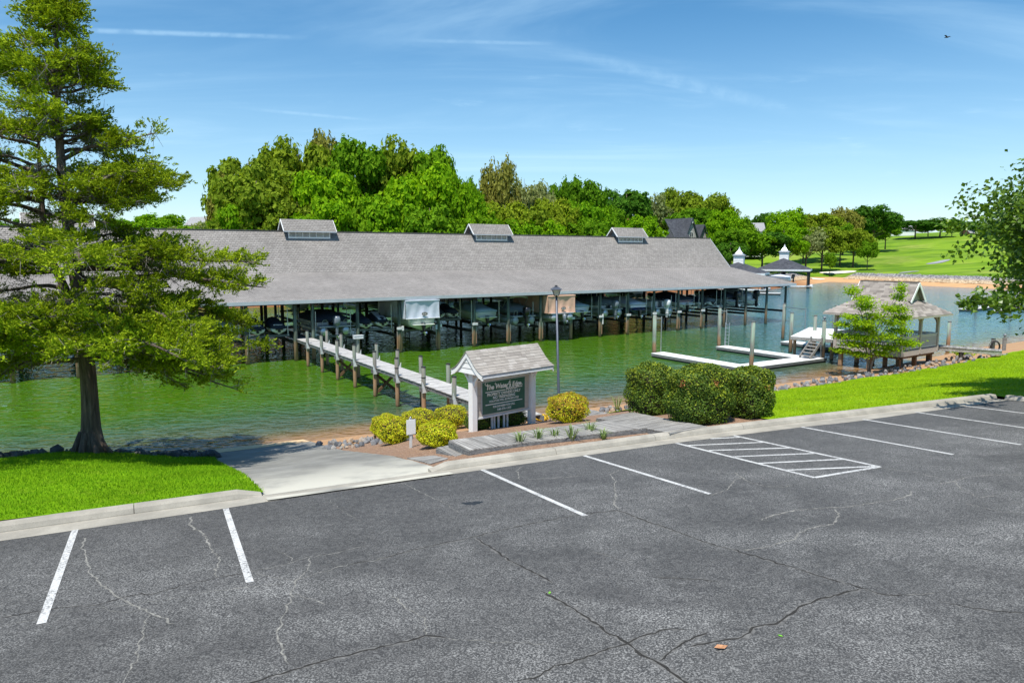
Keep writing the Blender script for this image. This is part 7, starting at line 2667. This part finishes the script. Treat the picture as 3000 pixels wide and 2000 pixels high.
# arched window in the gable that faces the lake
wn = MB()
for i in range(10):
    a0_, a1_ = math.pi * i / 10, math.pi * (i + 1) / 10
    wn.bar((0.72 * math.cos(a0_), 0, 2.0 + 0.9 * math.sin(a0_)), (0.72 * math.cos(a1_), 0, 2.0 + 0.9 * math.sin(a1_)), 0.1, 0.16)
wn.bar((-0.72, 0, 0), (-0.72, 0, 2.0), 0.1, 0.16).bar((0.72, 0, 0), (0.72, 0, 2.0), 0.1, 0.16).bar((-0.72, 0, 0), (0.72, 0, 0), 0.1, 0.16).bar((-0.72, 0, 1.2), (0.72, 0, 1.2), 0.1, 0.1).bar((0, 0, 0), (0, 0, 2.85), 0.1, 0.1)
wo_ = wn.build('window', MAT['white_paint'], t, loc=(0, -hl - 0.06, 4.6))
MB().prism([(0.72 * math.cos(a), 2.0 + 0.9 * math.sin(a)) for a in np.linspace(0, math.pi, 12)] + [(-0.72, 0), (0.72, 0)], -0.02, 0.02).build('pane', MAT['window_glass'], wo_, rot=(R(90), 0, 0))
MB().box((0, -hl - 0.3, 10.6), (0.5, 0.3, 1.2)).build('gable_vent', MAT['white_paint'], t)
# side wing with windows under the eave, and the smaller right gable
MB().box((-hw - 2.6, -1.5, 2.0), (5.2, 6.0, 7.0)).build('side_wing', MAT['house_wall'], t)
for i in range(3):
    w_ = MB().box((-hw - 4.6 + i * 1.2, -4.53, 4.7), (1.05, 0.08, 1.3)).build('window', MAT['white_paint'], t)
    MB().box((-hw - 4.6 + i * 1.2, -4.58, 4.7), (0.8, 0.03, 1.05)).build('pane', MAT['window_glass'], w_)
MB().add([(-hw - 5.6, -5.2, 5.6), (-hw + 1.0, -5.2, 5.6), (-hw + 1.0, -1.0, 11.2), (-hw - 5.6, -1.0, 11.2), (-hw - 5.6, -5.2, 5.3), (-hw + 1.0, -5.2, 5.3), (-hw + 1.0, -1.0, 10.9), (-hw - 5.6, -1.0, 10.9)],
         [(0, 1, 2, 3), (7, 6, 5, 4), (0, 4, 5, 1), (1, 5, 6, 2), (2, 6, 7, 3), (3, 7, 4, 0)]).build('wing_roof', MAT['slate_roof'], t)
t2, hw2, hl2, z2 = gable_house('gabled_house', 'smaller grey gable at the right side of the steep gabled house', 2030, 661, HY + 5, 4.6, 7.0, 5.0, 4.8, ga_ + R(60), 'house_siding', 'slate_roof')
# left part of the house: slate roof and brick chimney
t3, hw3, hl3, z3 = gable_house('slate_house', 'slate roofed house wing with a red brick chimney left of the gables', 1800, 651, 228, 8.0, 16.0, 4.0, 5.2, R(62), 'house_wall', 'slate_roof')
ch = thing('brick_chimney', 'red brick chimney with clay pots above the treetops', 'chimney', aty(1835, 690, 226), R(20))
MB().box((0, 0, 1.0), (1.7, 1.4, 7.0)).build('stack', MAT['brick_red'], ch)
MB().box((0, 0, 4.55), (2.0, 1.7, 0.35)).build('crown', MAT['brick_red'], ch)
for x in (-0.45, 0.45):
    MB().lathe([(0.26, 4.7), (0.22, 5.3), (0.28, 5.35), (0.0, 5.36)], (x, 0, 0), 10).build('pot', MAT['brick_red'], ch)
for nm, lb_, px_, tp, Y, w, l, wh, rs_, an, wl, rf in (
        ('far_house', 'far white house with pale roof among trees right of the gabled house', 2165, 655, 290, 10, 16, 4, 3.2, R(80), 'motor_white', 'pale_roof'),
        ('far_house', 'distant pale roofed house left of the golf course oaks', 2612, 656, 470, 12, 20, 4, 4, R(85), 'motor_white', 'pale_roof'),
        ('far_house', 'distant red brick house right of the golf course oaks', 2853, 667, 430, 10, 16, 4.5, 3.2, R(88), 'brick_red', 'pale_roof'),
        ('far_house', 'distant grey roofed house between the cedar and the tall wood', 615, 637, 330, 10, 14, 4, 3.5, R(80), 'house_wall', 'pale_roof')):
    gable_house(nm, lb_, px_, tp, Y, w, l, wh, rs_, an, wl, rf)


# ------------------------------------------------------------------ far boat docks with cupolas
def far_dock(label, px_, py_, Y, w, l, ang, eave, rise, boats):
    X = (px_ - 1500) / 2084.0 * Y
    t = thing('covered_boat_dock', label, 'boat dock', (X, Y, 0), ang)
    hw, hl = w / 2, l / 2
    for x in (-hw + 0.5, 0, hw - 0.5):
        for y in (-hl + 0.5, 0, hl - 0.5):
            MB().tube([(x, y, -1), (x, y, eave + 0.1)], 0.17, 8).build('post', MAT['dark_wood'], t)
    rl_ = hl * 0.35
    MB().add([(-hw, -hl, eave), (hw, -hl, eave), (hw, hl, eave), (-hw, hl, eave), (0, -rl_, eave + rise), (0, rl_, eave + rise)], [(0, 1, 4), (1, 2, 5, 4), (2, 3, 5), (3, 0, 4, 5), (3, 2, 1, 0)]).build('roof', MAT['slate_roof'], t)
    for c_, d_ in (((0, -hl, eave - 0.2), (w, 0.1, 0.42)), ((0, hl, eave - 0.2), (w, 0.1, 0.42)), ((-hw, 0, eave - 0.2), (0.1, l - 0.12, 0.42)), ((hw, 0, eave - 0.2), (0.1, l - 0.12, 0.42))):
        MB().box(c_, d_).build('fascia', MAT['aged_white'], t)
    cu = MB().box((0, 0, eave + rise + 0.5), (2.1, 2.1, 1.9)).build('cupola', MAT['white_paint'], t)
    for z_ in (0.35, 0.8, 1.2):
        MB().box((0, 0, eave + rise + z_), (2.16, 2.16, 0.05)).build('cupola_band', MAT['aged_white'], cu)
    zc = eave + rise + 1.45
    MB().loft([rounded(1.35, 1.35, zc, 0.02), rounded(0.75, 0.75, zc + 0.45, 0.02), rounded(0.3, 0.3, zc + 1.1, 0.02), rounded(0.03, 0.03, zc + 1.9, 0.02)]).build('cupola_roof', MAT['galv_steel'], cu)
    MB().box((0, -hl + 0.8, 0.45), (w + 1.5, 1.6, 0.3)).build('deck', MAT['aged_white'], t)
    for x in (-hw + 0.2, hw - 0.2):
        MB().box((x, 0, 0.45), (1.2, l, 0.28)).build('deck', MAT['aged_white'], t)
    return t


DA = R(-25)
fdk = far_dock('hip roofed boat dock with white cupola and a covered boat on the far shore', 2292, 835, 176, 12.5, 10.5, DA, 4.4, 2.7, 1)
fdk2 = far_dock('hip roofed boat dock with white cupola half hidden by the boathouse roof', 2161, 850, 158, 12.0, 10.0, DA, 4.0, 2.3, 1)


def at_far(px_, Y, z):
    return Vector(((px_ - 1500) / 2084.0 * Y, Y, z))


src = [o for o in PROT if 'silver cover' in o['label']][0]
c_ = copy_tree(src)
c_.location = at_far(2315, 171, 1.6)
c_.rotation_euler = (0, 0, R(58))
c_['label'] = 'pale covered motor boat under the hip roofed dock on the far shore'
c_['group'] = 'boats at the far docks'
fl = [o for o in COL.objects if o.parent is None and o.name.startswith('jet_ski')][1]
c_ = copy_tree(fl)
c_.location = at_far(2290, 165, 0.25)
c_.rotation_euler = (0, 0, R(-60))
c_['label'] = 'blue jet ski floating beside the far hip roofed dock'
c_['group'] = 'boats at the far docks'
float_dock('floating_dock', 'pale floating dock on the far shore below the hip roofed docks', at_far(2215, 142, 0), [(0, 4.5, 0, 1.6)], DA, 0.4)

# ------------------------------------------------------------------ golf course details


def patch(name, label, cat, px_, Y, rx, ry, mat, dz=0.06, ang=0.0, seed=0):
    X = (px_ - 1500) / 2084.0 * Y
    rg = random.Random(seed)
    mb = MB()
    vs = []
    rings, n = 5, 28
    ph = [rg.uniform(0, 6.28) for _ in range(3)]
    for j in range(1, rings + 1):
        for i in range(n):
            a = 2 * math.pi * i / n
            f = j / rings * (1 + 0.14 * math.sin(2 * a + ph[0]) + 0.1 * math.sin(3 * a + ph[1]))
            x, y = rx * f * math.cos(a), ry * f * math.sin(a)
            vs.append((X + x * math.cos(ang) - y * math.sin(ang), Y + x * math.sin(ang) + y * math.cos(ang)))
    XY = np.array(vs)
    Z = far_z(XY[:, 0], XY[:, 1]) + dz
    z0 = float(far_z(np.array([X]), np.array([Y]))[0]) + dz
    V = [(x, y, z) for (x, y), z in zip(vs, Z)] + [(X, Y, z0)]
    F_ = [(i, (i + 1) % n, len(V) - 1) for i in range(n)]
    for j in range(rings - 1):
        F_ += [(j * n + i, (j + 1) * n + i, (j + 1) * n + (i + 1) % n, j * n + (i + 1) % n) for i in range(n)]
    mb.add(V, F_)
    o = mb.build(name, MAT[mat], None, True)
    return tag(o, label, cat, None, 'structure')


patch('sand_bunker', 'white sand bunker on the slope above the rocky shore', 'bunker', 2455, 222, 5.2, 3.4, 'bunker_sand', 0.12, 0, 1)
patch('sand_bunker', 'thin pale sand bunker behind the far boat dock', 'bunker', 2370, 214, 4.6, 1.6, 'bunker_sand', 0.12, 0, 2)
patch('cart_path', 'grey cart path patch low on the golf slope', 'path', 2657, 208, 3.2, 1.4, 'path_grey', 0.12, R(20), 3)
patch('cart_path', 'grey cart path patch higher on the golf slope', 'path', 2742, 232, 4.2, 2.0, 'path_grey', 0.12, R(20), 4)

# ------------------------------------------------------------------ a bird in the sky
bd = thing('bird', 'tiny dark bird flying high at the upper right', 'bird', aty(2775, 110, 60), R(30))
MB().loft([[(-0.02, -0.2, 0), (0.02, -0.2, 0), (0, -0.2, 0.03)], [(-0.06, 0, -0.04), (0.06, 0, -0.04), (0, 0, 0.06)], [(-0.03, 0.18, 0), (0.03, 0.18, 0), (0, 0.18, 0.05)], [(-0.005, 0.26, 0.01), (0.005, 0.26, 0.01), (0, 0.26, 0.02)]]).build('body', MAT['rubber'], bd, True)
for sg in (-1, 1):
    MB().add([(sg * 0.03, 0.08, 0.03), (sg * 0.28, 0.10, 0.14), (sg * 0.5, -0.02, 0.08), (sg * 0.26, -0.06, 0.12), (sg * 0.03, -0.06, 0.03)], [(0, 1, 3, 4), (1, 2, 3)]).build('wing', MAT['rubber'], bd)
print('objects', len(COL.objects))
